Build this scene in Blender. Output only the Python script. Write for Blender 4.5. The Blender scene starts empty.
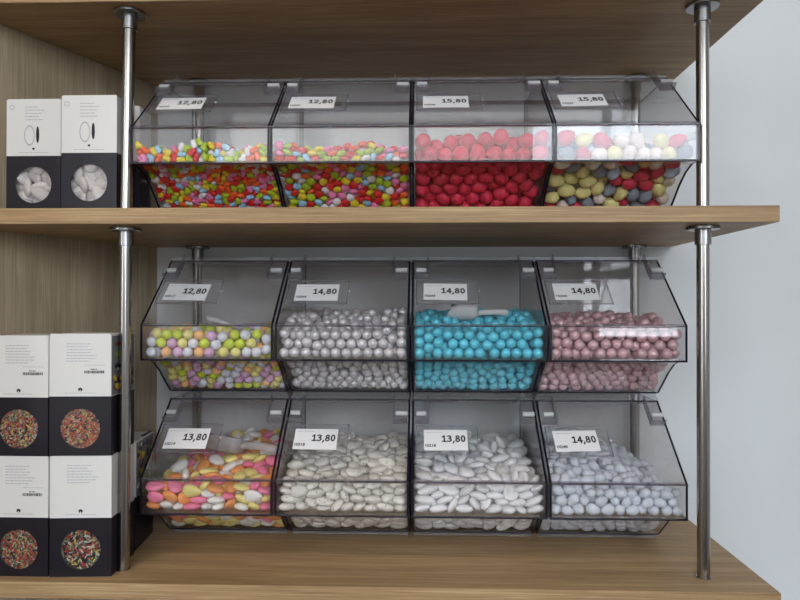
import bpy, bmesh, math, random
import numpy as np
from mathutils import Vector, Matrix, Euler, Quaternion
random.seed(7)
sc = bpy.context.scene
COL = sc.collection
PI = math.pi

# ------------------------------------------------------------------ materials
def new_mat(name):
    m = bpy.data.materials.new(name); m.use_nodes = True
    nt = m.node_tree; nt.nodes.clear()
    out = nt.nodes.new('ShaderNodeOutputMaterial')
    return m, nt, out

def lin(r, g, b):
    f = lambda c: c / 12.92 if c <= .04045 else ((c + .055) / 1.055) ** 2.4
    return (f(r / 255), f(g / 255), f(b / 255), 1)

def principled(name, col, rough=.5, metal=0, coat=0, noise=0, nscale=200, spec=.5, bump=0, bscale=300):
    m, nt, out = new_mat(name)
    p = nt.nodes.new('ShaderNodeBsdfPrincipled')
    p.inputs['Base Color'].default_value = col
    p.inputs['Roughness'].default_value = rough
    p.inputs['Metallic'].default_value = metal
    p.inputs['Coat Weight'].default_value = coat
    p.inputs['Coat Roughness'].default_value = .08
    p.inputs['Specular IOR Level'].default_value = spec
    tc = nt.nodes.new('ShaderNodeTexCoord')
    if noise:
        n = nt.nodes.new('ShaderNodeTexNoise'); n.inputs['Scale'].default_value = nscale; n.inputs['Detail'].default_value = 4
        nt.links.new(tc.outputs['Object'], n.inputs['Vector'])
        r = nt.nodes.new('ShaderNodeValToRGB')
        a = [c * (1 - noise) for c in col[:3]]; b = [min(1, c * (1 + noise)) for c in col[:3]]
        r.color_ramp.elements[0].color = (*a, 1); r.color_ramp.elements[1].color = (*b, 1)
        r.color_ramp.elements[0].position = .3; r.color_ramp.elements[1].position = .7
        nt.links.new(n.outputs['Fac'], r.inputs['Fac']); nt.links.new(r.outputs['Color'], p.inputs['Base Color'])
    if bump:
        n2 = nt.nodes.new('ShaderNodeTexNoise'); n2.inputs['Scale'].default_value = bscale; n2.inputs['Detail'].default_value = 3
        nt.links.new(tc.outputs['Object'], n2.inputs['Vector'])
        bp = nt.nodes.new('ShaderNodeBump'); bp.inputs['Strength'].default_value = bump; bp.inputs['Distance'].default_value = .001
        nt.links.new(n2.outputs['Fac'], bp.inputs['Height']); nt.links.new(bp.outputs['Normal'], p.inputs['Normal'])
    nt.links.new(p.outputs['BSDF'], out.inputs['Surface'])
    return m

def candy_mat(name, col, rough=.4, metal=0, coat=0, speck=None, speck_amt=.62, speck_scale=260, var=.08, spec=.45):
    """sugar shell; a little value change from piece to piece, optional dark specks"""
    m, nt, out = new_mat(name)
    p = nt.nodes.new('ShaderNodeBsdfPrincipled')
    p.inputs['Roughness'].default_value = rough; p.inputs['Metallic'].default_value = metal
    p.inputs['Coat Weight'].default_value = coat; p.inputs['Coat Roughness'].default_value = .12
    p.inputs['Specular IOR Level'].default_value = spec
    oi = nt.nodes.new('ShaderNodeObjectInfo'); tc = nt.nodes.new('ShaderNodeTexCoord')
    hs = nt.nodes.new('ShaderNodeHueSaturation'); hs.inputs['Color'].default_value = col
    mr = nt.nodes.new('ShaderNodeMapRange'); mr.inputs['To Min'].default_value = 1 - var; mr.inputs['To Max'].default_value = 1 + var
    nt.links.new(oi.outputs['Random'], mr.inputs['Value']); nt.links.new(mr.outputs['Result'], hs.inputs['Value'])
    src = hs.outputs['Color']
    if speck:
        ad = nt.nodes.new('ShaderNodeVectorMath'); ad.operation = 'ADD'
        nt.links.new(tc.outputs['Object'], ad.inputs[0]); nt.links.new(oi.outputs['Random'], ad.inputs[1])
        n = nt.nodes.new('ShaderNodeTexNoise'); n.inputs['Scale'].default_value = speck_scale; n.inputs['Detail'].default_value = 2
        nt.links.new(ad.outputs['Vector'], n.inputs['Vector'])
        r = nt.nodes.new('ShaderNodeValToRGB')
        r.color_ramp.elements[0].position = speck_amt; r.color_ramp.elements[1].position = speck_amt + .05
        r.color_ramp.elements[0].color = (0, 0, 0, 1); r.color_ramp.elements[1].color = (1, 1, 1, 1)
        nt.links.new(n.outputs['Fac'], r.inputs['Fac'])
        mx = nt.nodes.new('ShaderNodeMix'); mx.data_type = 'RGBA'
        nt.links.new(r.outputs['Color'], mx.inputs[0]); nt.links.new(src, mx.inputs[6]); mx.inputs[7].default_value = speck
        src = mx.outputs[2]
    nt.links.new(src, p.inputs['Base Color'])
    nt.links.new(p.outputs['BSDF'], out.inputs['Surface'])
    return m

def wood(name, dark, mid, light, axis, rough=.5, fine=1.0):
    m, nt, out = new_mat(name)
    p = nt.nodes.new('ShaderNodeBsdfPrincipled'); p.inputs['Roughness'].default_value = rough
    p.inputs['Specular IOR Level'].default_value = .35
    tc = nt.nodes.new('ShaderNodeTexCoord')
    def layer(s_long, s_cross, detail, rough_):
        mp = nt.nodes.new('ShaderNodeMapping')
        s = [s_cross] * 3; s[axis] = s_long
        mp.inputs['Scale'].default_value = s
        nt.links.new(tc.outputs['Object'], mp.inputs['Vector'])
        n = nt.nodes.new('ShaderNodeTexNoise'); n.inputs['Scale'].default_value = 1; n.inputs['Detail'].default_value = detail
        n.inputs['Roughness'].default_value = rough_; n.inputs['Distortion'].default_value = .6
        nt.links.new(mp.outputs['Vector'], n.inputs['Vector']); return n
    a = layer(2.2, 26 * fine, 6, .6); b = layer(9, 330 * fine, 4, .65)
    mx = nt.nodes.new('ShaderNodeMix'); mx.data_type = 'FLOAT'; mx.inputs[0].default_value = .6
    nt.links.new(a.outputs['Fac'], mx.inputs[2]); nt.links.new(b.outputs['Fac'], mx.inputs[3])
    r = nt.nodes.new('ShaderNodeValToRGB'); e = r.color_ramp.elements
    e[0].position = .36; e[0].color = dark; e[1].position = .64; e[1].color = light
    k = e.new(.5); k.color = mid
    nt.links.new(mx.outputs[0], r.inputs['Fac']); nt.links.new(r.outputs['Color'], p.inputs['Base Color'])
    bp = nt.nodes.new('ShaderNodeBump'); bp.inputs['Strength'].default_value = .25; bp.inputs['Distance'].default_value = .0006
    nt.links.new(b.outputs['Fac'], bp.inputs['Height']); nt.links.new(bp.outputs['Normal'], p.inputs['Normal'])
    nt.links.new(p.outputs['BSDF'], out.inputs['Surface'])
    return m

def clear_plastic(name, tint, haze=.03, rough=.02, ior=1.5, edge=None):
    """clear thin sheet: lets light straight through, mirrors at the Fresnel rate, carries a trace of dusty haze"""
    m, nt, out = new_mat(name)
    tr = nt.nodes.new('ShaderNodeBsdfTransparent'); tr.inputs['Color'].default_value = (*tint, 1)
    gl = nt.nodes.new('ShaderNodeBsdfGlossy'); gl.inputs['Roughness'].default_value = rough
    df = nt.nodes.new('ShaderNodeBsdfDiffuse'); df.inputs['Color'].default_value = (.8, .79, .79, 1)
    fr = nt.nodes.new('ShaderNodeFresnel'); fr.inputs['IOR'].default_value = ior
    geo = nt.nodes.new('ShaderNodeNewGeometry')
    # same reflectance from both sides of the sheet
    m1 = nt.nodes.new('ShaderNodeMixShader'); m1.inputs[0].default_value = haze
    m2 = nt.nodes.new('ShaderNodeMixShader')
    ly = nt.nodes.new('ShaderNodeLayerWeight'); ly.inputs['Blend'].default_value = .5
    # schlick from facing: f0 + (1-f0) * facing^5
    pw = nt.nodes.new('ShaderNodeMath'); pw.operation = 'POWER'; pw.inputs[1].default_value = 5
    nt.links.new(ly.outputs['Facing'], pw.inputs[0])
    f0 = ((ior - 1) / (ior + 1)) ** 2
    mu = nt.nodes.new('ShaderNodeMath'); mu.operation = 'MULTIPLY_ADD'; mu.inputs[1].default_value = 1 - f0; mu.inputs[2].default_value = f0
    nt.links.new(pw.outputs[0], mu.inputs[0])
    nt.links.new(tr.outputs[0], m1.inputs[1]); nt.links.new(df.outputs[0], m1.inputs[2])
    nt.links.new(mu.outputs[0], m2.inputs[0]); nt.links.new(m1.outputs[0], m2.inputs[1]); nt.links.new(gl.outputs[0], m2.inputs[2])
    nt.links.new(m2.outputs[0], out.inputs['Surface'])
    return m

M = {}
M['oak'] = wood('light oak board', lin(138, 110, 77), lin(166, 136, 99), lin(192, 164, 124), 0, fine=1.5)
M['panel'] = wood('grey oak panel', lin(144, 129, 105), lin(165, 149, 124), lin(187, 170, 144), 2, rough=.55, fine=1.3)
M['wall'] = principled('white painted wall', lin(224, 228, 231), .85, noise=.015, nscale=6, bump=.08, bscale=500)
M['plaster'] = principled('shop plaster', lin(205, 200, 192), .9)
M['floor'] = principled('shop floor', lin(84, 76, 68), .6, noise=.1, nscale=8)
M['steel'] = principled('satin steel', (.36, .345, .33, 1), .2, 1)
M['steel_dark'] = principled('dark steel fitting', (.3, .3, .3, 1), .26, 1)
M['frame'] = principled('window frame', lin(60, 60, 64), .4)
M['clear'] = clear_plastic('clear plastic sheet', (.974, .968, .966), .006)
M['clear_lid'] = clear_plastic('clear lid sheet', (.968, .96, .958), .01)
M['tint'] = principled('dark plastic edge', (.011, .009, .018, 1), .2, spec=.3)
M['rim'] = clear_plastic('plastic rim', (.45, .42, .48), .06, .06)
M['hinge'] = clear_plastic('hinge plastic', (.86, .85, .88), .07, .05)
M['hinge_edge'] = clear_plastic('hinge edge plastic', (.68, .66, .7), .1, .05)
M['frost'] = clear_plastic('frosted plastic', (.8, .8, .84), .6, .2)
M['scoop'] = clear_plastic('milky scoop plastic', (.86, .87, .9), .85, .2)
M['scoop_clear'] = clear_plastic('translucent scoop plastic', (.88, .88, .9), .34, .1)
M['film'] = clear_plastic('shrink film', (.98, .98, .98), .02, .04)
M['card'] = principled('white price card', lin(232, 230, 232), .6)
M['ink'] = principled('black ink', (.012, .012, .016, 1), .6)
M['ink_grey'] = principled('grey ink', lin(178, 178, 184), .7)
M['box_white'] = principled('white carton', lin(226, 224, 222), .45, coat=.25)
M['box_dark'] = principled('dark plum carton', lin(24, 19, 30), .4, coat=.2, spec=.35)
M['box_in'] = principled('carton inside', lin(70, 64, 60), .8)
M['photo_grey'] = principled('photo grey', lin(120, 118, 122), .5, coat=.2)
M['photo_green'] = principled('photo green', lin(150, 172, 40), .5, coat=.2)
M['photo_yellow'] = principled('photo yellow', lin(222, 186, 60), .5, coat=.2)
M['photo_red'] = principled('photo red', lin(120, 52, 52), .5, coat=.2)

CAND = {}
def cm(key, *a, **k): CAND[key] = candy_mat(key.replace('_', ' '), *a, **k)
cm('red', lin(222, 28, 34), .32, coat=.2); cm('orange', lin(246, 98, 28), .32, coat=.2); cm('yellow', lin(240, 220, 50), .32, coat=.2)
cm('lime', lin(176, 206, 34), .32, coat=.2); cm('pink', lin(240, 132, 186), .32, coat=.2); cm('white', lin(238, 236, 240), .32, coat=.2); cm('light blue', lin(158, 208, 242), .32, coat=.2)
DK = lin(70, 40, 38)
cm('egg raspberry', lin(222, 40, 78), .5, var=.14, speck=lin(180, 22, 50), speck_amt=.6, speck_scale=180)
cm('egg red', lin(206, 48, 78), .5, speck=DK, speck_amt=.74, var=.12); cm('egg pale yellow', lin(232, 222, 150), .5, speck=DK, speck_amt=.74)
cm('egg slate', lin(124, 132, 146), .5, speck=DK, speck_amt=.72, var=.15); cm('egg cream', lin(232, 218, 208), .5, speck=DK, speck_amt=.72); cm('egg blue', lin(180, 196, 220), .5, speck=DK, speck_amt=.75)
cm('ball white', lin(226, 228, 240), .45); cm('ball lilac', lin(222, 176, 214), .45); cm('ball yellow', lin(238, 228, 140), .45); cm('ball lime', lin(206, 222, 60), .45); cm('ball apricot', lin(250, 192, 128), .45)
cm('pearl white', lin(222, 220, 223), .26, metal=.25, coat=.3, var=.05)
cm('pearl blue', lin(98, 216, 240), .27, metal=.12, coat=.3, var=.06)
cm('pearl pink', lin(222, 182, 189), .26, metal=.22, coat=.3, var=.06)
cm('boxed almond', lin(214, 205, 204), .35, coat=.3, var=.1); cm('almond white', lin(238, 236, 232), .42); cm('almond pink', lin(244, 134, 168), .4); cm('almond yellow', lin(242, 228, 142), .4); cm('almond orange', lin(240, 158, 92), .4)
cm('almond speckled', lin(238, 234, 226), .45, speck=lin(70, 42, 36), speck_amt=.645, speck_scale=330)
cm('almond bright', lin(243, 243, 245), .42); cm('dragee grey', lin(219, 225, 235), .4, var=.05)

# ------------------------------------------------------------------ mesh helper
class MB:
    def __init__(s): s.v = []; s.f = []; s.m = []; s.sm = []; s.mats = []
    def mi(s, key):
        if key not in s.mats: s.mats.append(key)
        return s.mats.index(key)
    def add(s, verts, faces, mat, smooth=False, mtx=None):
        b = len(s.v)
        for c in verts: s.v.append(tuple(mtx @ Vector(c)) if mtx else tuple(c))
        k = s.mi(mat) if isinstance(mat, str) else None
        for i, f in enumerate(faces):
            s.f.append([b + j for j in f]); s.m.append(k if k is not None else s.mi(mat[i])); s.sm.append(smooth)
    def box(s, x0, x1, y0, y1, z0, z1, mat, bev=0, mtx=None):
        if bev:
            bm = bmesh.new(); bmesh.ops.create_cube(bm, size=1)
            for v in bm.verts: v.co = ((x0 + x1) / 2 + v.co.x * (x1 - x0), (y0 + y1) / 2 + v.co.y * (y1 - y0), (z0 + z1) / 2 + v.co.z * (z1 - z0))
            bmesh.ops.bevel(bm, geom=bm.edges[:], offset=bev, segments=2, profile=.5, affect='EDGES')
            s.bm(bm, mat, mtx=mtx); return
        s.add([(x, y, z) for z in (z0, z1) for x, y in ((x0, y0), (x1, y0), (x1, y1), (x0, y1))],
              [[0, 3, 2, 1], [4, 5, 6, 7], [0, 1, 5, 4], [1, 2, 6, 5], [2, 3, 7, 6], [3, 0, 4, 7]], mat, mtx=mtx)
    def bm(s, bm, mat, smooth=False, mtx=None):
        bm.verts.index_update()
        s.add([v.co.copy() for v in bm.verts], [[v.index for v in f.verts] for f in bm.faces], mat, smooth, mtx); bm.free()
    def prism(s, pts, x0, x1, side, edge, mtx=None):
        """(y, z) outline extruded along x; side = the two caps, edge = the outline's faces"""
        n = len(pts)
        ar = sum(pts[i][0] * pts[(i + 1) % n][1] - pts[(i + 1) % n][0] * pts[i][1] for i in range(n))
        if ar < 0: pts = pts[::-1]
        v = [(x0, *p) for p in pts] + [(x1, *p) for p in pts]
        f = [list(range(n))[::-1], list(range(n, 2 * n))] + [[i, (i + 1) % n, n + (i + 1) % n, n + i] for i in range(n)]
        s.add(v, f, [side, side] + [edge] * n, mtx=mtx)
    def sheet(s, pts, t, x0, x1, mat, edge=None):
        """a polyline in (y, z) thickened by t and extruded along x"""
        P = [Vector(p) for p in pts]; N = []
        for i in range(len(P)):
            d = (P[min(i + 1, len(P) - 1)] - P[max(i - 1, 0)]).normalized(); N.append(Vector((-d.y, d.x)))
        top = [p + n * t for p, n in zip(P, N)]
        s.prism([tuple(p) for p in P] + [tuple(p) for p in top[::-1]], x0, x1, edge or mat, mat)
    def lathe(s, prof, seg, mat, mtx=None, smooth=True):
        # every band of the profile keeps its own vertices, so edges between bands stay crisp
        for (r0, z0), (r1, z1) in zip(prof, prof[1:]):
            v = []
            for k in range(seg):
                c, q = math.cos(2 * PI * k / seg), math.sin(2 * PI * k / seg); v += [(r0 * c, r0 * q, z0), (r1 * c, r1 * q, z1)]
            s.add(v, [[2 * k, 2 * ((k + 1) % seg), 2 * ((k + 1) % seg) + 1, 2 * k + 1] for k in range(seg)], mat, smooth, mtx)
        for (r0, z0), up in ((prof[0], False), (prof[-1], True)):
            if r0 > 1e-6:
                f = list(range(seg)); s.add([(r0 * math.cos(2 * PI * k / seg), r0 * math.sin(2 * PI * k / seg), z0) for k in f], [f if up else f[::-1]], mat, False, mtx)
    def tube(s, path, r, mat, seg=12, cap=True):
        P = [Vector(p) for p in path]; v = []; f = []; rr = r if isinstance(r, (list, tuple)) else [r] * len(P)
        up = Vector((0, 0, 1))
        for i, p in enumerate(P):
            d = (P[min(i + 1, len(P) - 1)] - P[max(i - 1, 0)]).normalized()
            a = d.cross(up if abs(d.z) < .9 else Vector((1, 0, 0))).normalized(); b = a.cross(d)
            for k in range(seg):
                t = 2 * PI * k / seg; v.append(p + (a * math.cos(t) + b * math.sin(t)) * rr[i])
        for i in range(len(P) - 1):
            for k in range(seg):
                f.append([i * seg + k, i * seg + (k + 1) % seg, (i + 1) * seg + (k + 1) % seg, (i + 1) * seg + k])
        if cap: f.append(list(range(seg))); f.append([(len(P) - 1) * seg + k for k in range(seg)][::-1])
        s.add(v, f, mat, True)
    def disc(s, cx, cz, rx, rz, y, mat, seg=24, t=.0003, mtx=None):
        """a printed oval on a plane facing -y"""
        v = [(cx + rx * math.cos(2 * PI * k / seg), yy, cz + rz * math.sin(2 * PI * k / seg)) for yy in (y, y - t) for k in range(seg)]
        f = [list(range(seg, 2 * seg))] + [[k, (k + 1) % seg, seg + (k + 1) % seg, seg + k] for k in range(seg)]
        s.add(v, f, mat, mtx=mtx)
    def build(s, name, parent=None, loc=None, rot=None, autosmooth=False):
        me = bpy.data.meshes.new(name); me.from_pydata(s.v, [], s.f)
        for k in s.mats: me.materials.append(M.get(k) or CAND[k])
        me.polygons.foreach_set('material_index', s.m); me.polygons.foreach_set('use_smooth', s.sm)
        me.update()
        o = bpy.data.objects.new(name, me); COL.objects.link(o)
        if parent: o.parent = parent
        if loc is not None: o.location = loc
        if rot is not None: o.rotation_euler = rot
        return o

def tag(o, label=None, cat=None, group=None, kind=None):
    if label: o['label'] = label
    if cat: o['category'] = cat
    if group: o['group'] = group
    if kind: o['kind'] = kind
    return o
def empty(name, loc, rz=0):
    o = bpy.data.objects.new(name, None); COL.objects.link(o); o.location = loc; o.rotation_euler = (0, 0, rz); o.empty_display_size = .03
    return o
def struct(mb, name): return tag(mb.build(name), kind='structure')
def copy_tree(o, parent=None, skip=()):
    c = o.copy(); COL.objects.link(c)
    if parent: c.parent = parent
    for ch in list(o.children):
        if ch.name.split('.')[0] not in skip: copy_tree(ch, c, skip)
    return c

_txt = {}
def text_mesh(body, size, offset=0.0):
    """lettering as flat faces in the xy plane, origin at its left end on the base line"""
    k = (body, size, offset)
    if k in _txt: return _txt[k]
    cu = bpy.data.curves.new('t', 'FONT'); cu.body = body; cu.size = size; cu.offset = offset; cu.resolution_u = 4
    o = bpy.data.objects.new('t', cu); COL.objects.link(o)
    dg = bpy.context.evaluated_depsgraph_get()
    me = bpy.data.meshes.new_from_object(o.evaluated_get(dg))
    r = ([v.co.copy() for v in me.vertices], [list(p.vertices) for p in me.polygons])
    bpy.data.objects.remove(o); bpy.data.curves.remove(cu); bpy.data.meshes.remove(me)
    _txt[k] = r; return r

def _oval(cx, cy, rx, ry): return [(cx + rx * math.sin(2 * PI * k / 18), cy + ry * math.cos(2 * PI * k / 18)) for k in range(19)]
STROKES = {'1': [[(.1, .74), (.34, .92), (.34, .09)], [(.1, .09), (.57, .09)]],
 '2': [[(.08, .74), (.15, .87), (.3, .92), (.45, .86), (.5, .71), (.43, .54), (.1, .1), (.55, .1)]],
 '3': [[(.08, .85), (.28, .92), (.46, .84), (.46, .66), (.24, .54)], [(.24, .54), (.48, .42), (.5, .22), (.3, .07), (.07, .13)]],
 '4': [[(.43, .0), (.43, .92), (.06, .3), (.58, .3)]],
 '5': [[(.5, .91), (.14, .91), (.12, .56), (.3, .6), (.48, .5), (.5, .25), (.34, .08), (.08, .12)]],
 '8': [_oval(.3, .72, .17, .2), _oval(.3, .28, .21, .21)], '0': [_oval(.3, .5, .2, .43)], ',': [[(.17, .1), (.08, -.16)]]}
def bold_number(body, h, t):
    """bold figures drawn as strokes in the xy plane: verts, faces and total width"""
    V = []; F = []; x = 0
    for ch in body:
        for line in STROKES[ch]:
            for (ax, ay), (bx, by) in zip(line, line[1:]):
                dx, dy = bx - ax, by - ay; l = math.hypot(dx, dy); nx, ny = -dy / l * t / 2, dx / l * t / 2
                k = len(V); V += [((x + ax + nx) * h, (ay + ny) * h, 0), ((x + ax - nx) * h, (ay - ny) * h, 0), ((x + bx - nx) * h, (by - ny) * h, 0), ((x + bx + nx) * h, (by + ny) * h, 0)]; F.append([k, k + 1, k + 2, k + 3])
            for px, py in line:
                k = len(V); V += [((x + px + t / 2 * math.cos(PI * j / 4)) * h, (py + t / 2 * math.sin(PI * j / 4)) * h, 0) for j in range(8)]; F.append(list(range(k, k + 8)))
        x += .34 if ch == ',' else .68
    return V, F, (x - .06) * h

# ------------------------------------------------------------------ the shop
WY = 1.0888                      # face of the white wall behind the shelves
b = MB(); b.box(-2.4, 2.9, WY, WY + .1, -1.5, 1.9, 'wall'); struct(b, 'wall_back')
b = MB(); b.box(-2.4, 2.9, -2.8, WY + .1, -1.6, -1.5, 'floor'); struct(b, 'floor')
b = MB(); b.box(-2.4, 2.9, -2.8, WY + .1, 1.9, 2.0, 'plaster'); struct(b, 'ceiling')
b = MB(); b.box(2.9, 3.0, -2.8, WY + .1, -1.6, 2.0, 'plaster'); struct(b, 'wall_right')
# grey oak panel standing at a slant at the left end of the shelves
pd = Vector((.1108, .25)).normalized(); pn = Vector((pd.y, -pd.x))
pA = Vector((-.4555, 1.0885)); pB = pA - pd * 1.0
b = MB()
q = [pA, pB, pB - pn * .02, pA - pn * .02]
b.add([(p.x, p.y, z) for z in (-1.5, 1.9) for p in q], [[0, 1, 2, 3], [7, 6, 5, 4], [0, 4, 5, 1], [1, 5, 6, 2], [2, 6, 7, 3], [3, 7, 4, 0]], 'panel')
struct(b, 'wall_left')
# street side behind the photographer: two big openings
WIN = [(-1.5, 2.2, .30, 1.7), (1.2, 1.95, -.27, .25)]
b = MB(); Y0, Y1 = -2.9, -2.8
for x0, x1, z0, z1 in ((-2.4, -1.5, -1.5, 1.9), (2.2, 2.9, -1.5, 1.9), (-1.5, 2.2, 1.7, 1.9), (-1.5, 2.2, .25, .30), (-1.5, 1.2, -1.5, .25), (1.2, 1.95, -1.5, -.27), (1.95, 2.2, -1.5, .25)):
    b.box(x0, x1, Y0, Y1, z0, z1, 'plaster')
struct(b, 'wall_front')
for i, (x0, x1, z0, z1) in enumerate(WIN):
    b = MB(); t = .05
    b.box(x0, x1, Y0 + .02, Y1 + .01, z0, z0 + t, 'frame'); b.box(x0, x1, Y0 + .02, Y1 + .01, z1 - t, z1, 'frame')
    b.box(x0, x0 + t, Y0 + .02, Y1 + .01, z0 + t, z1 - t, 'frame'); b.box(x1 - t, x1, Y0 + .02, Y1 + .01, z0 + t, z1 - t, 'frame')
    struct(b, 'window_%d' % (i + 1))
SWY0, SWY1 = -2.6, -1.7              # opening added in the side wall to put a bright streak on the posts
b = MB(); b.box(-2.5, -2.4, -2.8, SWY0, -1.6, 2.0, 'plaster'); b.box(-2.5, -2.4, SWY1, WY + .1, -1.6, 2.0, 'plaster')
b.box(-2.5, -2.4, SWY0, SWY1, -1.6, -.9, 'plaster'); b.box(-2.5, -2.4, SWY0, SWY1, 1.7, 2.0, 'plaster'); struct(b, 'wall_side')
b = MB()
for za, zb in ((-.9, -.85), (1.65, 1.7)): b.box(-2.48, -2.39, SWY0, SWY1, za, zb, 'frame')
for ya, yb in ((SWY0, SWY0 + .05), (SWY1 - .05, SWY1)): b.box(-2.48, -2.39, ya, yb, -.85, 1.65, 'frame')
struct(b, 'window_3')
b = MB(); b.box(-7, 2.4, -14, -12, -1.6, 5.5, 'plaster'); struct(b, 'added_sky_blocker')  # unseen facade added to dim the sky reflected in all but the right bins
b = MB(); b.box(-20, 20, -14, -2.9, -1.7, -1.6, 'floor'); struct(b, 'street')

# ------------------------------------------------------------------ shelves
SF, SR, SX = .7674, 1.0885, .4272
def shelf(z0, z1, label, SF=SF):
    xl = lambda y: pA.x + (y - pA.y) * pd.x / pd.y + .0005
    bm = bmesh.new()
    P = [(xl(SF), SF), (SX, SF), (SX, SR), (xl(SR), SR)]
    lo = [bm.verts.new((x, y, z0)) for x, y in P]; hi = [bm.verts.new((x, y, z1)) for x, y in P]
    bm.faces.new(lo[::-1]); bm.faces.new(hi)
    for i in range(4): bm.faces.new([lo[i], lo[(i + 1) % 4], hi[(i + 1) % 4], hi[i]])
    bmesh.ops.bevel(bm, geom=bm.edges[:], offset=.0007, segments=1, affect='EDGES')
    b = MB(); b.bm(bm, 'oak'); o = b.build('shelf')
    # the origin goes to the board's middle so that it reads as a board of its own
    c = Vector(((xl(SF) + SX) / 2, (SF + SR) / 2, z0))
    o.data.transform(Matrix.Translation(-c)); o.location = c
    return tag(o, label, 'shelf', 'oak shelf boards')
ZU, ZMB, ZMT, ZB = .379, .0992, .1188, -.3403
shelf(ZU, ZU + .0196, 'uppermost oak shelf board, dark underside seen above the top row of bins', .780)
shelf(ZMB, ZMT, 'middle oak shelf board carrying the single top row of bins')
shelf(ZB - .0196, ZB, 'lowest oak shelf board under the two stacked rows of bins')

# ------------------------------------------------------------------ posts
def post(x0, x1, y, z0, z1, label):
    """x0 at the foot, x1 at the head: hand-fitted posts are a hair off plumb"""
    root = empty('shelf_post', (x0, y, z0)); H = z1 - z0
    tag(root, label, 'post', 'steel shelf posts')
    top = Vector((x1 - x0, 0, H))
    rot = Vector((0, 0, 1)).rotation_difference(top.normalized()).to_matrix().to_4x4(); L = top.length
    b = MB(); b.lathe([(.0088, 0), (.0088, .0016), (.0077, .0018), (.0077, L - .012)], 40, 'steel', rot); b.build('tube', root)
    b = MB(); b.lathe([(.0081, L - .0235), (.0097, L - .0232), (.0097, L - .004), (.0085, L - .004)], 40, 'steel_dark', rot); b.build('collar', root)
    b = MB(); b.lathe([(.0085, L - .0048), (.019, L - .0046), (.0198, L - .0038), (.0198, L - .0006), (.019, L)], 44, 'steel_dark', Matrix.Translation((x1 - x0, 0, H - L))); b.build('flange', root)
    return root
FY, RY = .8099, 1.0665
post(-.3816, -.3802, FY, ZB, ZMB, 'front left steel post below the middle shelf, beside the stacked cartons')
post(-.3800, -.3763, FY, ZMT, ZU, 'front left steel post above the middle shelf, beside the almond cartons')
post(.3552, .3556, FY, ZB, ZMB, 'front right steel post standing on the lowest shelf')
post(.3556, .3556, FY, ZMT, ZU, 'front right steel post standing on the middle shelf')
post(-.3770, -.3770, RY, ZB, ZMB, 'rear left steel post behind the two lower rows of bins')
post(-.3745, -.3745, RY, ZMT, ZU, 'rear left steel post behind the top row of bins')
post(.3560, .3560, RY, ZB, ZMB, 'rear right steel post behind the two lower rows of bins')
post(.3580, .3580, RY, ZMT, ZU, 'rear right steel post behind the top row of bins')

# ------------------------------------------------------------------ candy bins
HW = .0893; T = .0030; BD = .2172
CURVE = [(0, .0551), (.020, .0545), (.040, .0475), (.060, .0345), (.080, .0172), (.1009, 0)]
LT, TY, TZ = .1014, .1028, .1935
def lid_frame():
    """lid plane: origin at its lower edge, x along the bin, y up the slope, z out of it"""
    d = Vector((0, TY, TZ - LT)).normalized(); n = Vector((0, -d.z, d.y))
    m = Matrix.Identity(4); m.col[0][:3] = (1, 0, 0); m.col[1][:3] = d; m.col[2][:3] = n; m.col[3][:3] = (0, 0, LT)
    return m, math.hypot(TY, TZ - LT)
LM, LL = lid_frame()

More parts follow.
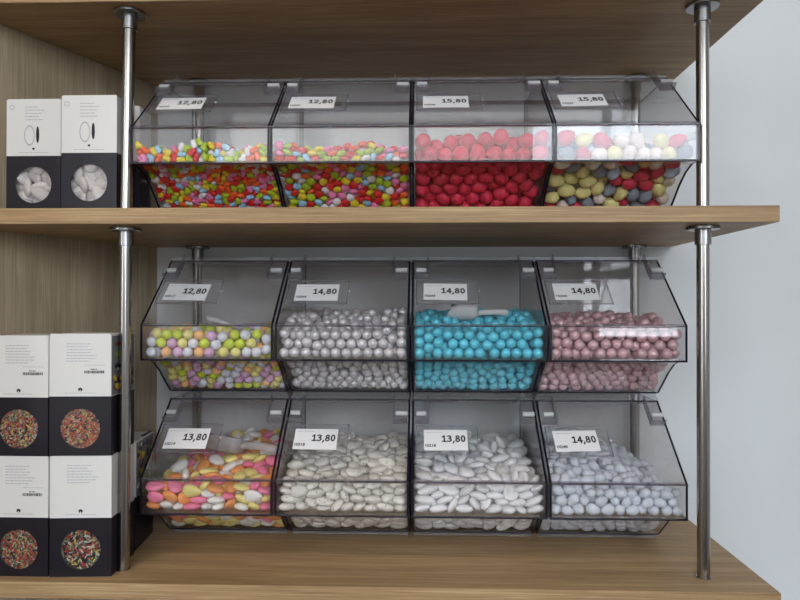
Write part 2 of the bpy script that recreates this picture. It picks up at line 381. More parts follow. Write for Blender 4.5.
def make_bin():
    root = empty('candy_bin', (0, 0, 0))
    # clear tray: lip, scooped front, base, back, top
    b = MB()
    x0, x1 = -HW + T, HW - T
    b.box(x0, x1, 0, .0026, .0565, LT - .003, 'clear')
    b.sheet(CURVE, .0024, x0, x1, 'clear')
    b.box(x0, x1, .1009, BD, 0, .0024, 'clear')
    b.box(x0, x1, BD - .0024, BD, .0024, TZ, 'clear')
    b.box(x0, x1, TY, BD - .0024, TZ - .0024, TZ, 'clear')
    b.build('tray', root)
    # bars along the edges of the tray
    b = MB(); b.box(-HW, HW, -.0016, .0026, LT - .0019, LT, 'rim', .0005); b.build('lip_rim', root)
    b = MB(); b.box(-HW, HW, -.0004, .0028, .0538, .0562, 'tint', .0006); b.build('lip_lower_edge', root)
    b = MB(); b.box(x0, x1, .0992, .1014, -.0002, .0018, 'tint', .0005); b.build('base_edge', root)
    for ya, yb in ((.1036, .1070), (BD - .006, BD - .003)):
        b = MB(); b.box(x0, x1, ya, yb, -.0062, -.0002, 'hinge', .0005); b.build('base_rail', root)
    b = MB(); b.box(-HW, HW, TY - .001, TY + .0016, TZ - .0012, TZ + .0012, 'tint', .0004); b.build('top_edge', root)
    b = MB(); b.box(-HW, HW, TY + .002, TY + .0046, TZ, TZ + .0058, 'hinge', .0005); b.build('stacking_rail', root)
    b = MB(); b.box(-HW, HW, BD - .006, BD - .003, TZ, TZ + .0058, 'rim', .0005); b.build('stacking_rail', root)
    side = [(0, LT), (TY, TZ), (BD, TZ), (BD, 0)] + CURVE[::-1]
    for s in (-1, 1):
        b = MB(); a = s * HW; c = s * (HW - T)
        b.prism(side, min(a, c), max(a, c), 'clear', 'tint'); b.build('side_panel', root)
    # sloping lid with hinges and price holder
    b = MB(); b.box(x0 + .0004, x1 - .0004, .001, LL - .0005, -.0024, 0, 'clear_lid', mtx=LM)
    b.box(x0 + .0004, x1 - .0004, .0008, .0026, -.0026, .001, 'hinge', mtx=LM)
    b.box(x0 + .021, x1 - .021, LL - .0035, LL - .0005, -.0026, .0016, 'hinge', mtx=LM)
    b.build('lid', root)
    for s in (-1, 1):
        xa, xb = sorted((s * (HW - T - .0006), s * (HW - T - .0205)))
        b = MB()
        b.box(xa, xb, LL - .045, LL - .001, .0002, .0022, 'hinge', .0006, mtx=LM)
        b.box(xa, xb, LL - .045, LL - .043, .0022, .0125, 'hinge_edge', .0005, mtx=LM)
        e = xa if s > 0 else xb
        b.box(e - .0009, e + .0009, LL - .045, LL - .001, .0022, .0125, 'hinge_edge', .0004, mtx=LM)
        h = b.build('hinge', root)
        b = MB(); ml = LM @ Matrix.Translation((0, LL - .031, .0075)) @ Matrix.Rotation(PI / 2, 4, 'Y')
        b.lathe([(.0001, xa + .003), (.0036, xa + .003), (.0036, xb - .0006 if s > 0 else xb - .003), (.0001, xb - .0006 if s > 0 else xb - .003)], 14, 'frost', ml); b.build('hinge_pin', h)
    b = MB(); hx0, hx1, hy0, hy1 = -.0835, .0035, .041, .091
    b.box(hx0, hx1, hy0, hy1, .0003, .0011, 'film', mtx=LM)
    for r in ((hx0, hx1, hy0, hy0 + .0016), (hx0, hx1, hy1 - .0016, hy1), (hx0, hx0 + .0016, hy0, hy1), (hx1 - .0016, hx1, hy0, hy1)):
        b.box(*r, .0003, .0026, 'hinge', mtx=LM)
    b.lathe([(.0001, .0036), (.0014, .0034), (.0018, .0026)], 12, 'frost', LM @ Matrix.Translation((hx1 + .0008, .066, 0)))
    b.build('price_holder', root)
    return root

def price_card(parent, price, code, i):
    rnd = random.Random(i * 13 + 5)
    m = LM @ Matrix.Translation((-.0425 + rnd.uniform(-.002, .002), .0655 + rnd.uniform(-.0015, .0015), .0012)) @ Matrix.Rotation(rnd.uniform(-.03, .035), 4, 'Z')
    w, h = .0605, .0345
    b = MB(); b.box(-w / 2, w / 2, -h / 2, h / 2, 0, .0004, 'card', mtx=m)
    v, f, wt = bold_number(price, .0112, .19); k = .0335 / wt
    b.add([(x * k - w / 2 + .0245, y - .0035, .0006) for x, y, _ in v], f, 'ink', mtx=m)
    v, f = text_mesh(code, .0062, .0002)
    b.add([(p.x - w / 2 + .001, p.y - .0115, .0006) for p in v], f, 'ink', mtx=m)
    x = -w / 2 + .003
    for L in (.007, .004, .006, .003):                      # the faint line of small print along the top edge
        b.box(x, x + L, .0125, .0131, .0004, .00055, 'ink_grey', mtx=m); x += L + .001
    b.build('price_card', parent)

ROWS = {1: (-.0110, .7979, .1250), 2: (-.0127, .8386, -.1284), 3: (-.0127, .8386, -.3341)}
PITCHES = {1: .1791, 2: .1810, 3: .1810}          # bins in the upper row stand tight between the posts
BINS = [  # row, column, price, code, label
 (1, 1, '12,80', '10220', 'clear plastic bin of heart candies, first from the left on the middle shelf'),
 (1, 2, '12,80', '10221', 'clear plastic bin of round lentil candies on the middle shelf'),
 (1, 3, '15,80', '10236', 'clear plastic bin of raspberry red candy eggs on the middle shelf'),
 (1, 4, '15,80', '10237', 'clear plastic bin of mixed speckled candy eggs on the middle shelf'),
 (2, 1, '12,80', '10217', 'clear plastic bin of matt pastel candy balls priced 12,80'),
 (2, 2, '14,80', '10244', 'clear plastic bin of silvery white candy pearls priced 14,80'),
 (2, 3, '14,80', '10244', 'clear plastic bin of turquoise candy pearls priced 14,80'),
 (2, 4, '14,80', '10244', 'clear plastic bin of rosy pink candy pearls priced 14,80'),
 (3, 1, '13,80', '10219', 'clear plastic bin of pink, yellow, orange and white sugared almonds'),
 (3, 2, '13,80', '10218', 'clear plastic bin of brown-flecked white almonds, next to the mixed almonds'),
 (3, 3, '13,80', '10218', 'clear plastic bin of plain white almonds under the turquoise pearls'),
 (3, 4, '14,80', '10240', 'clear plastic bin of small pale grey egg dragees on the lowest shelf'),
]
proto = make_bin(); BINOBJ = {}
for i, (r, c, price, code, label) in enumerate(BINS):
    o = proto if i == 0 else copy_tree(proto, skip=('price_card',))
    xr, yr, zr = ROWS[r]
    o.location = (xr + (c - 2.5) * PITCHES[r], yr, zr); tag(o, label, 'candy bin', 'clear plastic candy bins'); BINOBJ[(r, c)] = o
for i, (r, c, price, code, label) in enumerate(BINS):
    o = BINOBJ[(r, c)]
    price_card([ch for ch in o.children if ch.name.startswith('price_holder')][0], price, code, i)

# ------------------------------------------------------------------ candies
def candy_mesh(kind, dims, sub):
    """(verts, faces) in metres, centred"""
    a, bb, c = (d / 1000 for d in dims)
    if kind == 'heart':
        V = []; F = []; n = 28
        rings = [(-.5, .35), (-.47, .66), (-.36, .88), (-.18, .98), (0, 1), (.18, .98), (.36, .88), (.47, .66), (.5, .35)]
        for z, s in rings:
            for i in range(n):
                t = 2 * PI * i / n
                x = 16 * math.sin(t) ** 3; y = 13 * math.cos(t) - 5 * math.cos(2 * t) - 2 * math.cos(3 * t) - math.cos(4 * t)
                if abs(x) < 7: y = max(y, 9.2 + abs(x) * .35) if y > 0 else y
                V.append((x / 31 * s * a, (y + 2.5) / 29.5 * s * bb, z * c))
        for k in range(len(rings) - 1):
            for i in range(n): F.append([k * n + i, k * n + (i + 1) % n, (k + 1) * n + (i + 1) % n, (k + 1) * n + i][::-1])
        V.append((0, 0, -.5 * c)); V.append((0, 0, .5 * c)); e = len(V)
        for i in range(n): F.append([e - 2, i, (i + 1) % n]); F.append([e - 1, (len(rings) - 1) * n + (i + 1) % n, (len(rings) - 1) * n + i])
        return V, F
    bm = bmesh.new(); bmesh.ops.create_icosphere(bm, subdivisions=sub, radius=.5)
    for v in bm.verts:
        x, y, z = v.co
        if kind == 'egg': s = 1 - .32 * x; y *= s; z *= s
        if kind == 'almond': y *= 1 - .44 * x
        v.co = (x * a, y * bb, z * c)
    bm.verts.index_update()
    r = ([v.co.copy() for v in bm.verts], [[v.index for v in f.verts] for f in bm.faces]); bm.free(); return r

MIX6 = [('red', 22, 'red'), ('orange', 11, 'orange'), ('yellow', 15, 'yellow'), ('lime', 15, 'lime green'), ('pink', 13, 'pink'), ('white', 11, 'white'), ('light blue', 10, 'light blue')]
KINDS = {
 '11': ('heart', (12.2, 11.4, 7), 'heart_candy', MIX6, '%s heart-shaped candy in the bin beside the almond cartons', 'heart candies on the middle shelf'),
 '12': ('lens', (12.6, 12.6, 7.6), 'lentil_candy', MIX6, 'round %s lentil candy in the bin next to the heart candies', 'lentil candies on the middle shelf'),
 '13': ('egg', (22.5, 19.5, 19), 'raspberry_egg', [('egg raspberry', 1, 'raspberry red')], '%s candy egg in the all-red bin on the middle shelf', 'raspberry red candy eggs'),
 '14': ('egg', (23.5, 18.5, 18.5), 'speckled_egg', [('egg red', 27, 'red'), ('egg pale yellow', 28, 'pale yellow'), ('egg slate', 18, 'slate grey'), ('egg cream', 17, 'cream'), ('egg blue', 10, 'pale blue')], 'speckled %s candy egg in the mixed bin by the right post', 'mixed speckled candy eggs'),
 '21': ('ball', (14, 14, 14), 'candy_ball', [('ball white', 24, 'bluish white'), ('ball lilac', 22, 'lilac'), ('ball yellow', 22, 'pale yellow'), ('ball lime', 18, 'lime green'), ('ball apricot', 14, 'apricot')], 'matt %s candy ball in the pastel ball bin', 'pastel candy balls'),
 '22': ('ball', (14, 14, 14), 'silver_pearl', [('pearl white', 1, 'silvery white')], 'shiny %s candy pearl between the pastel and turquoise bins', 'silvery white candy pearls'),
 '23': ('ball', (14, 14, 14), 'turquoise_pearl', [('pearl blue', 1, 'turquoise')], 'shiny %s candy pearl in the bin of blue pearls', 'turquoise candy pearls'),
 '24': ('ball', (14.3, 14.3, 14.3), 'pink_pearl', [('pearl pink', 1, 'rosy pink')], 'shiny %s candy pearl next to the turquoise ones', 'rosy pink candy pearls'),
 '31': ('almond', (26, 18, 10.5), 'sugared_almond', [('almond white', 26, 'white'), ('almond pink', 28, 'pink'), ('almond yellow', 22, 'pale yellow'), ('almond orange', 24, 'orange')], '%s sugared almond in the bin of mixed colours', 'mixed sugared almonds'),
 '32': ('almond', (26, 18, 11), 'flecked_almond', [('almond speckled', 1, 'white')], 'brown-flecked %s sugared almond under the silvery pearls', 'flecked white sugared almonds'),
 '33': ('almond', (27, 18.5, 11), 'white_almond', [('almond bright', 1, 'white')], 'plain %s sugared almond under the turquoise pearls', 'plain white sugared almonds'),
 '34': ('egg', (18.5, 14.3, 13.5), 'egg_dragee', [('dragee grey', 1, 'pale grey')], 'small %s egg-shaped dragee under the pink pearls', 'pale grey egg dragees'),
}
STUFFLABEL = {'11': 'deeper heart candies filling the bin beside the almond cartons', '12': 'deeper lentil candies filling the bin next to the hearts',
 '13': 'deeper raspberry red eggs filling their bin', '14': 'deeper speckled eggs filling the mixed egg bin',
 '21': 'deeper pastel candy balls filling their bin', '22': 'deeper silvery white pearls filling their bin', '23': 'deeper turquoise pearls filling their bin',
 '24': 'deeper rosy pink pearls filling their bin', '31': 'deeper mixed-colour almonds filling their bin', '32': 'deeper flecked white almonds filling their bin',
 '33': 'deeper plain white almonds filling their bin', '34': 'deeper pale grey dragees filling their bin'}
# resting positions of every piece of candy (how they settled in the bins): x, y, z in the bin, turn, size
DATA = {
 '11': (300, [
409,67,347,45,45,0,6,331,70,285,13,8,4,5,618,67,286,14,9,29,5,139,72,295,42,49,38,4,554,71,314,10,6,31,5,72,66,355,15,53,30,3,483,66,313,15,49,0,3,450,75,284,18,52,25,4,
660,69,289,36,0,37,6,349,68,319,25,5,20,7,324,69,344,42,53,0,4,260,75,293,28,12,50,6,107,74,326,23,5,0,7,583,75,298,0,12,28,7,103,73,294,38,11,1,4,579,318,183,37,13,28,5,
169,317,179,24,4,5,6,138,255,224,25,59,59,6,674,72,333,54,58,12,6,419,67,301,49,7,44,4,84,264,218,5,2,27,5,296,306,187,7,0,30,4,181,67,332,9,5,10,5,238,326,171,27,54,50,6,
715,73,312,6,54,30,4,297,225,245,7,4,28,6,208,153,274,20,53,57,5,370,74,294,58,12,30,6,543,301,192,36,56,34,5,356,173,268,8,52,39,6,538,78,285,30,0,3,7,228,68,318,3,2,8,7,
220,78,287,4,56,26,6,175,74,296,36,50,0,6,362,67,358,19,53,44,6,717,89,338,24,3,0,6,351,238,234,0,55,46,4,104,300,200,40,57,36,7,465,323,174,3,6,20,6,367,335,166,28,49,25,6,
492,67,355,31,59,38,5,624,314,182,56,6,9,6,296,71,350,45,56,14,7,719,358,146,38,59,31,6,610,382,123,27,54,50,5,448,73,352,4,50,30,4,242,258,221,1,55,44,4,115,357,145,6,3,26,6,
667,301,191,24,57,56,4,382,383,124,7,8,56,6,713,397,110,36,3,26,3,291,402,107,53,58,58,6,725,181,263,57,1,5,5,487,349,153,23,58,57,7,393,255,224,9,51,2,5,183,400,115,42,58,32,6,
572,395,111,25,55,53,4,434,309,184,33,54,40,3,510,287,204,25,0,59,6,660,389,119,5,5,53,6,149,76,323,22,9,56,6,517,352,150,20,52,27,4,577,368,142,1,2,28,7,514,191,260,29,3,13,7,
616,230,239,4,4,23,5,639,75,320,2,48,25,5,574,222,247,7,1,44,6,530,68,342,3,5,10,5,700,340,160,21,3,40,6,88,403,105,54,2,3,5,460,368,135,55,55,53,5,489,252,225,28,5,11,4,
569,281,212,33,5,12,6,81,165,269,30,57,45,6,350,357,146,4,7,20,5,661,266,216,2,55,41,4,716,70,283,30,0,25,4,124,161,273,8,51,54,7,426,262,220,15,3,48,7,499,76,288,54,0,26,5,
137,323,172,3,6,20,3,231,224,242,56,57,54,4,192,229,240,29,5,13,6,686,226,242,24,8,34,5,661,327,170,36,56,35,4,387,308,193,55,5,13,6,469,399,110,8,51,3,5,149,191,260,3,58,35,6,
75,223,245,8,13,9,7,291,369,136,52,0,0,6,689,67,295,19,53,43,4,524,225,242,8,54,5,4,317,255,225,8,1,42,5,492,173,265,3,0,29,4,299,73,310,30,0,0,3,204,295,197,54,4,5,4,
349,300,192,35,56,36,4,396,90,285,13,8,44,6,661,363,142,31,56,25,7,78,318,181,3,13,15,3,316,190,260,28,3,10,6,426,373,132,59,49,55,4,202,270,219,7,3,41,4,220,366,142,48,2,3,4,
259,392,126,47,55,37,6,245,351,154,55,54,50,6,455,153,272,3,0,31,4,536,383,126,27,59,19,6,308,350,151,9,3,50,6,504,383,122,3,6,20,4,501,312,185,31,53,45,4,605,80,321,35,51,29,4,
355,271,214,23,50,48,3,417,223,242,35,2,27,3,719,326,179,32,2,15,7,199,342,159,10,0,19,4,526,252,226,21,54,23,5,294,73,283,0,0,30,3,663,146,275,19,5,41,3,610,259,221,53,1,1,3,
321,321,182,41,2,32,5,439,90,324,24,55,16,6,79,345,159,6,46,5,3,559,336,164,55,57,0,4,215,393,117,29,56,24,5,401,356,147,2,53,4,7,471,290,203,28,5,36,5,239,286,203,31,55,44,4,
78,85,285,24,54,45,4,728,286,203,14,57,16,3,170,274,211,33,56,39,4,440,203,257,27,3,38,6,691,250,227,57,55,49,4,628,356,148,23,59,17,6,154,154,272,13,5,47,3,612,190,259,14,5,42,4,
721,219,248,28,57,44,4,246,102,346,47,59,49,4,517,80,313,5,58,16,4,619,143,276,17,53,25,4,493,130,280,33,2,25,3,390,66,369,20,53,42,3,143,362,143,52,56,56,3,521,411,99,24,56,55,5,
386,81,326,19,5,50,4,475,213,252,59,7,1,7,166,218,248,26,11,31,5,270,86,319,21,59,11,5,700,148,276,58,57,46,6,422,154,274,14,5,42,6,250,139,277,30,3,16,4,630,407,103,25,8,10,4,
627,290,202,4,1,48,3,607,349,168,30,11,51,6,440,355,159,54,58,27,5,108,198,257,33,2,25,6,128,407,102,0,7,15,4,407,333,168,7,59,19,3,256,203,257,4,3,50,6,205,193,259,28,58,52,6,
698,290,215,11,5,21,3,144,395,126,59,9,41,4,263,313,192,48,54,40,5,651,201,256,3,3,23,5,464,241,232,26,11,29,4,559,160,270,29,57,48,4,348,379,126,3,48,49,3,180,374,141,40,10,45,5,
674,175,266,13,53,29,4,107,377,127,26,54,25,3,195,97,284,0,0,58,6,282,162,270,57,59,57,6,395,210,257,59,0,25,4,142,293,201,28,58,47,3,285,246,229,58,5,12,5,242,172,266,29,57,46,5,
728,115,353,24,6,34,4,686,97,352,12,46,43,6,645,236,239,17,5,46,4,338,412,97,7,59,31,4,72,374,145,48,7,33,5,273,291,215,59,6,37,6,699,310,194,41,56,55,4,381,411,99,7,58,32,5,
726,394,137,13,6,30,5,674,413,96,59,53,46,4,726,255,237,44,54,17,4,578,252,236,33,53,11,3,728,106,284,1,1,7,3,580,143,289,45,10,35,6,564,97,284,18,52,40,3,726,228,342,2,8,26,7,
388,143,276,8,50,56,4,331,160,282,30,49,2,6,581,184,269,6,59,3,5,158,347,164,59,7,46,5,549,215,263,10,0,0,3,398,290,215,6,11,35,6,524,332,177,23,1,29,6,728,112,312,15,52,15,4,
691,118,284,30,0,48,6,208,96,337,29,55,31,6,316,286,217,52,4,44,5,642,97,338,23,56,55,6,726,272,297,9,51,57,6,81,90,333,28,8,47,6,430,418,93,54,57,56,5,728,305,273,59,1,7,3,
456,110,284,30,0,30,6,428,302,215,17,52,19,6,358,110,284,0,0,51,5,286,337,175,41,4,43,5,727,336,206,3,0,23,6,362,262,252,24,56,50,6,728,422,238,15,4,15,5,133,228,252,38,7,48,3,
728,293,242,4,58,7,4,679,417,139,6,8,45,3,726,374,172,2,53,4,3,99,343,186,49,3,45,7,727,317,299,1,1,23,5,101,141,284,19,5,18,4,115,102,284,0,0,6,7,301,140,277,15,5,51,4,
256,414,96,6,57,8,4,548,276,236,15,48,53,6,727,151,302,58,4,6,6,425,103,283,18,8,23,3,330,222,256,52,2,52,3,107,263,252,10,56,48,6,644,171,279,49,47,35,4,181,102,313,29,0,19,6,
680,203,266,46,7,28,4,264,380,153,8,56,42,4,724,495,193,16,56,2,6,170,260,238,5,49,29,7,318,405,129,29,57,11,4,720,183,355,24,58,43,4,506,109,342,37,55,26,7,715,196,287,27,2,6,5,
157,106,348,34,53,12,7,721,470,230,5,2,28,5,535,130,346,36,49,21,6,475,90,334,30,55,24,3,446,253,261,34,52,55,5,179,183,282,4,7,39,4,602,296,216,29,10,26,4,563,423,100,44,1,0,6,
720,461,195,2,49,45,6,720,360,229,5,46,45,6,567,148,339,11,1,45,6,269,246,261,6,57,42,6,315,94,285,17,52,34,7,217,416,94,0,13,0,4,315,389,153,12,52,24,3,437,413,129,53,9,27,4,
157,102,288,54,0,20,6,115,275,224,51,53,19,4,721,428,185,59,10,45,4,723,455,121,7,55,45,3,519,154,287,55,5,48,4,397,435,111,40,3,23,4,244,99,283,30,0,27,4,392,181,278,20,57,43,5,
540,120,289,53,58,1,4,720,251,326,32,51,15,5,719,492,126,16,13,6,6,727,422,138,13,7,30,4,616,104,285,30,0,0,7,465,193,272,22,59,25,5,719,197,318,0,57,45,7,722,400,202,30,7,41,4,
560,391,154,7,0,58,5,718,433,277,38,0,8,4,725,497,253,26,2,52,7,370,373,162,28,7,24,3,651,109,294,39,48,6,4,219,345,192,34,6,30,5,624,407,141,25,1,20,3,601,429,85,15,5,56,5,
415,119,364,10,57,0,3,361,107,366,12,2,31,4,722,389,290,3,54,45,3,410,100,329,16,3,8,4,717,262,266,2,58,49,6,724,221,276,9,49,45,3,717,429,88,10,11,58,6,607,115,337,0,0,2,4,
715,326,237,25,10,45,5,337,377,181,54,6,35,3,72,281,240,56,57,54,5,305,105,324,27,8,30,4,152,423,88,54,3,3,4,542,422,121,2,7,8,4,392,239,257,32,7,42,4,472,434,96,1,45,31,5,
367,109,313,7,53,33,4,487,262,257,6,3,14,5,324,117,360,59,56,58,6,695,95,316,37,58,32,4,116,169,350,34,2,23,6,134,219,362,51,58,14,6,81,189,355,6,3,29,3,80,162,341,2,49,43,4,
158,188,359,4,54,5,6,84,122,339,1,4,8,5,254,243,365,11,57,41,3,78,278,354,28,47,45,4,126,108,330,34,58,56,3,389,112,350,28,51,56,3,227,174,340,54,52,52,4,277,124,335,20,2,31,5,
75,219,326,17,56,45,7,73,151,311,51,6,33,6,166,152,350,33,55,34,5,72,320,346,6,3,54,4,85,109,307,0,55,58,6,336,105,336,27,57,2,5,498,153,347,10,12,31,5,448,123,347,8,6,15,5,
615,149,352,9,57,44,5,73,445,350,15,8,45,7,202,141,340,34,8,57,7,594,173,355,59,0,59,4,619,212,358,1,5,41,7,664,229,363,39,56,44,7,680,182,359,58,56,2,6,138,129,301,8,0,18,5,
234,149,327,9,12,32,3,668,156,347,21,56,50,5,74,389,350,21,49,10,6,75,295,319,44,54,53,6,220,125,300,6,1,23,6,336,116,305,57,8,5,5,644,140,336,7,8,20,3,75,492,354,26,52,7,7,
255,116,310,59,1,58,6,469,127,321,59,59,48,5,668,122,334,16,57,36,4,72,177,295,11,6,56,3,288,111,294,53,10,16,4,541,100,317,12,58,49,5,474,100,304,31,8,54,3,81,360,321,59,8,15,7,
439,131,310,4,11,19,5,629,115,313,30,6,25,6,73,497,323,55,59,38,4,80,331,293,3,58,14,5,81,201,271,10,1,27,3,598,121,303,27,53,58,4,77,375,283,3,6,53,5,77,258,269,21,54,45,7,
81,304,272,32,52,13,6,189,217,276,5,2,14,4,72,339,267,29,57,24,3,72,497,288,3,1,37,3,420,235,272,17,2,42,4,73,399,267,36,57,7,6,433,190,283,34,2,58,5,543,194,281,7,0,20,3,
610,173,292,11,58,55,5,354,205,269,22,0,24,3,73,432,250,19,6,2,5,145,276,247,19,58,7,6,269,276,241,29,59,45,4,348,299,268,6,9,27,6,512,249,268,2,53,47,4,599,224,277,22,59,57,6,
80,398,233,32,2,45,6,238,298,233,59,6,18,5,229,261,249,21,9,38,4,443,288,257,40,10,53,4,609,280,254,8,57,16,4,622,247,272,4,0,43,7,78,315,215,0,4,58,4,503,281,240,15,11,5,4,
549,243,252,22,3,24,4,466,277,233,35,5,39,6,74,497,224,14,6,0,4,77,357,206,4,3,58,6,336,312,241,25,58,25,3,665,275,243,26,49,31,3,356,323,217,1,55,10,7,294,331,208,21,3,46,5,
317,336,225,7,6,9,6,630,264,242,59,13,45,4,73,397,202,2,0,53,7,373,293,235,47,10,3,7,451,324,214,16,1,24,7,137,354,182,30,47,38,4,194,324,208,34,11,30,4,641,297,232,58,1,56,6,
535,312,218,32,57,41,4,72,456,189,59,3,37,4,75,376,173,16,9,58,3,410,327,204,16,7,7,7,116,388,189,35,11,0,6,198,376,173,45,50,3,4,616,383,189,19,4,31,7,653,323,208,54,47,13,5,
224,406,185,55,59,54,4,72,488,165,6,3,54,4,114,405,158,43,0,23,3,284,387,181,31,55,35,4,397,415,179,36,59,3,4,221,396,150,23,1,24,7,72,403,140,53,55,55,5,601,389,161,59,56,35,7,
651,381,181,12,2,51,7,679,379,166,58,55,38,5,85,463,136,10,55,4,6,83,439,115,27,56,58,6,78,495,117,43,56,55,6,239,416,135,56,3,1,5,410,392,144,7,1,0,3,709,408,168,1,50,15,4,
716,444,159,6,54,11,4,232,446,118,21,5,37,4,398,415,131,29,53,18,5,700,435,119,52,46,18,7,167,427,121,16,58,46,3,330,446,128,58,8,8,4,654,425,118,1,9,11,4,79,464,95,2,14,15,5,
311,435,99,29,13,12,5,357,441,111,35,3,22,3,411,454,128,13,4,51,4,449,447,112,23,5,44,5,73,431,82,55,56,54,5,107,489,93,8,59,50,3,124,443,103,58,8,7,5,187,428,85,25,48,30,6,
199,463,104,56,12,42,7,244,434,79,9,15,12,4,507,446,105,28,57,1,4,97,461,69,24,55,13,7,278,432,81,25,12,31,4,143,455,67,13,52,2,5,351,435,79,29,7,14,6,124,487,66,0,0,49,4,
182,461,68,11,52,10,6,228,466,67,13,52,53,6,296,452,70,31,3,14,4,401,444,72,55,2,4,6,491,465,90,17,48,56,4,84,493,67,13,8,26,6,338,463,67,29,58,46,4,455,445,71,26,54,24,7,
513,442,72,5,55,37,5,560,455,101,30,6,39,7,644,433,80,34,6,22,5,384,476,66,30,0,43,5,569,493,99,39,56,30,5,293,490,67,30,0,47,6,451,489,67,30,0,0,6,556,486,67,0,0,13,6,
565,449,70,33,0,35,5,675,457,97,17,5,37,4,703,468,94,18,55,23,5,679,461,66,30,0,45,4,603,487,66,0,0,55,4,616,461,68,31,0,11,6,727,458,67,0,0,7,7,460,154,358,16,58,35,6,
375,139,356,5,50,45,5,714,137,329,27,0,24,6,305,273,251,5,1,40,6,414,261,258,6,52,57,3,712,366,197,58,12,14,3,152,375,197,35,57,30,3,522,385,153,28,59,18,4,284,420,132,30,54,50,6,
721,489,87,28,7,15,5,390,496,367,38,59,53,5,458,481,362,9,5,27,7,701,498,355,15,58,30,5,725,458,358,16,3,41,7,155,399,359,59,12,50,6,334,440,359,15,4,13,3,344,492,350,13,56,37,4,
397,449,351,15,1,10,7,428,435,359,12,53,7,5,605,381,363,16,2,40,4,106,412,354,26,49,46,7,224,304,367,12,52,23,5,206,495,345,12,0,33,5,236,477,348,13,58,39,5,366,431,354,17,1,48,5,
364,465,353,26,7,19,4,549,339,363,16,2,32,6,566,492,348,47,49,31,3,656,393,354,15,4,56,6,132,288,357,45,53,14,7,181,253,365,6,52,14,4,211,333,361,12,14,1,5,291,437,352,26,56,52,6,
303,463,344,19,0,29,3,387,404,351,26,53,13,6,460,452,347,31,52,38,4,603,436,352,55,58,32,6,630,408,351,18,4,44,3,706,321,356,55,13,23,7,726,403,353,10,58,9,6,99,352,353,49,59,12,5,
201,289,359,23,8,40,4,241,424,343,14,6,57,6,301,393,346,18,54,20,6,509,260,357,13,4,40,6,489,484,338,30,12,58,3,557,311,359,27,5,52,3,592,289,356,38,3,12,5,674,294,363,26,56,7,3,
678,357,358,2,56,42,4,120,257,353,20,46,27,5,232,268,354,3,10,41,4,205,438,337,42,54,54,4,304,338,345,12,48,16,4,317,416,336,19,57,22,4,345,380,344,56,10,40,4,419,382,338,9,5,48,6,
547,248,359,6,4,11,7,728,365,350,24,56,54,4,188,213,351,45,9,42,7,225,230,352,19,7,25,5,222,392,342,0,6,9,3,286,300,349,31,55,24,5,470,346,348,59,54,51,4,524,219,351,2,15,32,6,
415,146,356,10,1,58,6,423,175,351,27,11,40,4,451,305,346,31,1,37,7,560,212,353,56,0,31,7,591,237,350,37,6,55,5,622,274,345,18,7,58,4,721,485,334,36,55,15,6,101,215,344,36,48,25,3,
195,176,350,1,7,3,4,250,203,345,24,56,15,6,727,345,330,30,47,58,5,264,159,346,23,59,0,4,541,163,333,19,6,31,3,118,137,333,7,12,25,5,566,118,313,21,59,15,4,307,144,317,21,56,0,5,
656,148,312,34,59,54,5,170,138,298,53,0,40,4,714,489,166,1,56,32,7,519,471,66,30,0,38,3,245,490,66,30,0,13,5,409,493,66,0,0,42,5,487,498,68,59,2,38,3,340,497,67,15,8,0,5,
515,460,351,9,57,5,6,580,456,351,17,6,24,4,653,296,344,20,12,35,4,514,341,350,33,3,13,4,295,267,342,42,53,57,5,599,155,321,24,3,44,6,401,127,299,28,52,59,4,187,160,314,17,59,8,5,
345,399,162,6,58,56,6,700,498,66,0,0,22,3,148,494,346,13,4,42,6,503,109,300,2,4,53,6,249,162,298,10,56,13,5,457,168,302,55,57,42,7,113,162,310,17,9,24,3,149,184,298,23,55,20,4,
305,182,297,3,56,21,7,114,193,293,27,12,13,5,498,182,294,27,53,31,6,568,206,297,20,59,0,5,722,301,329,3,0,45,3,148,221,289,45,57,44,6,297,207,282,29,10,47,5,515,214,312,46,7,51,3,
633,200,291,18,46,34,6,386,226,283,2,53,4,6,156,256,274,20,4,12,3,702,238,275,26,59,48,4,352,247,294,26,5,17,6,335,262,275,5,51,20,4,727,385,330,46,1,14,3,582,256,270,22,55,47,6,
665,230,277,44,10,59,4,660,258,275,16,53,47,6,721,347,295,30,5,41,6,692,274,256,10,54,14,7,727,420,304,17,6,31,3,195,273,252,8,2,2,5,190,296,224,15,5,3,4,583,288,239,5,6,16,6,
717,350,262,3,3,48,7,725,449,308,10,51,45,4,715,387,263,31,58,26,3,681,326,220,19,56,36,6,720,474,282,31,57,15,6,163,333,205,28,55,51,6,490,335,199,53,5,9,3,113,347,216,21,1,41,7,
584,451,126,11,8,33,4,154,419,159,10,54,58,5,662,409,165,11,58,2,7,182,367,202,37,57,5,6,492,392,149,59,6,17,5,665,450,131,2,57,4,4,578,415,131,7,2,28,4,634,355,188,18,56,5,6,
259,345,190,26,8,22,6,355,127,336,1,5,1,4,578,420,166,20,57,56,4,243,379,180,23,10,42,4,617,330,215,1,56,5,6,157,129,322,13,0,32,3,591,365,217,45,1,49,4,257,368,215,1,53,9,3,
500,215,274,32,2,26,5,517,422,155,12,7,19,3,475,434,135,37,55,31,3,131,422,133,50,59,4,6,142,386,160,8,3,52,7,680,338,190,28,3,27,4,556,436,142,16,59,6,4,470,480,131,0,9,37,4,
82,404,174,36,6,19,3,551,370,172,5,58,14,5,130,468,121,15,57,0,6,358,413,139,57,50,51,7,154,449,103,30,56,24,4,180,407,168,26,2,3,4,412,361,188,6,53,0,7,374,375,196,22,8,20,3,
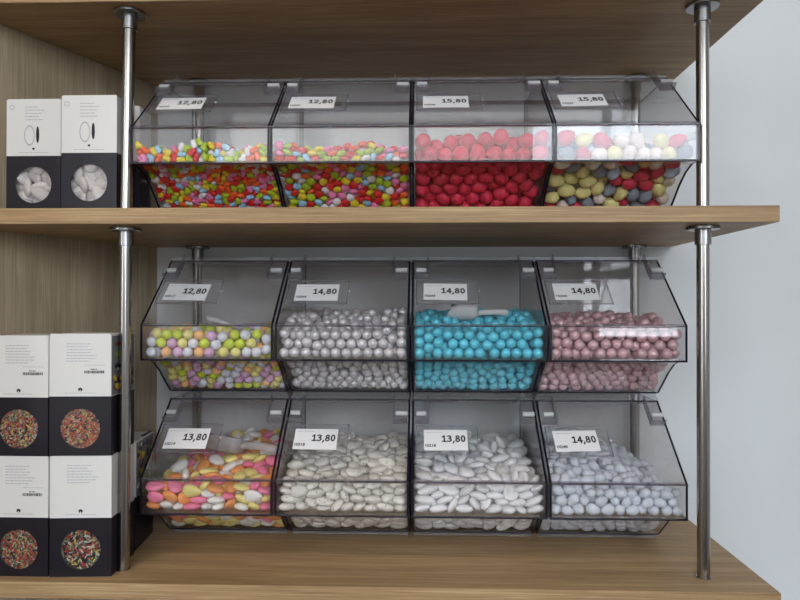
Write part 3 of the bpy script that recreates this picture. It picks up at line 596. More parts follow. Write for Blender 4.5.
295,383,211,7,7,29,5,227,210,276,21,59,5,5,430,384,171,15,1,51,4,445,349,192,8,7,55,7,236,331,213,3,50,18,7,611,424,120,3,56,17,5,712,431,334,23,59,8,4,484,295,307,4,4,34,4,
419,340,252,58,57,29,4,633,288,267,21,58,45,4,124,463,195,15,59,1,4,573,393,192,26,7,32,6,619,371,224,13,56,34,4,91,316,241,8,58,3,5,213,486,140,37,51,16,6,618,454,156,54,1,34,5,
193,418,143,1,10,57,7,566,313,209,26,4,26,7,618,465,129,31,6,49,5,498,417,132,41,55,57,5]),
 '12': (300, [
82,67,353,14,1,28,4,429,77,346,53,58,8,7,715,261,221,1,53,44,6,636,331,169,21,58,58,7,338,390,119,30,8,18,7,181,309,188,52,4,3,7,196,366,139,36,54,36,7,717,393,123,20,11,6,7,
211,277,211,59,53,46,6,598,176,267,56,57,52,6,668,280,209,56,6,6,6,581,280,210,36,53,33,6,718,183,263,56,57,55,5,401,276,211,6,55,35,6,716,77,330,0,58,45,7,147,363,142,37,4,24,6,
488,184,263,57,4,10,6,223,76,292,56,8,50,6,527,77,287,34,59,44,7,439,299,195,32,8,16,6,238,309,187,53,57,54,6,511,76,358,32,0,33,6,615,364,140,35,53,38,6,369,359,145,27,55,48,7,
140,241,233,36,3,28,5,347,235,237,33,54,42,5,299,75,307,2,3,22,5,623,295,199,30,53,42,6,663,361,142,36,54,38,5,596,77,327,55,1,15,6,206,75,328,57,59,57,5,280,280,211,24,56,2,7,
571,348,153,9,0,31,4,317,351,150,22,4,2,5,132,307,189,30,54,47,5,83,76,285,2,1,21,6,402,76,310,26,57,2,6,240,347,156,1,51,40,6,436,400,109,58,52,50,5,388,394,115,53,54,56,6,
417,367,138,7,5,27,4,718,300,195,5,53,41,6,541,263,219,54,56,56,4,298,240,235,34,1,24,7,333,77,334,32,57,51,6,396,316,185,39,57,37,7,541,78,320,29,0,2,7,645,77,293,37,5,42,7,
520,228,241,25,2,5,4,467,78,338,32,2,39,6,472,226,243,2,7,19,5,556,74,349,55,4,58,3,450,79,307,30,0,11,7,96,392,118,32,57,39,7,601,75,285,32,0,33,4,252,76,316,2,57,10,7,
131,160,271,3,4,24,6,268,75,285,28,59,57,4,547,193,260,27,0,3,6,311,307,190,21,3,58,4,393,232,244,34,4,35,6,438,196,259,5,59,31,6,573,383,124,24,54,54,5,144,399,111,57,8,13,5,
86,307,187,24,54,56,3,420,75,284,28,59,56,4,124,77,320,59,5,54,6,356,77,311,28,59,9,6,92,271,214,55,1,58,4,480,75,284,30,58,51,4,372,75,284,29,2,9,3,82,195,258,34,2,22,4,
596,218,247,6,55,35,5,198,161,270,55,59,56,4,82,78,315,2,1,12,5,467,266,217,54,58,55,5,615,401,111,34,50,39,6,429,243,231,57,4,12,4,483,341,158,5,0,31,3,717,356,148,56,0,5,6,
497,77,312,28,3,56,6,150,75,284,2,1,27,4,247,251,229,0,58,44,6,350,326,174,57,0,5,6,401,166,269,57,56,54,5,718,75,298,56,0,35,5,171,76,309,59,59,45,4,354,290,202,28,4,11,4,
680,88,285,29,2,29,5,438,336,165,58,58,55,5,506,397,111,25,5,4,4,642,76,327,30,1,33,4,276,177,269,57,1,39,6,326,75,284,28,0,15,4,505,288,203,31,57,42,4,382,77,338,31,1,4,5,
281,330,169,58,5,7,3,344,151,274,5,1,29,4,160,81,337,30,0,51,5,565,78,293,19,55,12,3,660,397,115,50,2,55,4,190,400,108,52,57,58,3,317,202,256,29,57,54,3,542,312,187,31,2,18,5,
112,343,161,5,3,34,4,126,75,352,57,0,21,3,677,203,255,57,1,9,4,189,243,233,32,0,28,4,692,334,170,4,2,36,6,646,172,267,1,56,46,4,588,317,181,25,57,48,4,163,277,215,32,58,51,6,
242,143,278,30,59,49,6,233,393,115,5,58,28,3,675,244,237,29,58,9,7,287,75,336,1,59,3,4,82,236,238,32,59,46,4,529,345,161,2,57,50,5,191,94,284,58,0,51,4,630,265,227,33,56,3,7,
363,200,258,29,59,30,5,265,380,134,58,0,43,6,513,373,142,22,10,42,4,265,216,252,26,2,17,5,121,102,289,3,53,44,4,233,188,262,35,3,19,4,149,201,257,34,56,29,3,639,232,245,25,0,19,4,
192,207,256,58,58,42,5,677,139,279,57,3,3,6,670,103,340,30,58,38,4,479,321,193,6,54,45,4,474,382,131,32,57,57,4,295,403,123,38,0,51,6,549,415,98,32,6,19,6,720,110,284,31,2,42,3,
720,228,251,55,57,15,6,201,340,171,31,54,7,4,675,110,310,32,2,29,6,450,157,276,27,59,35,5,76,340,170,45,0,39,4,226,114,348,2,5,2,5,673,315,192,32,6,46,3,155,339,171,1,4,50,4,
630,129,282,29,1,13,4,83,375,148,28,59,30,6,293,119,284,58,1,52,5,324,272,220,57,52,5,3,453,113,284,31,2,31,5,553,238,255,4,9,12,6,615,103,305,58,0,11,6,586,98,351,31,3,14,3,
115,215,260,43,11,14,4,519,156,282,8,0,19,6,547,118,287,54,0,56,4,561,157,286,5,0,36,5,152,109,360,2,56,31,5,717,374,174,6,57,36,7,166,132,283,32,0,3,4,510,112,332,57,2,58,7,
266,425,89,57,7,14,7,507,269,235,29,4,20,4,314,421,91,33,53,44,6,364,269,233,9,57,58,4,319,173,284,32,55,52,5,501,116,286,1,4,19,5,228,236,254,34,58,51,5,411,123,285,59,56,57,3,
528,411,130,32,55,37,4,474,425,91,33,0,28,7,81,121,284,3,57,36,3,718,423,101,48,8,36,6,363,423,94,21,9,8,7,388,359,175,32,59,8,6,372,119,286,25,57,7,3,457,376,157,58,56,21,4,
123,283,230,59,58,38,6,82,426,94,31,3,3,6,521,341,197,48,59,4,4,264,329,199,3,59,23,3,548,105,364,58,57,56,5,548,390,157,17,1,40,7,592,257,248,55,58,53,7,254,423,122,57,5,11,4,
676,427,129,26,7,40,4,474,422,126,57,53,23,4,222,427,88,35,7,27,4,487,363,180,52,5,58,4,128,328,215,31,58,22,6,289,373,164,56,54,3,4,684,396,147,3,0,41,4,608,370,175,2,1,58,4,
672,430,95,29,4,39,7,439,411,142,35,1,44,5,84,106,342,2,59,10,7,369,180,286,32,0,31,5,242,331,231,58,55,43,6,721,250,291,35,1,45,4,82,421,146,32,56,6,5,586,440,94,57,0,30,3,
618,231,271,31,0,19,5,175,188,284,27,2,17,4,516,218,274,29,59,7,6,631,430,115,55,54,52,5,538,306,217,0,2,5,7,718,125,328,3,3,33,6,226,410,146,3,58,0,7,413,391,160,32,57,51,6,
132,404,141,57,5,21,6,160,380,169,4,51,47,3,579,120,313,28,54,56,6,162,272,244,30,58,55,3,75,164,290,50,57,43,4,229,282,243,27,2,15,6,562,359,182,58,2,4,6,674,361,181,6,55,44,6,
432,282,235,4,4,21,7,600,140,350,30,5,24,5,414,121,342,32,59,31,5,621,122,332,30,55,44,4,550,285,243,32,0,13,6,687,307,223,5,5,9,4,642,147,341,52,56,48,6,81,127,313,34,59,22,6,
320,346,186,31,4,23,5,177,407,139,31,0,12,7,332,317,214,2,0,31,5,206,124,297,29,5,11,5,718,324,258,0,55,53,5,577,206,280,2,2,21,4,275,418,158,7,8,55,6,593,304,228,27,55,42,5,
101,436,120,34,0,33,6,109,188,290,0,1,58,5,717,151,296,34,57,45,7,519,153,346,23,59,38,4,556,129,335,32,1,34,6,80,274,251,35,5,16,5,248,385,165,27,59,30,5,81,230,269,56,1,7,4,
81,307,219,3,57,41,4,334,118,298,30,0,33,5,102,341,196,35,1,13,6,395,457,99,26,3,16,5,129,124,339,34,1,13,6,301,112,317,4,3,31,5,369,342,200,30,58,23,6,719,186,335,5,59,7,5,
604,151,301,53,56,14,6,718,349,228,32,1,18,5,549,350,221,26,4,59,5,471,213,277,30,58,55,4,163,118,314,29,56,47,5,448,347,192,26,57,54,5,221,344,203,32,57,12,5,718,294,235,58,57,42,6,
255,112,301,28,58,13,6,576,424,121,58,1,2,5,321,391,154,3,57,1,4,426,432,91,43,53,1,4,353,376,177,12,8,40,6,267,299,232,6,51,46,5,719,421,200,31,59,30,4,298,217,278,28,58,49,6,
679,174,286,26,5,5,3,646,307,220,55,56,54,5,293,449,111,3,58,19,6,335,248,262,30,55,46,7,396,274,261,24,58,28,4,295,260,267,6,52,18,3,173,246,268,57,58,15,3,390,303,247,35,1,0,6,
140,225,280,27,6,5,3,258,365,187,7,58,6,6,378,313,220,59,2,51,6,201,382,164,25,2,4,4,192,116,336,33,59,22,5,717,275,265,0,1,48,7,635,358,195,58,1,41,5,416,382,194,28,5,56,7,
703,213,277,31,58,34,3,405,209,277,32,56,53,7,106,405,168,27,0,38,4,593,395,149,33,3,20,6,127,157,362,29,0,46,7,87,151,348,57,2,6,3,82,225,339,4,52,10,5,98,191,352,35,1,34,3,
271,120,334,31,1,37,6,82,188,322,27,56,55,5,327,146,333,1,57,15,4,83,258,326,28,3,36,7,123,131,305,3,8,10,4,229,139,319,58,0,8,6,562,151,362,59,1,30,5,462,124,339,28,57,51,4,
369,205,325,2,55,2,4,388,115,318,27,0,59,5,81,225,300,2,59,54,5,686,152,325,7,2,33,6,83,354,311,29,1,55,6,82,318,292,31,1,12,6,88,265,282,59,3,4,3,268,151,304,10,51,28,4,
474,120,311,58,58,51,6,74,365,272,37,47,52,7,82,318,259,4,1,48,7,624,187,288,28,1,2,7,125,260,257,31,1,41,6,436,238,262,31,3,16,4,75,345,231,50,0,17,3,76,396,225,20,49,35,6,
265,266,258,1,7,56,6,659,212,277,55,2,16,4,474,263,253,30,1,36,4,678,249,269,2,57,7,5,84,485,233,59,1,19,7,84,438,222,26,5,39,5,206,317,219,58,58,21,4,78,375,187,49,4,11,6,
172,337,201,4,57,37,4,456,319,219,30,1,50,3,86,459,200,7,1,1,6,73,417,182,12,7,43,5,296,334,217,14,58,12,5,83,493,196,26,10,40,7,299,382,198,1,56,19,3,592,342,202,56,54,40,7,
82,461,167,33,1,18,5,718,334,201,31,6,15,4,522,374,193,27,51,52,5,97,495,154,47,55,26,6,81,463,137,0,59,36,4,82,497,107,50,49,54,5,81,466,101,51,51,28,4,184,431,106,40,52,33,4,
431,451,132,37,7,47,3,120,479,121,1,1,4,3,143,438,120,9,0,45,6,719,428,140,28,1,48,4,122,488,92,3,2,32,4,704,456,115,56,1,4,6,117,451,75,59,50,33,5,162,464,95,34,58,33,4,
153,434,81,38,4,22,4,494,459,100,55,0,1,5,81,490,70,55,57,50,4,81,451,67,33,59,30,3,208,463,95,29,3,48,3,188,459,68,0,1,31,6,237,461,70,27,2,28,7,368,494,75,20,0,0,6,
535,489,97,32,7,45,7,539,448,102,24,0,3,5,295,455,76,54,54,23,7,413,489,75,35,9,0,6,451,494,92,35,11,18,5,627,437,78,55,0,59,6,717,450,78,44,51,33,7,146,488,68,1,58,3,6,
379,458,68,32,59,32,6,494,496,74,41,57,33,4,535,451,69,3,1,28,6,588,459,71,25,3,39,6,269,489,70,26,3,31,5,316,488,67,58,0,27,5,439,458,67,29,2,57,3,487,458,67,28,0,21,5,
670,455,75,53,6,37,6,559,490,70,26,3,35,5,704,487,68,29,1,51,6,707,248,347,0,1,45,6,475,161,347,59,57,48,6,719,227,322,33,56,35,4,720,194,304,57,3,22,4,723,270,320,58,52,59,3,
718,298,293,29,59,30,5,285,185,299,58,4,43,4,718,372,251,32,0,36,5,192,311,246,1,1,48,6,719,396,225,31,59,30,4,705,379,203,30,4,14,3,720,444,221,29,4,18,3,719,420,169,31,3,31,5,
720,458,177,12,57,35,4,724,487,145,8,6,8,5,368,403,143,3,57,38,5,719,494,102,8,10,20,6,444,460,97,2,53,39,4,300,459,355,49,11,32,7,346,467,357,35,55,37,4,371,433,359,57,2,16,6,
81,486,344,31,5,33,7,266,487,348,27,58,32,6,327,418,352,34,56,3,5,390,465,345,33,6,44,7,612,490,346,30,8,56,3,717,388,357,4,4,29,7,260,365,353,30,3,51,5,301,339,359,1,57,2,4,
390,388,356,29,59,35,6,489,450,340,36,2,19,7,125,488,340,29,0,57,4,218,438,337,25,3,14,7,345,377,351,59,59,30,5,420,489,336,0,57,20,4,469,412,339,10,3,45,6,576,488,336,58,57,27,5,
701,336,353,59,56,58,6,342,328,349,29,4,34,7,443,451,337,32,2,8,3,527,487,329,57,1,21,7,594,414,336,7,0,56,6,643,487,324,7,8,35,7,687,418,331,49,54,52,6,81,433,332,0,3,42,4,
125,263,347,58,57,7,5,122,361,332,12,4,39,6,162,217,354,3,3,44,4,191,344,336,54,3,46,6,195,480,325,29,4,33,6,293,295,343,26,55,15,6,377,345,342,29,3,32,3,418,356,337,6,59,17,4,
497,379,329,51,53,43,5,507,417,322,43,9,0,7,613,451,330,24,59,54,6,662,269,340,47,52,26,6,675,379,337,3,56,34,7,167,277,344,1,58,58,4,277,249,347,56,0,53,6,369,257,347,1,54,52,4,
428,310,341,0,59,52,5,460,368,328,2,51,16,3,481,337,336,2,0,53,5,607,365,335,29,57,56,6,719,363,333,33,1,41,5,718,445,336,27,0,30,5,195,234,342,28,2,34,7,232,362,330,30,2,35,3,
313,352,332,4,2,0,7,385,296,337,32,5,38,3,436,196,344,26,56,21,6,506,195,350,30,1,6,4,633,203,345,30,57,44,7,346,285,327,55,4,49,7,166,155,338,1,5,56,5,237,245,331,2,57,8,6,
310,313,318,15,9,26,5,402,244,332,31,59,54,6,720,316,323,4,2,47,4,207,170,336,35,56,27,5,285,172,334,32,55,58,5,398,166,334,30,57,9,6,670,230,328,1,58,37,6,314,264,319,55,1,54,6,
719,489,294,54,1,54,5,433,134,310,35,1,12,4,718,411,286,59,0,8,4,719,448,273,24,56,31,4,718,414,254,24,57,55,5,716,487,229,58,1,27,6,498,400,174,36,0,1,4,652,488,67,58,1,34,5,
294,392,351,54,59,24,4,95,390,330,58,58,28,5,82,306,325,4,3,19,6,82,399,305,57,2,42,5,448,169,313,19,2,59,5,84,415,278,0,58,17,6,142,195,306,25,1,41,6,526,427,159,50,54,50,5,
647,147,304,55,4,7,5,719,364,281,29,57,6,5,160,371,230,32,59,1,5,222,172,295,29,0,10,5,413,199,317,3,1,6,6,449,211,300,54,5,19,7,494,213,305,56,3,41,6,342,212,292,29,3,18,4,
256,241,282,56,1,37,6,410,259,285,27,1,46,5,364,293,288,55,52,35,4,719,391,312,35,0,53,5,331,344,241,25,59,20,6,105,367,226,33,57,51,7,374,243,276,36,4,6,6,468,461,132,57,52,15,6,
215,444,123,38,1,15,6,119,442,149,5,7,18,4,632,275,261,0,57,59,5,558,262,275,35,58,25,3,518,272,265,30,59,10,6,639,456,151,1,0,35,4,471,264,306,33,0,26,4,105,161,319,34,6,25,3,
534,144,310,31,0,9,4,452,413,178,28,58,2,7,719,487,325,30,2,24,4,670,288,254,32,4,35,7,515,333,241,57,59,18,6,573,380,208,50,11,2,5,475,297,236,3,55,19,4,386,405,175,25,59,8,4,
344,294,260,1,0,31,6,320,430,158,24,7,35,3,143,269,285,30,0,29,6,221,378,225,27,2,58,3,661,393,213,53,58,28,6,185,376,206,55,5,16,5,139,368,203,34,3,1,6,310,308,240,5,58,1,3,
205,272,265,26,58,11,7,253,210,297,36,5,58,7,219,386,193,33,2,35,4,120,378,182,25,3,40,3,251,459,103,29,54,13,4,397,432,127,28,57,14,6,639,390,152,27,57,44,5,716,488,262,30,55,40,6,
531,237,303,59,9,58,4,428,248,309,30,1,57,4,477,407,233,28,7,27,6,649,221,302,2,2,38,3,535,190,294,2,1,6,4,402,158,302,3,1,13,5,187,158,309,57,56,7,4,146,158,315,8,0,9,4,
620,315,244,58,58,47,3,307,158,311,32,3,47,3,415,342,214,1,4,38,7,177,463,123,26,1,54,4]),
 '13': (204, [
700,100,308,13,4,12,8,379,92,313,48,52,45,7,461,89,307,8,1,32,6,422,92,377,31,6,2,6,628,93,375,4,59,25,5,97,96,374,59,3,22,6,294,97,308,33,0,15,7,496,90,393,19,8,40,6,
136,96,306,0,4,18,6,334,97,374,6,0,10,6,707,93,386,42,6,11,4,611,94,304,57,2,43,4,541,94,305,18,1,12,4,531,370,160,51,3,32,6,199,292,227,8,4,28,6,244,91,365,30,8,9,2,
211,91,305,43,58,39,3,99,288,229,11,58,37,6,217,399,137,30,6,10,7,453,390,145,48,53,38,5,664,324,201,50,55,49,6,409,335,192,40,4,59,6,444,282,235,31,1,4,6,566,229,266,12,58,46,6,
251,342,184,37,58,37,6,300,398,142,30,57,2,7,636,215,281,38,54,23,5,595,405,128,55,57,50,5,280,288,229,45,6,22,5,587,331,191,17,9,6,3,359,285,228,59,7,27,4,524,291,234,23,51,27,5,
378,390,142,51,55,42,5,558,129,366,34,57,47,6,622,277,237,42,55,53,5,95,346,179,17,58,39,5,704,251,251,48,57,53,4,99,203,275,23,4,55,2,330,340,184,20,54,43,3,670,428,111,21,10,21,7,
477,223,271,52,58,36,6,318,225,266,8,1,55,4,176,357,195,41,54,10,6,699,386,174,45,1,28,5,176,173,292,34,57,51,7,172,136,356,28,4,50,5,254,165,294,37,57,41,6,706,180,289,49,11,2,4,
344,164,299,14,9,1,7,392,224,271,51,2,40,5,154,247,264,7,10,51,6,98,433,103,10,7,59,4,92,154,324,53,8,39,4,513,424,109,1,6,27,4,513,161,294,43,4,1,5,136,410,160,27,1,32,5,
487,345,214,19,2,1,4,238,246,283,9,2,2,7,422,165,295,39,58,10,4,170,436,98,16,56,38,3,338,440,100,57,54,23,3,423,445,88,0,7,26,3,312,169,384,49,1,39,6,648,156,330,41,1,54,4,
635,459,175,43,0,35,5,464,146,352,7,5,30,2,617,391,196,48,3,30,6,99,466,174,12,2,2,3,487,410,204,40,59,33,3,391,160,363,40,5,59,4,608,196,380,44,6,10,4,704,169,386,32,51,52,7,
698,393,248,8,3,31,5,253,464,145,31,6,28,6,287,250,408,0,4,37,7,298,502,90,33,1,9,6,238,165,364,12,4,18,4,147,454,230,6,57,44,6,699,504,164,20,59,26,5,547,241,388,0,10,28,7,
95,331,286,58,8,26,5,565,197,328,4,5,55,2,95,393,237,30,56,41,6,554,388,237,27,11,14,6,594,264,336,17,3,26,6,602,472,91,8,1,31,7,166,342,267,23,8,38,5,700,489,89,25,2,28,4,
219,492,86,27,0,44,3,238,369,252,24,6,39,7,709,325,262,6,49,1,3,488,215,343,17,4,23,3,453,503,115,37,8,51,6,102,531,150,17,5,32,6,93,259,318,36,56,44,3,378,501,90,4,56,5,5,
320,340,252,17,3,48,3,402,466,152,54,8,23,5,306,408,218,10,3,3,7,363,229,342,18,59,25,5,176,483,163,23,54,17,7,231,537,144,3,3,2,6,129,494,89,41,6,36,5,585,508,158,33,50,56,5,
438,270,315,26,57,47,5,102,606,163,18,1,3,6,173,315,396,3,2,58,7,97,382,389,54,9,35,7,258,320,396,16,12,57,6,92,317,361,1,7,23,3,150,230,349,2,12,55,5,649,253,394,54,2,50,4,
632,357,259,11,4,59,3,552,448,173,54,0,56,4,103,575,91,33,0,53,7,268,574,90,4,56,22,5,524,487,88,11,5,49,4,179,553,92,11,54,35,3,696,316,378,7,0,0,7,703,245,341,5,57,10,7,
381,386,398,2,8,59,6,285,223,340,59,52,38,4,685,365,316,48,0,0,7,515,277,318,8,58,48,7,573,316,288,6,47,31,5,705,458,307,58,10,2,7,708,520,237,49,8,51,3,705,451,211,37,7,50,3,
677,584,224,39,52,15,3,410,407,206,33,1,51,5,708,643,212,40,6,52,3,680,606,154,17,0,40,5,704,560,93,48,7,50,7,706,678,151,57,57,46,4,702,636,89,7,57,59,3,414,562,93,38,50,26,3,
492,571,86,54,3,55,4,575,549,90,52,1,59,6,542,864,394,23,57,28,6,367,681,394,49,9,11,8,245,645,396,34,9,57,3,334,796,387,29,2,47,5,505,782,386,24,53,39,7,503,512,409,16,4,47,3,
162,729,389,8,52,57,4,288,860,377,25,54,58,5,432,516,404,52,53,5,4,614,820,377,5,0,54,6,674,677,391,23,55,50,5,94,687,374,34,11,34,6,237,752,372,19,8,7,8,640,747,372,45,2,57,7,
171,662,374,4,7,22,5,116,609,371,26,12,49,6,205,479,386,29,7,1,3,218,583,379,9,54,29,6,558,725,358,42,8,46,7,598,655,370,56,4,32,6,704,546,387,49,55,26,3,93,518,384,19,3,17,5,
482,444,380,18,10,25,6,542,563,374,49,56,26,6,633,391,390,39,0,18,4,342,612,366,11,4,2,4,566,432,377,22,9,29,6,619,584,365,50,9,33,3,701,412,380,59,50,24,6,518,375,376,2,52,11,7,
335,306,378,48,54,52,7,211,373,368,55,11,24,3,406,287,374,52,9,33,3,430,218,380,24,14,27,5,226,259,360,49,2,42,5,174,293,322,53,5,54,4,483,483,184,7,58,8,6,97,657,97,0,13,22,8,
646,525,121,22,0,52,2,98,775,346,45,58,57,3,99,448,360,57,3,1,3,102,399,312,54,2,4,5,297,386,384,51,3,25,7,698,793,362,44,6,30,6,694,546,309,23,5,1,7,707,619,280,4,2,50,3,
699,751,152,15,0,36,4,708,795,89,21,9,13,3,664,295,304,7,54,3,6,640,457,354,53,11,17,3,364,297,302,17,5,18,5,502,349,286,0,6,40,6,422,344,271,21,57,39,8,579,452,305,55,6,38,4,
168,516,272,28,0,53,5,365,404,268,26,59,15,7,95,462,281,10,4,45,6,102,520,230,12,5,57,6,590,449,234,4,2,27,5,337,454,169,29,1,49,3,221,438,213,14,59,19,7,577,380,318,17,0,36,7,
151,362,338,46,7,10,3,369,537,228,24,58,56,5,642,422,289,57,49,19,3,102,811,215,34,6,2,5]),
 '14': (227, [
108,92,387,43,55,0,9,703,101,307,0,4,17,7,289,89,371,37,6,59,6,201,92,376,36,57,59,6,111,95,307,24,0,37,7,465,87,372,6,10,53,5,356,101,308,2,0,10,7,173,359,171,58,3,0,8,
667,85,369,8,57,57,3,587,90,368,57,3,5,4,104,306,216,35,2,1,7,425,89,307,37,9,24,2,627,104,307,30,59,42,6,384,85,371,55,57,31,2,280,311,213,36,58,57,7,198,91,303,12,2,6,3,
273,85,302,53,1,34,3,493,92,301,28,3,20,2,264,368,160,35,3,32,6,501,321,202,52,2,33,5,667,350,175,12,56,38,5,469,373,154,9,8,22,4,105,180,286,29,3,59,6,608,386,144,35,55,49,6,
194,324,236,53,1,6,9,323,249,254,44,58,44,7,99,391,135,30,2,27,2,549,272,233,10,3,58,2,588,326,196,9,58,36,5,699,250,250,20,5,29,5,277,191,288,26,54,57,6,336,346,177,40,8,17,3,
560,91,303,32,4,44,2,235,260,254,31,59,11,7,621,248,253,51,9,21,6,358,183,288,11,59,37,8,402,355,169,36,6,34,2,397,253,246,32,55,48,3,538,375,150,1,52,47,2,675,180,287,56,4,3,7,
174,214,271,4,58,54,3,593,184,280,15,6,19,2,368,398,138,3,55,4,3,468,276,251,44,59,35,3,432,427,107,52,2,58,5,482,215,270,9,5,4,3,105,258,274,15,0,2,7,711,403,133,19,56,12,2,
709,308,213,1,1,44,2,442,155,296,45,4,57,6,304,421,109,24,56,39,3,528,161,293,58,57,44,5,427,311,218,34,6,44,3,211,406,133,56,10,42,2,101,208,358,37,58,42,8,99,384,207,27,58,11,6,
674,448,91,40,5,1,7,647,305,230,58,7,50,2,173,441,92,47,9,6,3,239,150,337,30,58,21,9,591,461,97,54,9,9,8,498,433,136,53,11,58,4,156,157,377,43,57,42,4,104,297,352,7,54,4,8,
173,159,308,28,56,13,3,105,454,168,56,2,26,9,107,477,93,47,0,2,9,97,367,278,59,4,45,7,93,610,254,51,10,37,5,241,408,217,22,55,38,5,103,529,238,36,1,1,5,354,329,249,56,59,22,6,
93,523,158,33,13,41,5,248,447,87,46,4,4,3,325,150,356,27,7,28,6,98,454,244,59,3,37,7,584,153,343,40,3,34,3,554,240,292,7,0,1,4,99,604,132,18,59,52,5,703,154,362,26,56,46,9,
105,437,319,21,5,59,8,102,558,304,43,4,3,6,96,732,177,40,57,52,3,548,205,350,57,5,36,1,367,398,224,53,52,22,5,101,669,161,34,0,29,4,360,468,131,27,7,48,8,282,482,140,47,55,50,6,
420,241,312,55,7,6,6,418,147,372,53,54,56,3,90,677,225,38,6,15,2,106,368,354,55,4,56,7,587,305,269,7,56,44,1,109,464,394,43,3,58,8,663,426,176,56,59,40,5,231,274,325,33,1,48,5,
322,425,178,40,0,4,4,232,553,155,42,57,22,7,607,398,212,37,0,52,5,157,548,133,42,59,28,3,169,398,279,7,1,14,6,487,155,353,59,6,46,8,432,486,160,43,55,25,8,697,560,162,44,57,38,9,
288,318,286,23,5,12,6,564,518,135,14,58,51,3,509,487,92,7,57,30,8,512,401,204,0,3,48,3,433,386,248,34,4,12,5,162,512,191,39,2,7,5,679,290,376,49,14,51,6,435,420,184,18,59,2,3,
707,386,224,13,9,7,5,705,514,99,25,48,47,7,565,448,174,16,59,7,5,99,863,269,13,50,11,7,676,446,245,13,3,58,5,538,274,393,15,50,14,5,211,227,376,21,58,11,5,632,370,275,10,2,23,6,
433,470,232,34,0,44,6,440,211,385,44,11,35,4,340,410,384,57,10,45,6,166,253,328,9,1,53,4,360,470,213,30,55,30,3,170,422,210,14,53,37,5,222,471,175,57,1,48,4,102,547,87,12,2,56,5,
422,492,85,6,2,2,4,201,504,90,24,0,32,7,341,516,83,21,1,33,1,279,544,94,43,52,5,4,409,555,84,28,3,56,2,541,560,83,54,2,42,2,609,529,86,58,59,25,3,338,260,399,26,0,39,9,
694,359,362,13,6,32,9,705,429,377,51,10,35,2,703,536,397,56,55,14,8,632,231,333,13,55,5,4,707,244,325,42,2,13,5,373,204,357,4,6,51,1,705,678,376,42,0,50,6,693,480,338,15,58,2,5,
702,751,386,55,2,0,2,704,413,303,53,58,10,8,699,605,344,35,57,36,6,701,324,283,22,7,39,7,700,543,323,40,57,1,2,710,798,342,6,10,48,3,693,675,300,12,59,28,9,188,339,343,43,11,59,7,
702,502,271,55,4,25,3,702,864,344,47,59,56,2,145,320,294,53,2,12,2,420,313,293,30,0,38,6,501,316,305,39,55,45,8,704,566,246,5,11,52,8,706,763,271,5,58,50,5,707,855,270,57,4,46,6,
241,373,283,29,3,9,6,707,497,201,19,54,11,6,301,423,257,43,58,17,5,687,638,230,9,3,58,8,701,804,212,58,57,29,2,703,746,175,49,7,0,6,698,676,169,18,2,58,5,696,864,182,56,55,29,7,
642,497,152,48,2,3,6,711,627,119,46,11,0,2,709,688,95,13,14,19,3,702,852,90,0,3,44,8,706,757,95,30,47,23,4,473,544,109,35,58,36,4,456,612,90,42,1,59,8,464,806,407,14,7,47,2,
364,844,389,59,55,9,7,98,658,397,41,0,21,8,160,601,408,58,57,19,3,342,745,389,22,54,43,8,459,736,398,19,57,36,3,491,864,397,50,7,47,2,164,832,382,42,5,53,2,162,513,404,46,3,47,5,
466,673,396,35,59,31,3,643,572,400,37,11,4,4,549,865,370,45,4,23,4,249,548,390,22,59,54,8,557,731,378,25,2,53,3,435,859,362,20,4,13,5,416,780,354,3,12,54,8,481,599,381,49,55,36,9,
583,613,377,39,10,29,6,102,558,380,45,3,9,6,331,566,381,18,1,42,6,540,665,363,34,13,47,5,544,345,383,11,8,37,9,466,526,368,53,7,13,7,619,418,387,44,59,35,4,96,798,347,39,55,14,7,
473,335,376,22,8,48,2,164,411,358,53,52,28,6,215,491,362,40,57,35,1,411,293,370,28,58,45,8,279,288,372,47,5,6,2,618,358,362,46,4,13,2,240,428,339,4,10,37,7,273,199,375,54,54,33,1,
100,675,90,58,59,11,6,96,750,85,6,5,6,2,198,649,366,57,7,8,4,397,542,371,15,8,9,4,308,245,326,48,2,25,7,372,375,304,53,9,20,9,565,372,314,18,4,42,8,559,363,244,42,58,0,2,
100,617,336,27,58,30,3,502,396,280,35,53,8,6,495,470,278,28,57,10,5,98,729,313,0,4,4,2,533,492,218,32,0,34,7,122,798,154,42,59,27,9,354,297,319,23,53,53,2,613,472,218,29,5,49,2,
119,674,288,29,8,9,3,101,802,222,43,1,2,4,215,615,207,2,3,10,8]),
 '21': (300, [
480,81,299,286,81,394,200,81,346,168,82,298,86,81,298,347,81,298,663,81,396,540,81,393,
229,81,395,315,81,345,570,81,344,118,80,400,659,81,299,346,81,392,414,81,387,141,80,349,
603,93,299,257,80,346,714,81,370,598,80,393,474,83,381,714,81,314,630,80,347,285,82,298,
439,80,338,173,80,395,514,80,343,229,89,298,86,84,354,377,80,345,542,94,298,402,86,297,
662,323,190,349,260,237,714,157,402,411,357,160,361,413,110,423,203,416,416,406,117,255,426,98,
657,395,126,99,343,172,86,265,233,141,272,229,379,169,419,472,403,119,152,354,162,715,266,232,
528,403,118,714,391,130,138,396,126,305,338,177,626,429,97,606,323,190,412,263,234,586,399,122,
522,363,155,361,339,176,192,429,97,715,350,165,252,324,190,262,365,153,207,355,161,714,476,81,
403,447,81,138,436,89,466,360,156,493,325,189,86,422,102,578,359,159,332,375,144,549,324,189,
85,382,137,197,316,196,634,358,159,139,319,201,462,286,221,714,310,201,306,410,112,689,429,97,
570,438,88,459,443,84,714,206,269,515,442,84,86,143,291,222,394,127,315,298,211,636,278,225,
331,447,80,391,305,206,519,287,220,263,281,223,576,286,221,667,131,322,667,240,249,488,244,246,
300,237,251,209,272,229,714,134,294,247,397,413,471,177,401,543,244,246,600,243,247,245,237,251,
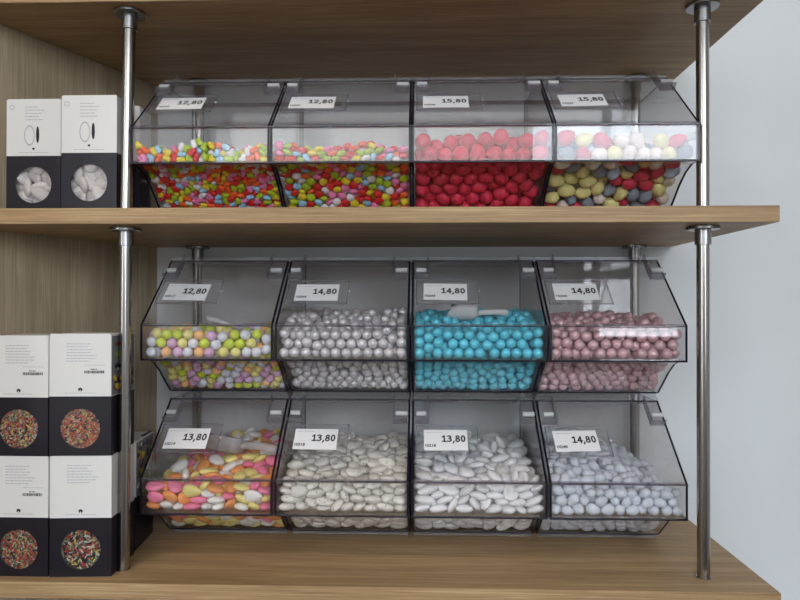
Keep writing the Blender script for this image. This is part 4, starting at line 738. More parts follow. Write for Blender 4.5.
589,396,412,666,229,409,192,228,256,673,170,282,141,206,269,441,129,297,175,401,416,86,196,272,
714,134,351,714,255,399,439,331,200,282,470,80,511,149,290,713,205,373,380,125,387,228,190,275,
658,472,81,571,202,270,713,255,343,225,470,81,713,184,320,515,202,270,284,185,277,173,290,407,
644,128,372,404,695,412,373,651,410,714,379,407,450,253,413,407,172,281,280,227,405,85,471,80,
714,307,312,508,127,384,567,143,291,627,200,272,714,259,287,127,319,403,714,443,147,464,180,279,
715,371,215,714,567,119,714,481,187,484,125,334,340,176,280,326,133,398,715,330,252,712,427,201,
714,495,133,714,606,81,430,742,409,405,127,339,714,529,80,610,170,384,609,562,408,556,439,409,
345,128,344,499,363,400,429,222,268,567,222,399,85,127,388,86,243,395,666,177,383,86,318,220,
316,128,296,238,181,401,714,304,368,570,129,388,649,691,409,714,534,171,623,146,291,474,709,409,
371,131,295,166,481,80,447,134,374,595,132,338,169,127,334,160,444,140,603,481,80,569,829,413,
680,390,176,424,545,400,134,214,394,335,398,195,205,141,292,319,634,410,648,182,331,86,409,407,
539,133,338,287,129,343,144,151,289,601,784,408,445,378,396,113,139,341,714,617,138,379,400,160,
655,532,403,536,267,394,715,405,308,290,175,382,258,130,391,713,661,81,373,740,416,85,576,409,
201,827,404,223,349,400,146,129,386,354,314,248,340,534,80,548,487,80,492,491,80,500,581,397,
230,130,341,581,609,407,357,277,414,714,356,356,714,468,241,288,456,133,261,136,294,535,873,411,
715,409,253,434,873,409,86,872,403,576,304,387,451,170,333,657,446,142,180,190,308,379,497,80,
631,872,412,293,342,381,156,177,358,202,138,390,638,376,212,423,314,250,254,496,120,642,745,410,
371,223,405,714,727,80,436,492,81,323,355,227,209,194,356,715,697,126,118,191,319,86,432,157,
173,534,80,439,646,388,256,543,409,484,290,387,87,190,367,141,492,129,625,489,396,298,797,399,
410,175,370,258,179,331,337,435,153,228,524,81,120,513,81,689,779,405,714,718,406,349,830,407,
714,607,404,515,741,392,560,659,398,191,774,398,317,686,401,316,543,407,551,563,402,133,826,385,
139,726,395,713,484,394,169,681,393,246,778,385,369,555,394,392,604,392,446,592,388,468,468,394,
665,402,395,235,600,393,367,487,396,622,435,392,86,777,382,85,672,393,139,541,391,201,551,400,
303,391,401,672,348,390,86,521,395,86,467,400,206,496,389,615,267,389,668,283,387,86,724,378,
348,362,385,85,824,356,86,613,365,221,297,381,86,348,378,183,238,378,86,560,357,86,772,327,
87,489,349,86,295,375,86,721,310,85,395,352,608,220,361,86,872,296,85,645,321,347,181,376,
559,179,364,86,818,301,328,254,371,86,593,313,277,292,371,86,346,323,87,441,323,86,240,339,
86,541,298,86,678,277,86,292,318,85,793,251,87,486,292,86,741,259,86,393,297,85,844,237,
85,579,259,100,249,284,86,348,267,86,698,225,86,438,267,87,872,190,87,644,224,86,528,243,
85,770,202,87,476,226,402,384,208,86,819,182,86,724,176,86,568,199,86,424,213,85,371,217,
85,670,174,144,434,208,175,311,247,86,516,188,86,858,135,156,370,216,87,804,128,119,394,180,
86,750,127,175,402,172,85,698,128,436,403,169,87,642,126,554,406,167,635,493,127,86,588,131,
86,535,136,487,458,129,579,501,126,86,873,81,431,457,130,522,503,127,541,453,132,85,776,80,
86,481,134,198,492,125,372,467,124,86,723,80,92,671,80,85,607,80,85,555,80,385,436,398,
284,513,373,429,299,387,526,323,373,593,186,319,373,178,327,376,220,285,661,488,176,225,446,141,
596,451,140,639,523,81,674,530,123,285,524,81,380,873,396,485,873,387,325,873,385,583,873,383,
213,872,376,515,828,386,715,874,371,269,872,370,379,788,391,483,785,394,670,844,383,715,814,373,
282,724,386,570,748,380,645,785,372,153,783,357,597,701,389,615,651,399,180,736,360,184,827,351,
232,717,365,438,697,369,466,741,367,673,639,388,275,669,372,492,683,363,132,642,370,127,739,342,
361,702,373,402,735,361,183,622,374,329,591,376,141,589,368,682,578,371,281,565,364,503,523,382,
582,525,378,204,578,352,713,626,351,714,535,368,234,531,359,278,618,364,395,519,361,523,474,381,
172,445,386,339,520,361,418,472,372,672,502,361,119,434,370,319,470,357,339,421,369,383,324,402,
549,376,378,281,433,372,624,370,376,139,485,368,191,383,367,224,427,371,714,411,363,714,509,320,
258,387,356,589,407,356,179,330,370,628,317,375,337,309,372,135,267,373,239,241,368,510,231,360,
410,250,374,471,265,340,354,345,332,455,217,364,660,239,354,564,828,357,156,872,364,343,752,369,
544,702,368,239,827,360,540,605,370,451,513,365,484,410,376,430,421,369,550,305,327,503,175,353,
314,176,330,410,354,361,674,565,80,542,211,318,155,259,281,317,283,276,450,274,275,381,276,280,
613,290,273,115,302,270,692,615,299,713,554,271,676,293,261,285,323,253,640,328,240,675,367,253,
586,337,240,651,415,250,212,363,215,276,376,206,714,519,225,713,606,247,714,723,234,714,623,193,
341,471,195,491,405,171,287,412,167,713,675,177,231,497,170,715,730,180,581,533,80,411,540,80,
437,588,81,468,540,81,525,535,80,134,581,81,132,635,80,187,625,80,209,575,81,207,674,80,
243,626,81,266,576,81,262,677,81,321,584,80,380,586,81,469,634,81,502,584,80,526,633,81,
558,581,81,595,622,80,618,574,80,650,617,80,714,781,81,153,684,80,319,678,81,349,631,81,
378,679,81,407,633,80,436,678,81,492,683,80,547,682,80,602,676,81,658,670,80,659,723,80,
710,835,81,176,732,80,231,721,80,253,771,80,287,726,81,345,727,81,404,727,81,460,727,80,
523,731,81,549,780,80,598,730,81,577,826,80,657,776,81,109,824,80,141,774,81,167,826,81,
198,781,80,227,827,81,284,827,81,319,774,80,345,821,80,374,773,81,401,820,80,431,774,81,
461,820,81,488,773,80,518,825,81,604,873,81,634,826,81,662,873,80,142,873,80,197,873,80,
256,873,80,321,872,81,377,873,80,432,872,80,490,873,81,547,872,81,207,238,319,369,233,339,
614,407,170,288,221,350,260,228,303]),
 '22': (300, [
263,81,336,591,87,298,86,82,401,530,82,395,361,81,298,203,81,298,446,81,346,665,92,375,
504,81,345,250,83,392,305,85,298,333,81,347,362,81,395,108,81,348,535,80,298,647,81,298,
587,80,396,306,80,397,616,80,349,714,80,298,418,80,395,390,80,346,172,80,395,474,80,395,
561,80,347,140,80,298,209,80,354,714,80,353,474,80,298,419,80,297,636,80,422,85,80,297,
458,180,441,714,116,396,159,102,345,376,357,160,516,306,477,331,285,459,199,346,485,528,187,434,
581,172,434,385,246,455,209,339,176,662,222,442,459,395,127,512,355,162,313,316,196,709,305,461,
249,119,297,501,304,207,635,401,121,713,454,81,86,427,98,665,392,491,130,117,390,250,276,227,
692,404,119,123,392,128,710,444,510,114,334,180,714,163,427,614,303,471,178,395,126,236,398,124,
568,356,161,371,470,502,661,326,187,432,319,194,714,340,176,320,356,160,188,267,232,258,318,194,
571,397,125,598,432,93,291,391,129,186,216,446,269,177,434,257,359,158,664,277,225,627,439,506,
86,254,460,191,167,418,431,359,158,315,429,97,531,431,506,554,316,195,515,395,125,164,315,197,
669,366,151,160,357,160,372,429,96,403,393,127,347,392,129,429,430,96,402,281,224,609,285,221,
486,431,94,203,431,94,541,431,94,660,438,88,147,428,96,135,279,224,462,271,230,714,298,212,
641,235,253,308,217,425,209,121,391,288,130,346,711,252,242,334,256,239,544,274,228,395,129,413,
134,231,432,86,255,240,585,242,248,681,125,297,86,196,434,227,478,81,423,237,251,471,339,471,
324,406,498,87,143,416,618,380,170,127,304,463,284,472,81,569,271,451,136,232,254,363,325,477,
284,312,451,607,333,197,643,128,337,86,389,484,416,212,422,134,180,410,714,203,270,309,359,477,
449,250,456,531,228,257,167,395,494,167,266,460,131,354,483,86,379,168,317,204,270,269,396,474,
348,181,412,616,128,391,260,452,493,86,206,269,285,130,409,475,221,261,371,219,262,419,360,470,
260,196,272,438,417,488,172,128,297,426,516,503,415,187,276,217,505,494,622,261,436,351,355,209,
86,306,219,116,470,81,502,128,296,185,207,268,243,549,512,229,209,411,672,176,335,580,192,274,
714,451,138,488,208,402,400,474,81,669,482,508,714,407,470,456,474,80,172,473,80,656,353,454,
343,474,81,215,162,284,624,478,80,480,297,437,86,131,358,559,133,295,614,141,292,212,135,336,
569,476,80,566,325,462,512,476,81,469,359,199,666,176,279,133,177,279,532,129,344,475,127,359,
211,315,226,199,457,479,391,127,304,359,168,283,588,128,343,500,490,497,221,263,425,560,129,391,
525,176,280,86,135,294,224,377,447,669,148,383,353,308,235,385,134,358,468,170,282,568,652,490,
441,161,388,225,245,267,584,524,480,336,128,316,478,545,496,249,158,378,298,297,246,714,135,342,
446,127,310,232,325,437,333,127,381,281,247,264,139,515,504,375,408,175,273,504,496,544,392,470,
133,439,495,133,706,511,410,295,445,129,148,328,183,547,493,605,466,137,295,155,287,512,253,429,
487,406,175,129,628,507,571,438,467,512,161,385,714,357,452,416,170,329,261,521,80,419,812,501,
666,209,388,713,182,374,679,497,80,296,369,209,714,513,503,457,447,142,260,754,501,490,401,477,
715,209,325,178,317,444,635,175,420,346,172,350,714,506,122,360,710,496,663,264,397,209,441,149,
86,431,155,714,395,226,86,184,321,318,408,176,86,542,485,549,450,146,629,873,507,714,438,424,
714,257,297,208,192,361,261,409,178,86,478,128,714,541,81,531,533,494,714,740,494,85,339,457,
363,294,414,453,210,317,714,593,475,714,461,374,714,457,319,329,505,492,236,430,447,561,229,416,
714,610,287,714,624,233,714,872,190,174,180,318,715,823,136,86,516,80,460,683,495,361,431,464,
714,526,393,714,732,337,714,360,358,714,408,294,714,529,216,714,443,251,169,152,368,137,198,357,
714,440,196,650,373,215,431,410,173,714,873,432,406,867,502,700,635,508,111,828,505,714,873,488,
666,708,496,660,596,506,460,873,490,513,664,497,578,788,489,643,654,497,214,679,500,408,664,492,
620,826,482,681,831,479,140,760,496,184,723,488,358,582,493,86,773,485,355,640,483,626,561,479,
86,697,483,134,573,487,86,873,466,616,481,475,86,638,470,313,456,477,671,441,470,86,819,456,
594,371,457,621,418,455,86,494,462,360,377,463,86,736,446,86,440,463,87,585,451,659,302,439,
94,677,432,275,361,433,386,342,429,87,536,426,714,274,417,714,218,422,86,822,399,85,627,416,
86,769,402,86,465,414,86,380,423,86,716,394,86,296,424,356,239,406,407,263,400,86,562,377,
86,244,404,612,221,398,174,224,392,86,337,387,268,248,400,568,184,381,392,187,377,86,286,367,
86,185,377,624,178,364,301,176,382,86,233,348,483,247,351,317,320,339,558,181,326,623,192,310,
495,171,331,86,327,329,86,254,296,255,168,323,695,346,229,86,347,276,87,360,221,521,352,218,
402,333,239,406,380,212,86,416,209,662,411,180,240,368,210,543,402,175,86,516,167,714,393,169,
658,450,143,542,498,123,207,392,172,86,589,131,141,488,127,86,677,80,86,568,80,142,519,81,
372,521,81,316,521,80,138,873,488,343,871,495,140,480,459,455,490,463,546,488,464,715,474,465,
168,369,445,308,288,407,141,284,413,463,258,402,668,400,433,685,340,409,714,387,406,523,210,360,
668,227,301,179,364,213,658,499,181,211,872,481,292,835,481,596,873,462,304,783,482,550,831,472,
652,872,456,344,828,462,380,873,453,485,832,466,520,873,451,659,782,476,467,736,486,525,760,481,
386,752,471,575,735,481,426,843,456,219,756,462,265,683,477,322,734,464,616,698,475,251,800,468,
528,707,467,714,789,473,137,720,458,178,615,485,274,604,489,321,680,467,605,610,490,134,669,471,
268,732,450,403,612,482,430,693,451,714,668,466,714,816,422,292,554,483,407,559,475,468,593,473,
572,574,465,714,871,376,172,573,445,387,506,463,453,545,447,714,626,432,714,784,377,411,456,461,
506,450,461,234,484,446,714,828,344,127,405,450,690,485,417,713,626,376,410,405,442,714,872,274,
462,379,434,714,817,285,520,350,447,182,418,385,714,573,366,534,304,422,595,308,419,714,764,276,
289,396,393,242,352,390,295,338,388,714,836,232,331,334,433,714,561,310,714,510,325,714,783,225,
714,413,351,713,730,233,313,230,370,441,215,372,553,256,368,714,515,270,509,290,374,714,240,371,
714,779,169,220,249,371,714,716,179,714,580,201,714,873,81,714,741,130,714,357,279,714,819,80,
714,687,129,714,765,80,714,303,267,714,712,80,714,658,81,236,638,471,662,507,459,501,519,449,
86,873,381,458,432,439,86,870,325,86,802,346,86,749,350,86,665,377,281,452,421,86,613,362,
86,825,295,441,332,420,86,771,299,86,718,304,86,509,378,715,309,375,86,650,321,133,337,419,
86,419,384,247,298,391,191,298,394,86,827,239,99,534,331,86,676,269,86,620,274,86,484,318,
87,427,328,86,377,350,86,553,280,86,501,265,86,449,277,86,398,261,86,468,221,401,445,142,
540,532,80,170,853,448,695,766,427,713,524,448,713,573,422,563,352,411,222,211,310,592,221,346,
714,321,321,666,280,282,615,247,301,613,296,275,504,276,268,666,381,268,162,317,253,376,274,273,
480,372,260,522,327,266,643,325,239,714,661,272,263,339,251,577,326,245,278,415,231,572,374,213,
355,449,208,687,484,226,714,490,176,117,472,174,289,443,145,173,476,173,592,428,173,714,542,162,
345,444,143,249,479,133,232,535,126,259,586,126,198,525,81,429,520,81,485,523,80,590,559,80,
636,530,80,714,599,80,115,618,80,144,573,80,172,619,80,232,568,80,288,567,80,344,567,80,
397,624,81,418,574,81,453,623,80,485,580,80,508,630,80,541,586,81,570,642,81,616,606,80,
663,576,80,667,629,80,145,666,80,201,670,80,229,621,80,257,667,81,285,620,81,313,670,80,
341,620,80,366,712,80,410,677,81,418,730,80,484,726,81,578,695,80,624,665,81,658,818,81,
86,730,80,86,783,80,140,720,80,163,768,80,196,723,81,219,773,81,265,721,80,276,773,81,
333,770,81,388,777,80,444,776,81,466,675,80,500,777,80,524,682,81,539,733,80,603,744,81,
654,764,80,659,711,80,657,872,81,115,827,80,171,826,80,198,873,80,226,826,80,283,827,80,
311,873,81,360,825,80,416,823,80,471,824,80,528,823,80,563,781,80,602,820,81,601,873,80,
86,873,80,143,873,80,255,873,80,435,873,80,491,873,80,546,873,80,714,727,393,714,588,135,
714,676,411,714,649,326,715,628,178,483,492,126,511,404,226,181,421,441,714,675,219,431,264,348,
462,324,240,196,492,125,715,712,285,489,449,249,383,238,357,488,495,220,611,368,255,261,209,361,
467,451,196,245,459,189,355,214,316,302,199,324]),
 '23': (300, [
658,81,298,630,81,347,573,81,350,322,81,347,539,81,397,601,81,298,485,81,298,265,81,347,
714,80,298,660,82,395,447,81,340,351,81,298,417,99,385,136,81,326,714,80,409,517,80,345,
407,81,298,86,81,298,237,80,396,379,80,347,135,81,382,546,92,298,86,81,355,479,80,385,
184,89,298,294,80,396,86,80,411,294,85,298,604,80,397,715,80,353,183,80,411,351,80,395,
239,80,298,445,80,429,187,80,353,714,406,116,241,309,465,516,125,423,282,349,167,687,442,85,
554,347,168,383,167,423,229,382,138,141,421,103,598,290,442,127,357,474,669,234,447,455,400,122,
419,298,211,86,210,442,379,353,473,566,398,123,479,306,463,667,362,155,378,327,187,243,283,222,
401,364,154,294,192,431,180,253,455,85,249,243,511,401,121,665,336,474,446,336,178,322,320,193,
628,401,121,529,290,217,315,479,496,560,368,481,86,381,138,304,277,225,662,317,196,714,334,181,
606,323,191,188,346,170,639,277,226,630,443,85,605,363,154,134,357,160,252,420,105,400,405,117,
484,365,152,343,358,159,197,421,103,291,389,131,548,247,245,573,439,88,86,336,179,150,227,257,
508,216,447,218,120,330,345,399,122,189,303,208,237,325,188,462,440,86,86,422,102,372,274,227,
620,372,470,506,328,185,196,257,238,518,441,85,406,445,81,134,271,229,669,187,416,134,315,197,
174,384,135,307,428,97,702,133,348,474,294,214,714,291,216,404,215,447,584,283,222,348,210,433,
141,188,414,334,383,462,198,208,429,130,131,295,605,240,249,714,267,446,469,248,243,711,245,247,
437,156,287,86,295,214,258,491,500,242,176,416,269,241,249,413,438,495,389,228,256,150,491,501,
573,125,403,714,133,424,428,134,427,285,337,452,340,133,407,225,461,80,113,461,80,593,417,489,
714,451,492,423,299,460,280,192,273,131,241,432,358,447,486,169,463,81,333,472,80,660,461,490,
485,125,334,495,206,269,115,433,490,540,298,452,546,601,496,271,444,475,560,199,272,463,656,507,
665,217,264,416,127,329,278,479,81,713,190,275,199,196,272,714,373,469,199,126,383,182,455,474,
383,493,80,616,192,273,282,134,403,439,208,268,410,673,507,336,245,257,88,273,452,143,136,392,
438,395,473,382,160,285,86,394,466,540,176,425,456,138,379,318,141,292,86,479,484,650,130,325,
336,192,274,86,129,328,714,866,507,529,130,368,515,445,466,163,128,339,501,527,481,614,182,406,
486,171,413,625,246,413,216,589,491,245,152,366,88,129,384,566,551,484,387,144,372,663,165,283,
606,469,497,574,135,336,715,489,80,617,130,371,315,136,357,490,596,490,224,415,467,479,360,470,
714,173,385,86,164,284,272,131,323,439,488,81,360,129,326,547,147,289,551,488,81,155,409,461,
714,136,294,345,266,437,495,488,80,682,363,216,209,503,477,239,157,286,630,334,431,692,541,493,
714,386,168,659,489,81,594,777,500,714,321,452,86,508,81,221,276,425,454,555,481,610,727,493,
187,759,500,714,185,331,517,647,495,193,655,490,367,449,121,138,176,353,493,154,287,658,461,130,
544,459,131,356,738,493,238,363,465,422,273,260,278,325,227,675,810,497,184,146,291,358,371,211,
624,240,301,607,140,292,668,295,436,583,378,204,112,307,263,524,191,314,537,398,171,255,231,417,
573,338,434,711,224,411,432,460,128,467,197,316,270,433,157,186,181,382,282,290,423,661,222,373,
645,512,485,347,184,383,448,336,237,635,539,81,133,745,501,335,319,433,159,377,206,579,189,324,
144,185,294,199,508,80,400,542,487,86,663,487,714,245,359,670,415,156,235,873,492,321,184,328,
638,389,194,602,459,132,143,510,81,292,532,487,186,312,451,133,322,431,291,182,376,567,173,376,
504,331,241,138,646,499,113,429,150,254,391,189,665,716,489,391,489,480,405,872,492,113,582,124,
695,513,125,714,464,129,316,460,141,562,332,225,714,239,303,280,396,452,163,282,411,670,263,330,
628,182,351,168,438,150,429,409,171,318,409,175,455,709,502,617,867,493,165,833,497,344,873,491,
468,873,485,552,744,490,714,773,485,290,873,481,261,719,488,142,547,498,407,723,478,714,694,470,
253,630,483,316,641,478,114,602,479,314,712,469,347,523,484,680,414,474,584,505,461,97,534,467,
384,406,461,258,557,450,186,368,444,425,355,439,86,352,433,500,268,430,399,265,423,86,442,441,
447,237,419,668,137,392,86,250,401,433,185,405,89,185,392,253,272,378,133,312,377,495,174,358,
86,241,343,130,227,375,86,186,335,265,186,326,376,184,335,86,220,290,86,275,299,714,334,248,
86,344,234,340,314,246,415,369,209,476,372,206,86,402,189,484,416,167,142,535,131,86,476,126,
172,488,130,86,536,129,86,562,80,346,532,80,150,696,482,364,688,479,567,693,481,420,631,474,
714,832,464,464,466,459,701,613,459,714,499,466,484,407,444,569,453,454,580,396,439,525,367,435,
714,411,430,452,314,415,550,233,413,714,361,414,87,351,376,235,208,369,174,218,340,446,227,364,
714,295,337,429,176,350,666,208,319,662,319,251,714,408,223,715,438,177,714,544,167,712,576,122,
714,541,80,579,534,80,715,611,80,139,873,468,85,822,477,519,873,463,578,823,477,86,770,487,
320,830,466,395,775,482,491,827,465,575,873,458,675,873,468,255,802,466,324,776,471,533,792,471,
632,825,464,199,801,468,509,711,491,86,717,477,228,754,462,211,702,471,282,750,448,617,676,465,
661,780,453,275,674,461,689,734,443,368,610,471,435,681,458,635,721,443,674,661,447,165,621,458,
633,626,456,87,729,422,86,631,442,521,613,447,564,643,462,526,560,445,434,512,455,531,494,450,
577,683,427,132,470,453,87,577,434,285,491,450,317,533,436,340,483,447,632,472,443,319,433,448,
412,451,441,191,430,425,522,523,406,533,419,420,416,403,416,665,375,436,134,431,415,135,377,422,
372,371,421,313,365,413,474,363,414,230,334,418,390,318,420,265,390,399,506,320,415,553,320,385,
562,373,392,337,331,379,608,411,360,581,274,391,469,274,384,192,242,387,310,238,403,86,383,331,
662,277,384,594,223,372,393,217,377,210,176,330,133,245,309,86,872,448,86,495,430,714,295,392,
86,506,375,86,452,384,86,399,406,86,305,405,362,283,386,540,219,359,88,295,350,198,858,454,
601,784,446,714,873,428,413,582,452,713,788,430,714,695,413,715,823,388,714,641,413,714,746,394,
714,548,439,713,770,343,714,824,332,714,501,410,714,716,348,700,667,366,714,614,364,714,561,367,
715,450,392,509,388,380,672,330,394,714,399,376,705,489,356,714,531,321,714,347,360,714,439,338,
714,480,302,714,338,305,714,382,272,714,290,280,579,278,280,527,243,296,459,251,298,120,363,283,
188,246,293,86,406,280,229,281,277,302,289,280,526,292,272,662,271,275,152,339,244,392,333,244,
212,365,217,633,364,243,301,374,213,556,423,216,200,404,180,230,447,194,373,408,169,87,511,178,
487,492,175,597,416,166,221,454,139,488,457,132,605,556,126,290,531,80,251,629,81,281,584,80,
86,615,80,336,585,80,411,539,80,467,534,80,523,535,81,613,595,81,86,718,80,100,666,80,
142,564,80,142,618,81,155,670,80,197,615,80,198,561,81,211,667,81,308,632,81,364,634,80,
391,588,80,446,583,80,502,586,80,558,584,80,668,583,80,714,664,80,86,774,81,147,722,80,
204,724,81,377,685,80,405,730,80,432,681,80,461,635,81,488,682,80,518,637,80,548,683,80,
575,635,81,606,681,81,663,686,81,652,634,80,714,717,80,111,823,81,143,776,80,168,824,81,
199,778,80,225,825,80,254,779,80,290,737,80,289,683,80,318,783,81,345,729,81,375,774,80,
460,728,80,518,728,81,579,727,80,621,786,81,642,736,80,714,824,80,714,771,81,87,872,81,
283,825,81,348,829,81,403,820,80,435,775,80,463,822,80,492,776,81,523,821,80,550,774,81,
578,820,80,590,873,81,656,828,80,689,872,81,143,873,80,199,873,81,255,872,81,312,872,81,
422,871,81,478,873,80,534,873,80,416,220,317,207,327,256,343,234,358,525,272,380,633,418,444,
132,300,314,417,293,379,495,222,392,632,463,179,159,518,453,131,482,398,86,606,336,308,355,266,
253,364,257,661,509,172,282,439,211,240,226,295,294,508,130,241,500,116]),
 '24': (300, [
698,81,345,533,81,385,318,82,299,628,81,342,376,82,299,534,81,299,658,84,391,665,81,298,
280,81,343,422,81,400,591,81,386,407,96,346,242,81,299,714,81,400,591,81,298,463,81,347,
143,81,299,244,81,388,434,81,298,479,80,402,310,81,391,86,81,298,367,96,399,347,80,348,
183,81,395,207,81,344,143,80,356,87,81,355,86,80,412,539,130,430,563,106,342,296,379,142,
404,464,488,608,184,426,87,404,120,239,372,147,193,109,298,664,132,422,121,368,151,310,129,422,
135,125,391,583,382,138,353,379,140,507,115,337,424,362,461,714,110,298,502,343,173,502,173,439,
713,301,211,663,336,179,605,437,89,87,216,445,696,372,147,241,153,416,714,419,484,86,266,233,
381,344,173,178,367,152,600,343,173,469,378,143,639,374,145,438,342,173,182,145,418,455,143,424,
713,412,112,86,447,81,527,379,140,679,262,441,201,448,81,654,294,215,142,233,450,133,239,251,
149,331,184,261,263,235,203,405,118,144,447,81,656,414,110,146,406,117,87,312,201,383,415,109,
318,417,107,412,378,141,357,510,490,602,234,452,497,268,233,713,253,242,555,265,234,498,415,109,
554,417,107,441,414,110,406,305,207,191,303,209,260,411,113,344,308,204,352,453,81,199,228,439,
532,307,205,467,306,205,286,306,207,494,170,282,188,256,240,438,267,233,318,267,232,281,451,81,
590,302,209,614,260,238,136,290,218,666,168,283,363,274,440,87,314,459,374,266,233,714,458,81,
270,356,191,714,339,461,470,453,81,413,454,81,501,501,471,307,454,471,249,301,446,313,355,452,
88,197,325,527,459,82,86,495,463,655,461,81,657,673,482,290,132,296,86,404,177,602,687,479,
579,221,262,126,179,422,149,343,466,87,154,365,639,215,266,86,207,269,87,137,420,316,304,432,
536,677,493,226,405,462,523,215,265,86,154,287,407,226,259,466,224,260,569,393,458,450,206,428,
113,122,326,293,224,259,214,350,192,223,217,264,87,300,279,87,499,140,326,357,185,713,204,271,
440,318,426,714,163,410,350,223,260,86,407,445,166,131,343,260,501,81,402,141,402,169,199,272,
86,206,388,447,133,367,87,251,354,586,167,284,627,366,454,463,129,305,611,132,323,87,596,81,
86,262,411,663,549,462,323,236,424,289,176,397,538,138,295,379,179,280,462,546,480,479,356,440,
321,178,280,240,133,324,437,178,280,263,180,279,403,872,488,409,272,406,267,635,470,668,131,326,
579,485,81,293,836,482,361,453,452,86,564,127,87,458,179,514,402,447,270,129,371,169,634,475,
636,140,373,336,872,482,86,402,237,210,161,285,211,676,478,557,375,187,327,130,366,714,134,361,
87,591,465,685,463,469,187,306,447,713,354,198,579,543,458,214,128,374,86,501,214,530,330,439,
113,828,472,86,304,335,581,137,386,87,502,82,86,350,256,249,208,419,500,131,390,125,449,464,
358,824,463,86,315,393,87,362,323,86,544,179,350,132,298,641,234,410,388,151,347,407,131,296,
563,725,494,86,370,379,460,262,428,665,413,456,316,494,81,132,690,469,713,510,479,339,176,334,
86,624,130,151,147,290,87,651,81,536,275,441,665,186,391,667,401,186,687,872,478,303,542,457,
569,168,339,176,269,407,254,337,242,247,404,199,145,502,81,357,175,388,714,195,363,580,447,458,
414,820,480,455,180,335,613,491,451,523,455,449,382,500,81,713,338,253,645,476,134,264,689,463,
329,407,452,87,457,423,279,173,335,666,333,429,86,416,318,414,196,372,571,427,174,87,706,81,
173,828,472,185,196,394,561,218,368,115,451,130,263,441,160,206,442,161,687,506,81,202,502,81,
553,216,313,612,192,370,384,321,420,371,233,389,188,182,332,702,471,135,113,542,460,615,414,431,
106,358,431,139,177,365,92,763,81,234,826,475,661,726,470,198,778,472,228,730,473,456,733,470,
309,787,462,376,731,464,510,823,460,713,621,458,395,647,454,614,586,456,217,614,452,352,684,446,
439,597,462,509,578,451,451,449,460,263,582,453,666,597,437,199,493,451,448,502,450,713,388,435,
257,362,442,394,412,434,450,402,433,130,287,436,553,222,424,713,237,402,178,386,438,267,261,409,
538,173,393,491,304,406,138,228,393,233,180,367,657,186,335,511,171,339,713,165,314,143,213,321,
236,211,319,105,251,300,108,362,205,626,429,156,172,469,125,205,657,81,116,549,81,174,550,81,
631,509,81,402,551,81,141,780,464,171,730,468,258,873,459,86,720,453,253,779,456,485,680,468,
713,823,470,116,638,456,503,763,458,143,498,446,183,440,448,619,640,455,713,740,448,531,716,445,
561,767,457,193,564,447,240,535,434,278,494,443,239,455,437,275,413,432,713,872,424,713,568,443,
359,370,422,208,345,413,714,497,424,632,289,427,714,649,408,713,770,401,713,443,424,713,714,397,
581,312,420,713,301,417,713,596,393,328,330,384,713,817,369,701,542,394,481,184,385,713,352,392,
713,674,358,589,260,402,713,421,371,713,771,335,713,624,333,714,516,345,713,843,318,714,303,360,
714,375,340,714,464,330,457,235,373,668,287,330,713,691,304,714,798,285,643,239,352,714,249,346,
714,743,286,713,872,265,714,534,292,714,588,288,713,329,310,304,220,315,382,212,326,713,642,279,
713,482,276,713,275,295,713,824,235,713,769,235,714,419,273,712,713,238,609,210,315,714,607,235,
713,552,238,714,660,225,605,308,264,708,872,206,713,499,221,190,401,196,713,826,173,713,719,181,
664,270,266,714,405,219,671,370,233,713,553,180,713,872,140,302,411,188,714,791,130,611,391,196,
714,689,134,713,634,132,285,481,128,518,440,155,714,427,167,714,580,130,713,872,82,564,465,133,
713,525,129,713,817,81,713,762,81,229,475,122,714,707,81,713,608,81,231,552,81,714,554,80,
474,507,81,531,514,81,87,872,452,144,872,454,201,872,453,568,820,462,641,824,456,488,872,433,
456,822,440,617,759,457,86,825,421,357,778,432,413,773,429,321,731,436,86,873,395,93,771,433,
587,718,433,695,687,443,468,774,414,443,668,433,529,662,438,566,619,447,302,662,430,87,672,422,
322,593,446,175,673,435,230,661,428,417,548,445,87,618,410,391,499,445,86,721,396,359,548,448,
529,530,432,86,564,415,658,510,422,86,510,409,593,521,408,650,455,425,334,500,438,425,467,414,
486,496,406,87,652,363,142,455,410,87,597,357,482,443,413,87,542,362,215,415,406,662,384,408,
87,484,359,306,377,400,415,369,405,86,430,373,274,326,401,90,523,309,225,296,394,507,246,399,
86,469,304,315,276,382,372,297,370,670,277,386,219,240,383,446,298,372,619,298,373,320,215,370,
86,455,244,401,826,424,485,628,451,554,425,413,125,403,404,158,294,271,277,825,427,142,743,421,
133,592,430,472,546,425,567,372,405,374,382,367,269,237,357,140,291,325,168,358,328,569,270,290,
289,301,266,462,293,278,537,313,273,87,594,268,87,540,254,405,302,264,182,428,261,376,346,230,
218,379,239,267,465,215,622,345,224,528,387,234,87,663,221,87,608,212,515,442,215,501,397,186,
141,419,172,368,394,193,344,431,155,86,694,165,401,427,162,343,482,129,402,565,136,431,521,118,
512,489,129,87,766,156,86,818,138,87,818,81,288,549,81,345,542,82,458,559,81,515,567,81,
583,539,81,655,613,81,657,557,81,86,873,81,144,597,81,225,607,81,261,655,81,283,605,80,
317,680,81,356,728,80,347,597,81,404,690,81,418,603,81,459,666,81,473,614,81,545,614,81,
573,665,81,611,770,81,600,596,81,632,669,81,143,806,81,144,706,81,147,651,81,201,712,81,
365,650,81,457,721,81,516,672,81,563,827,81,594,873,80,664,791,81,662,736,81,688,658,82,
168,756,81,201,814,80,237,755,81,258,809,81,269,709,81,305,754,82,367,782,82,408,873,81,
421,764,81,448,813,81,483,770,80,505,821,81,517,727,80,539,777,81,585,721,81,142,861,81,
198,872,81,255,873,81,312,872,81,316,808,81,360,843,81,475,872,81,532,873,81,620,825,81,
656,873,81,544,303,329,222,267,333,512,266,289,577,350,287,435,228,310,677,231,306]),
 '31': (300, [
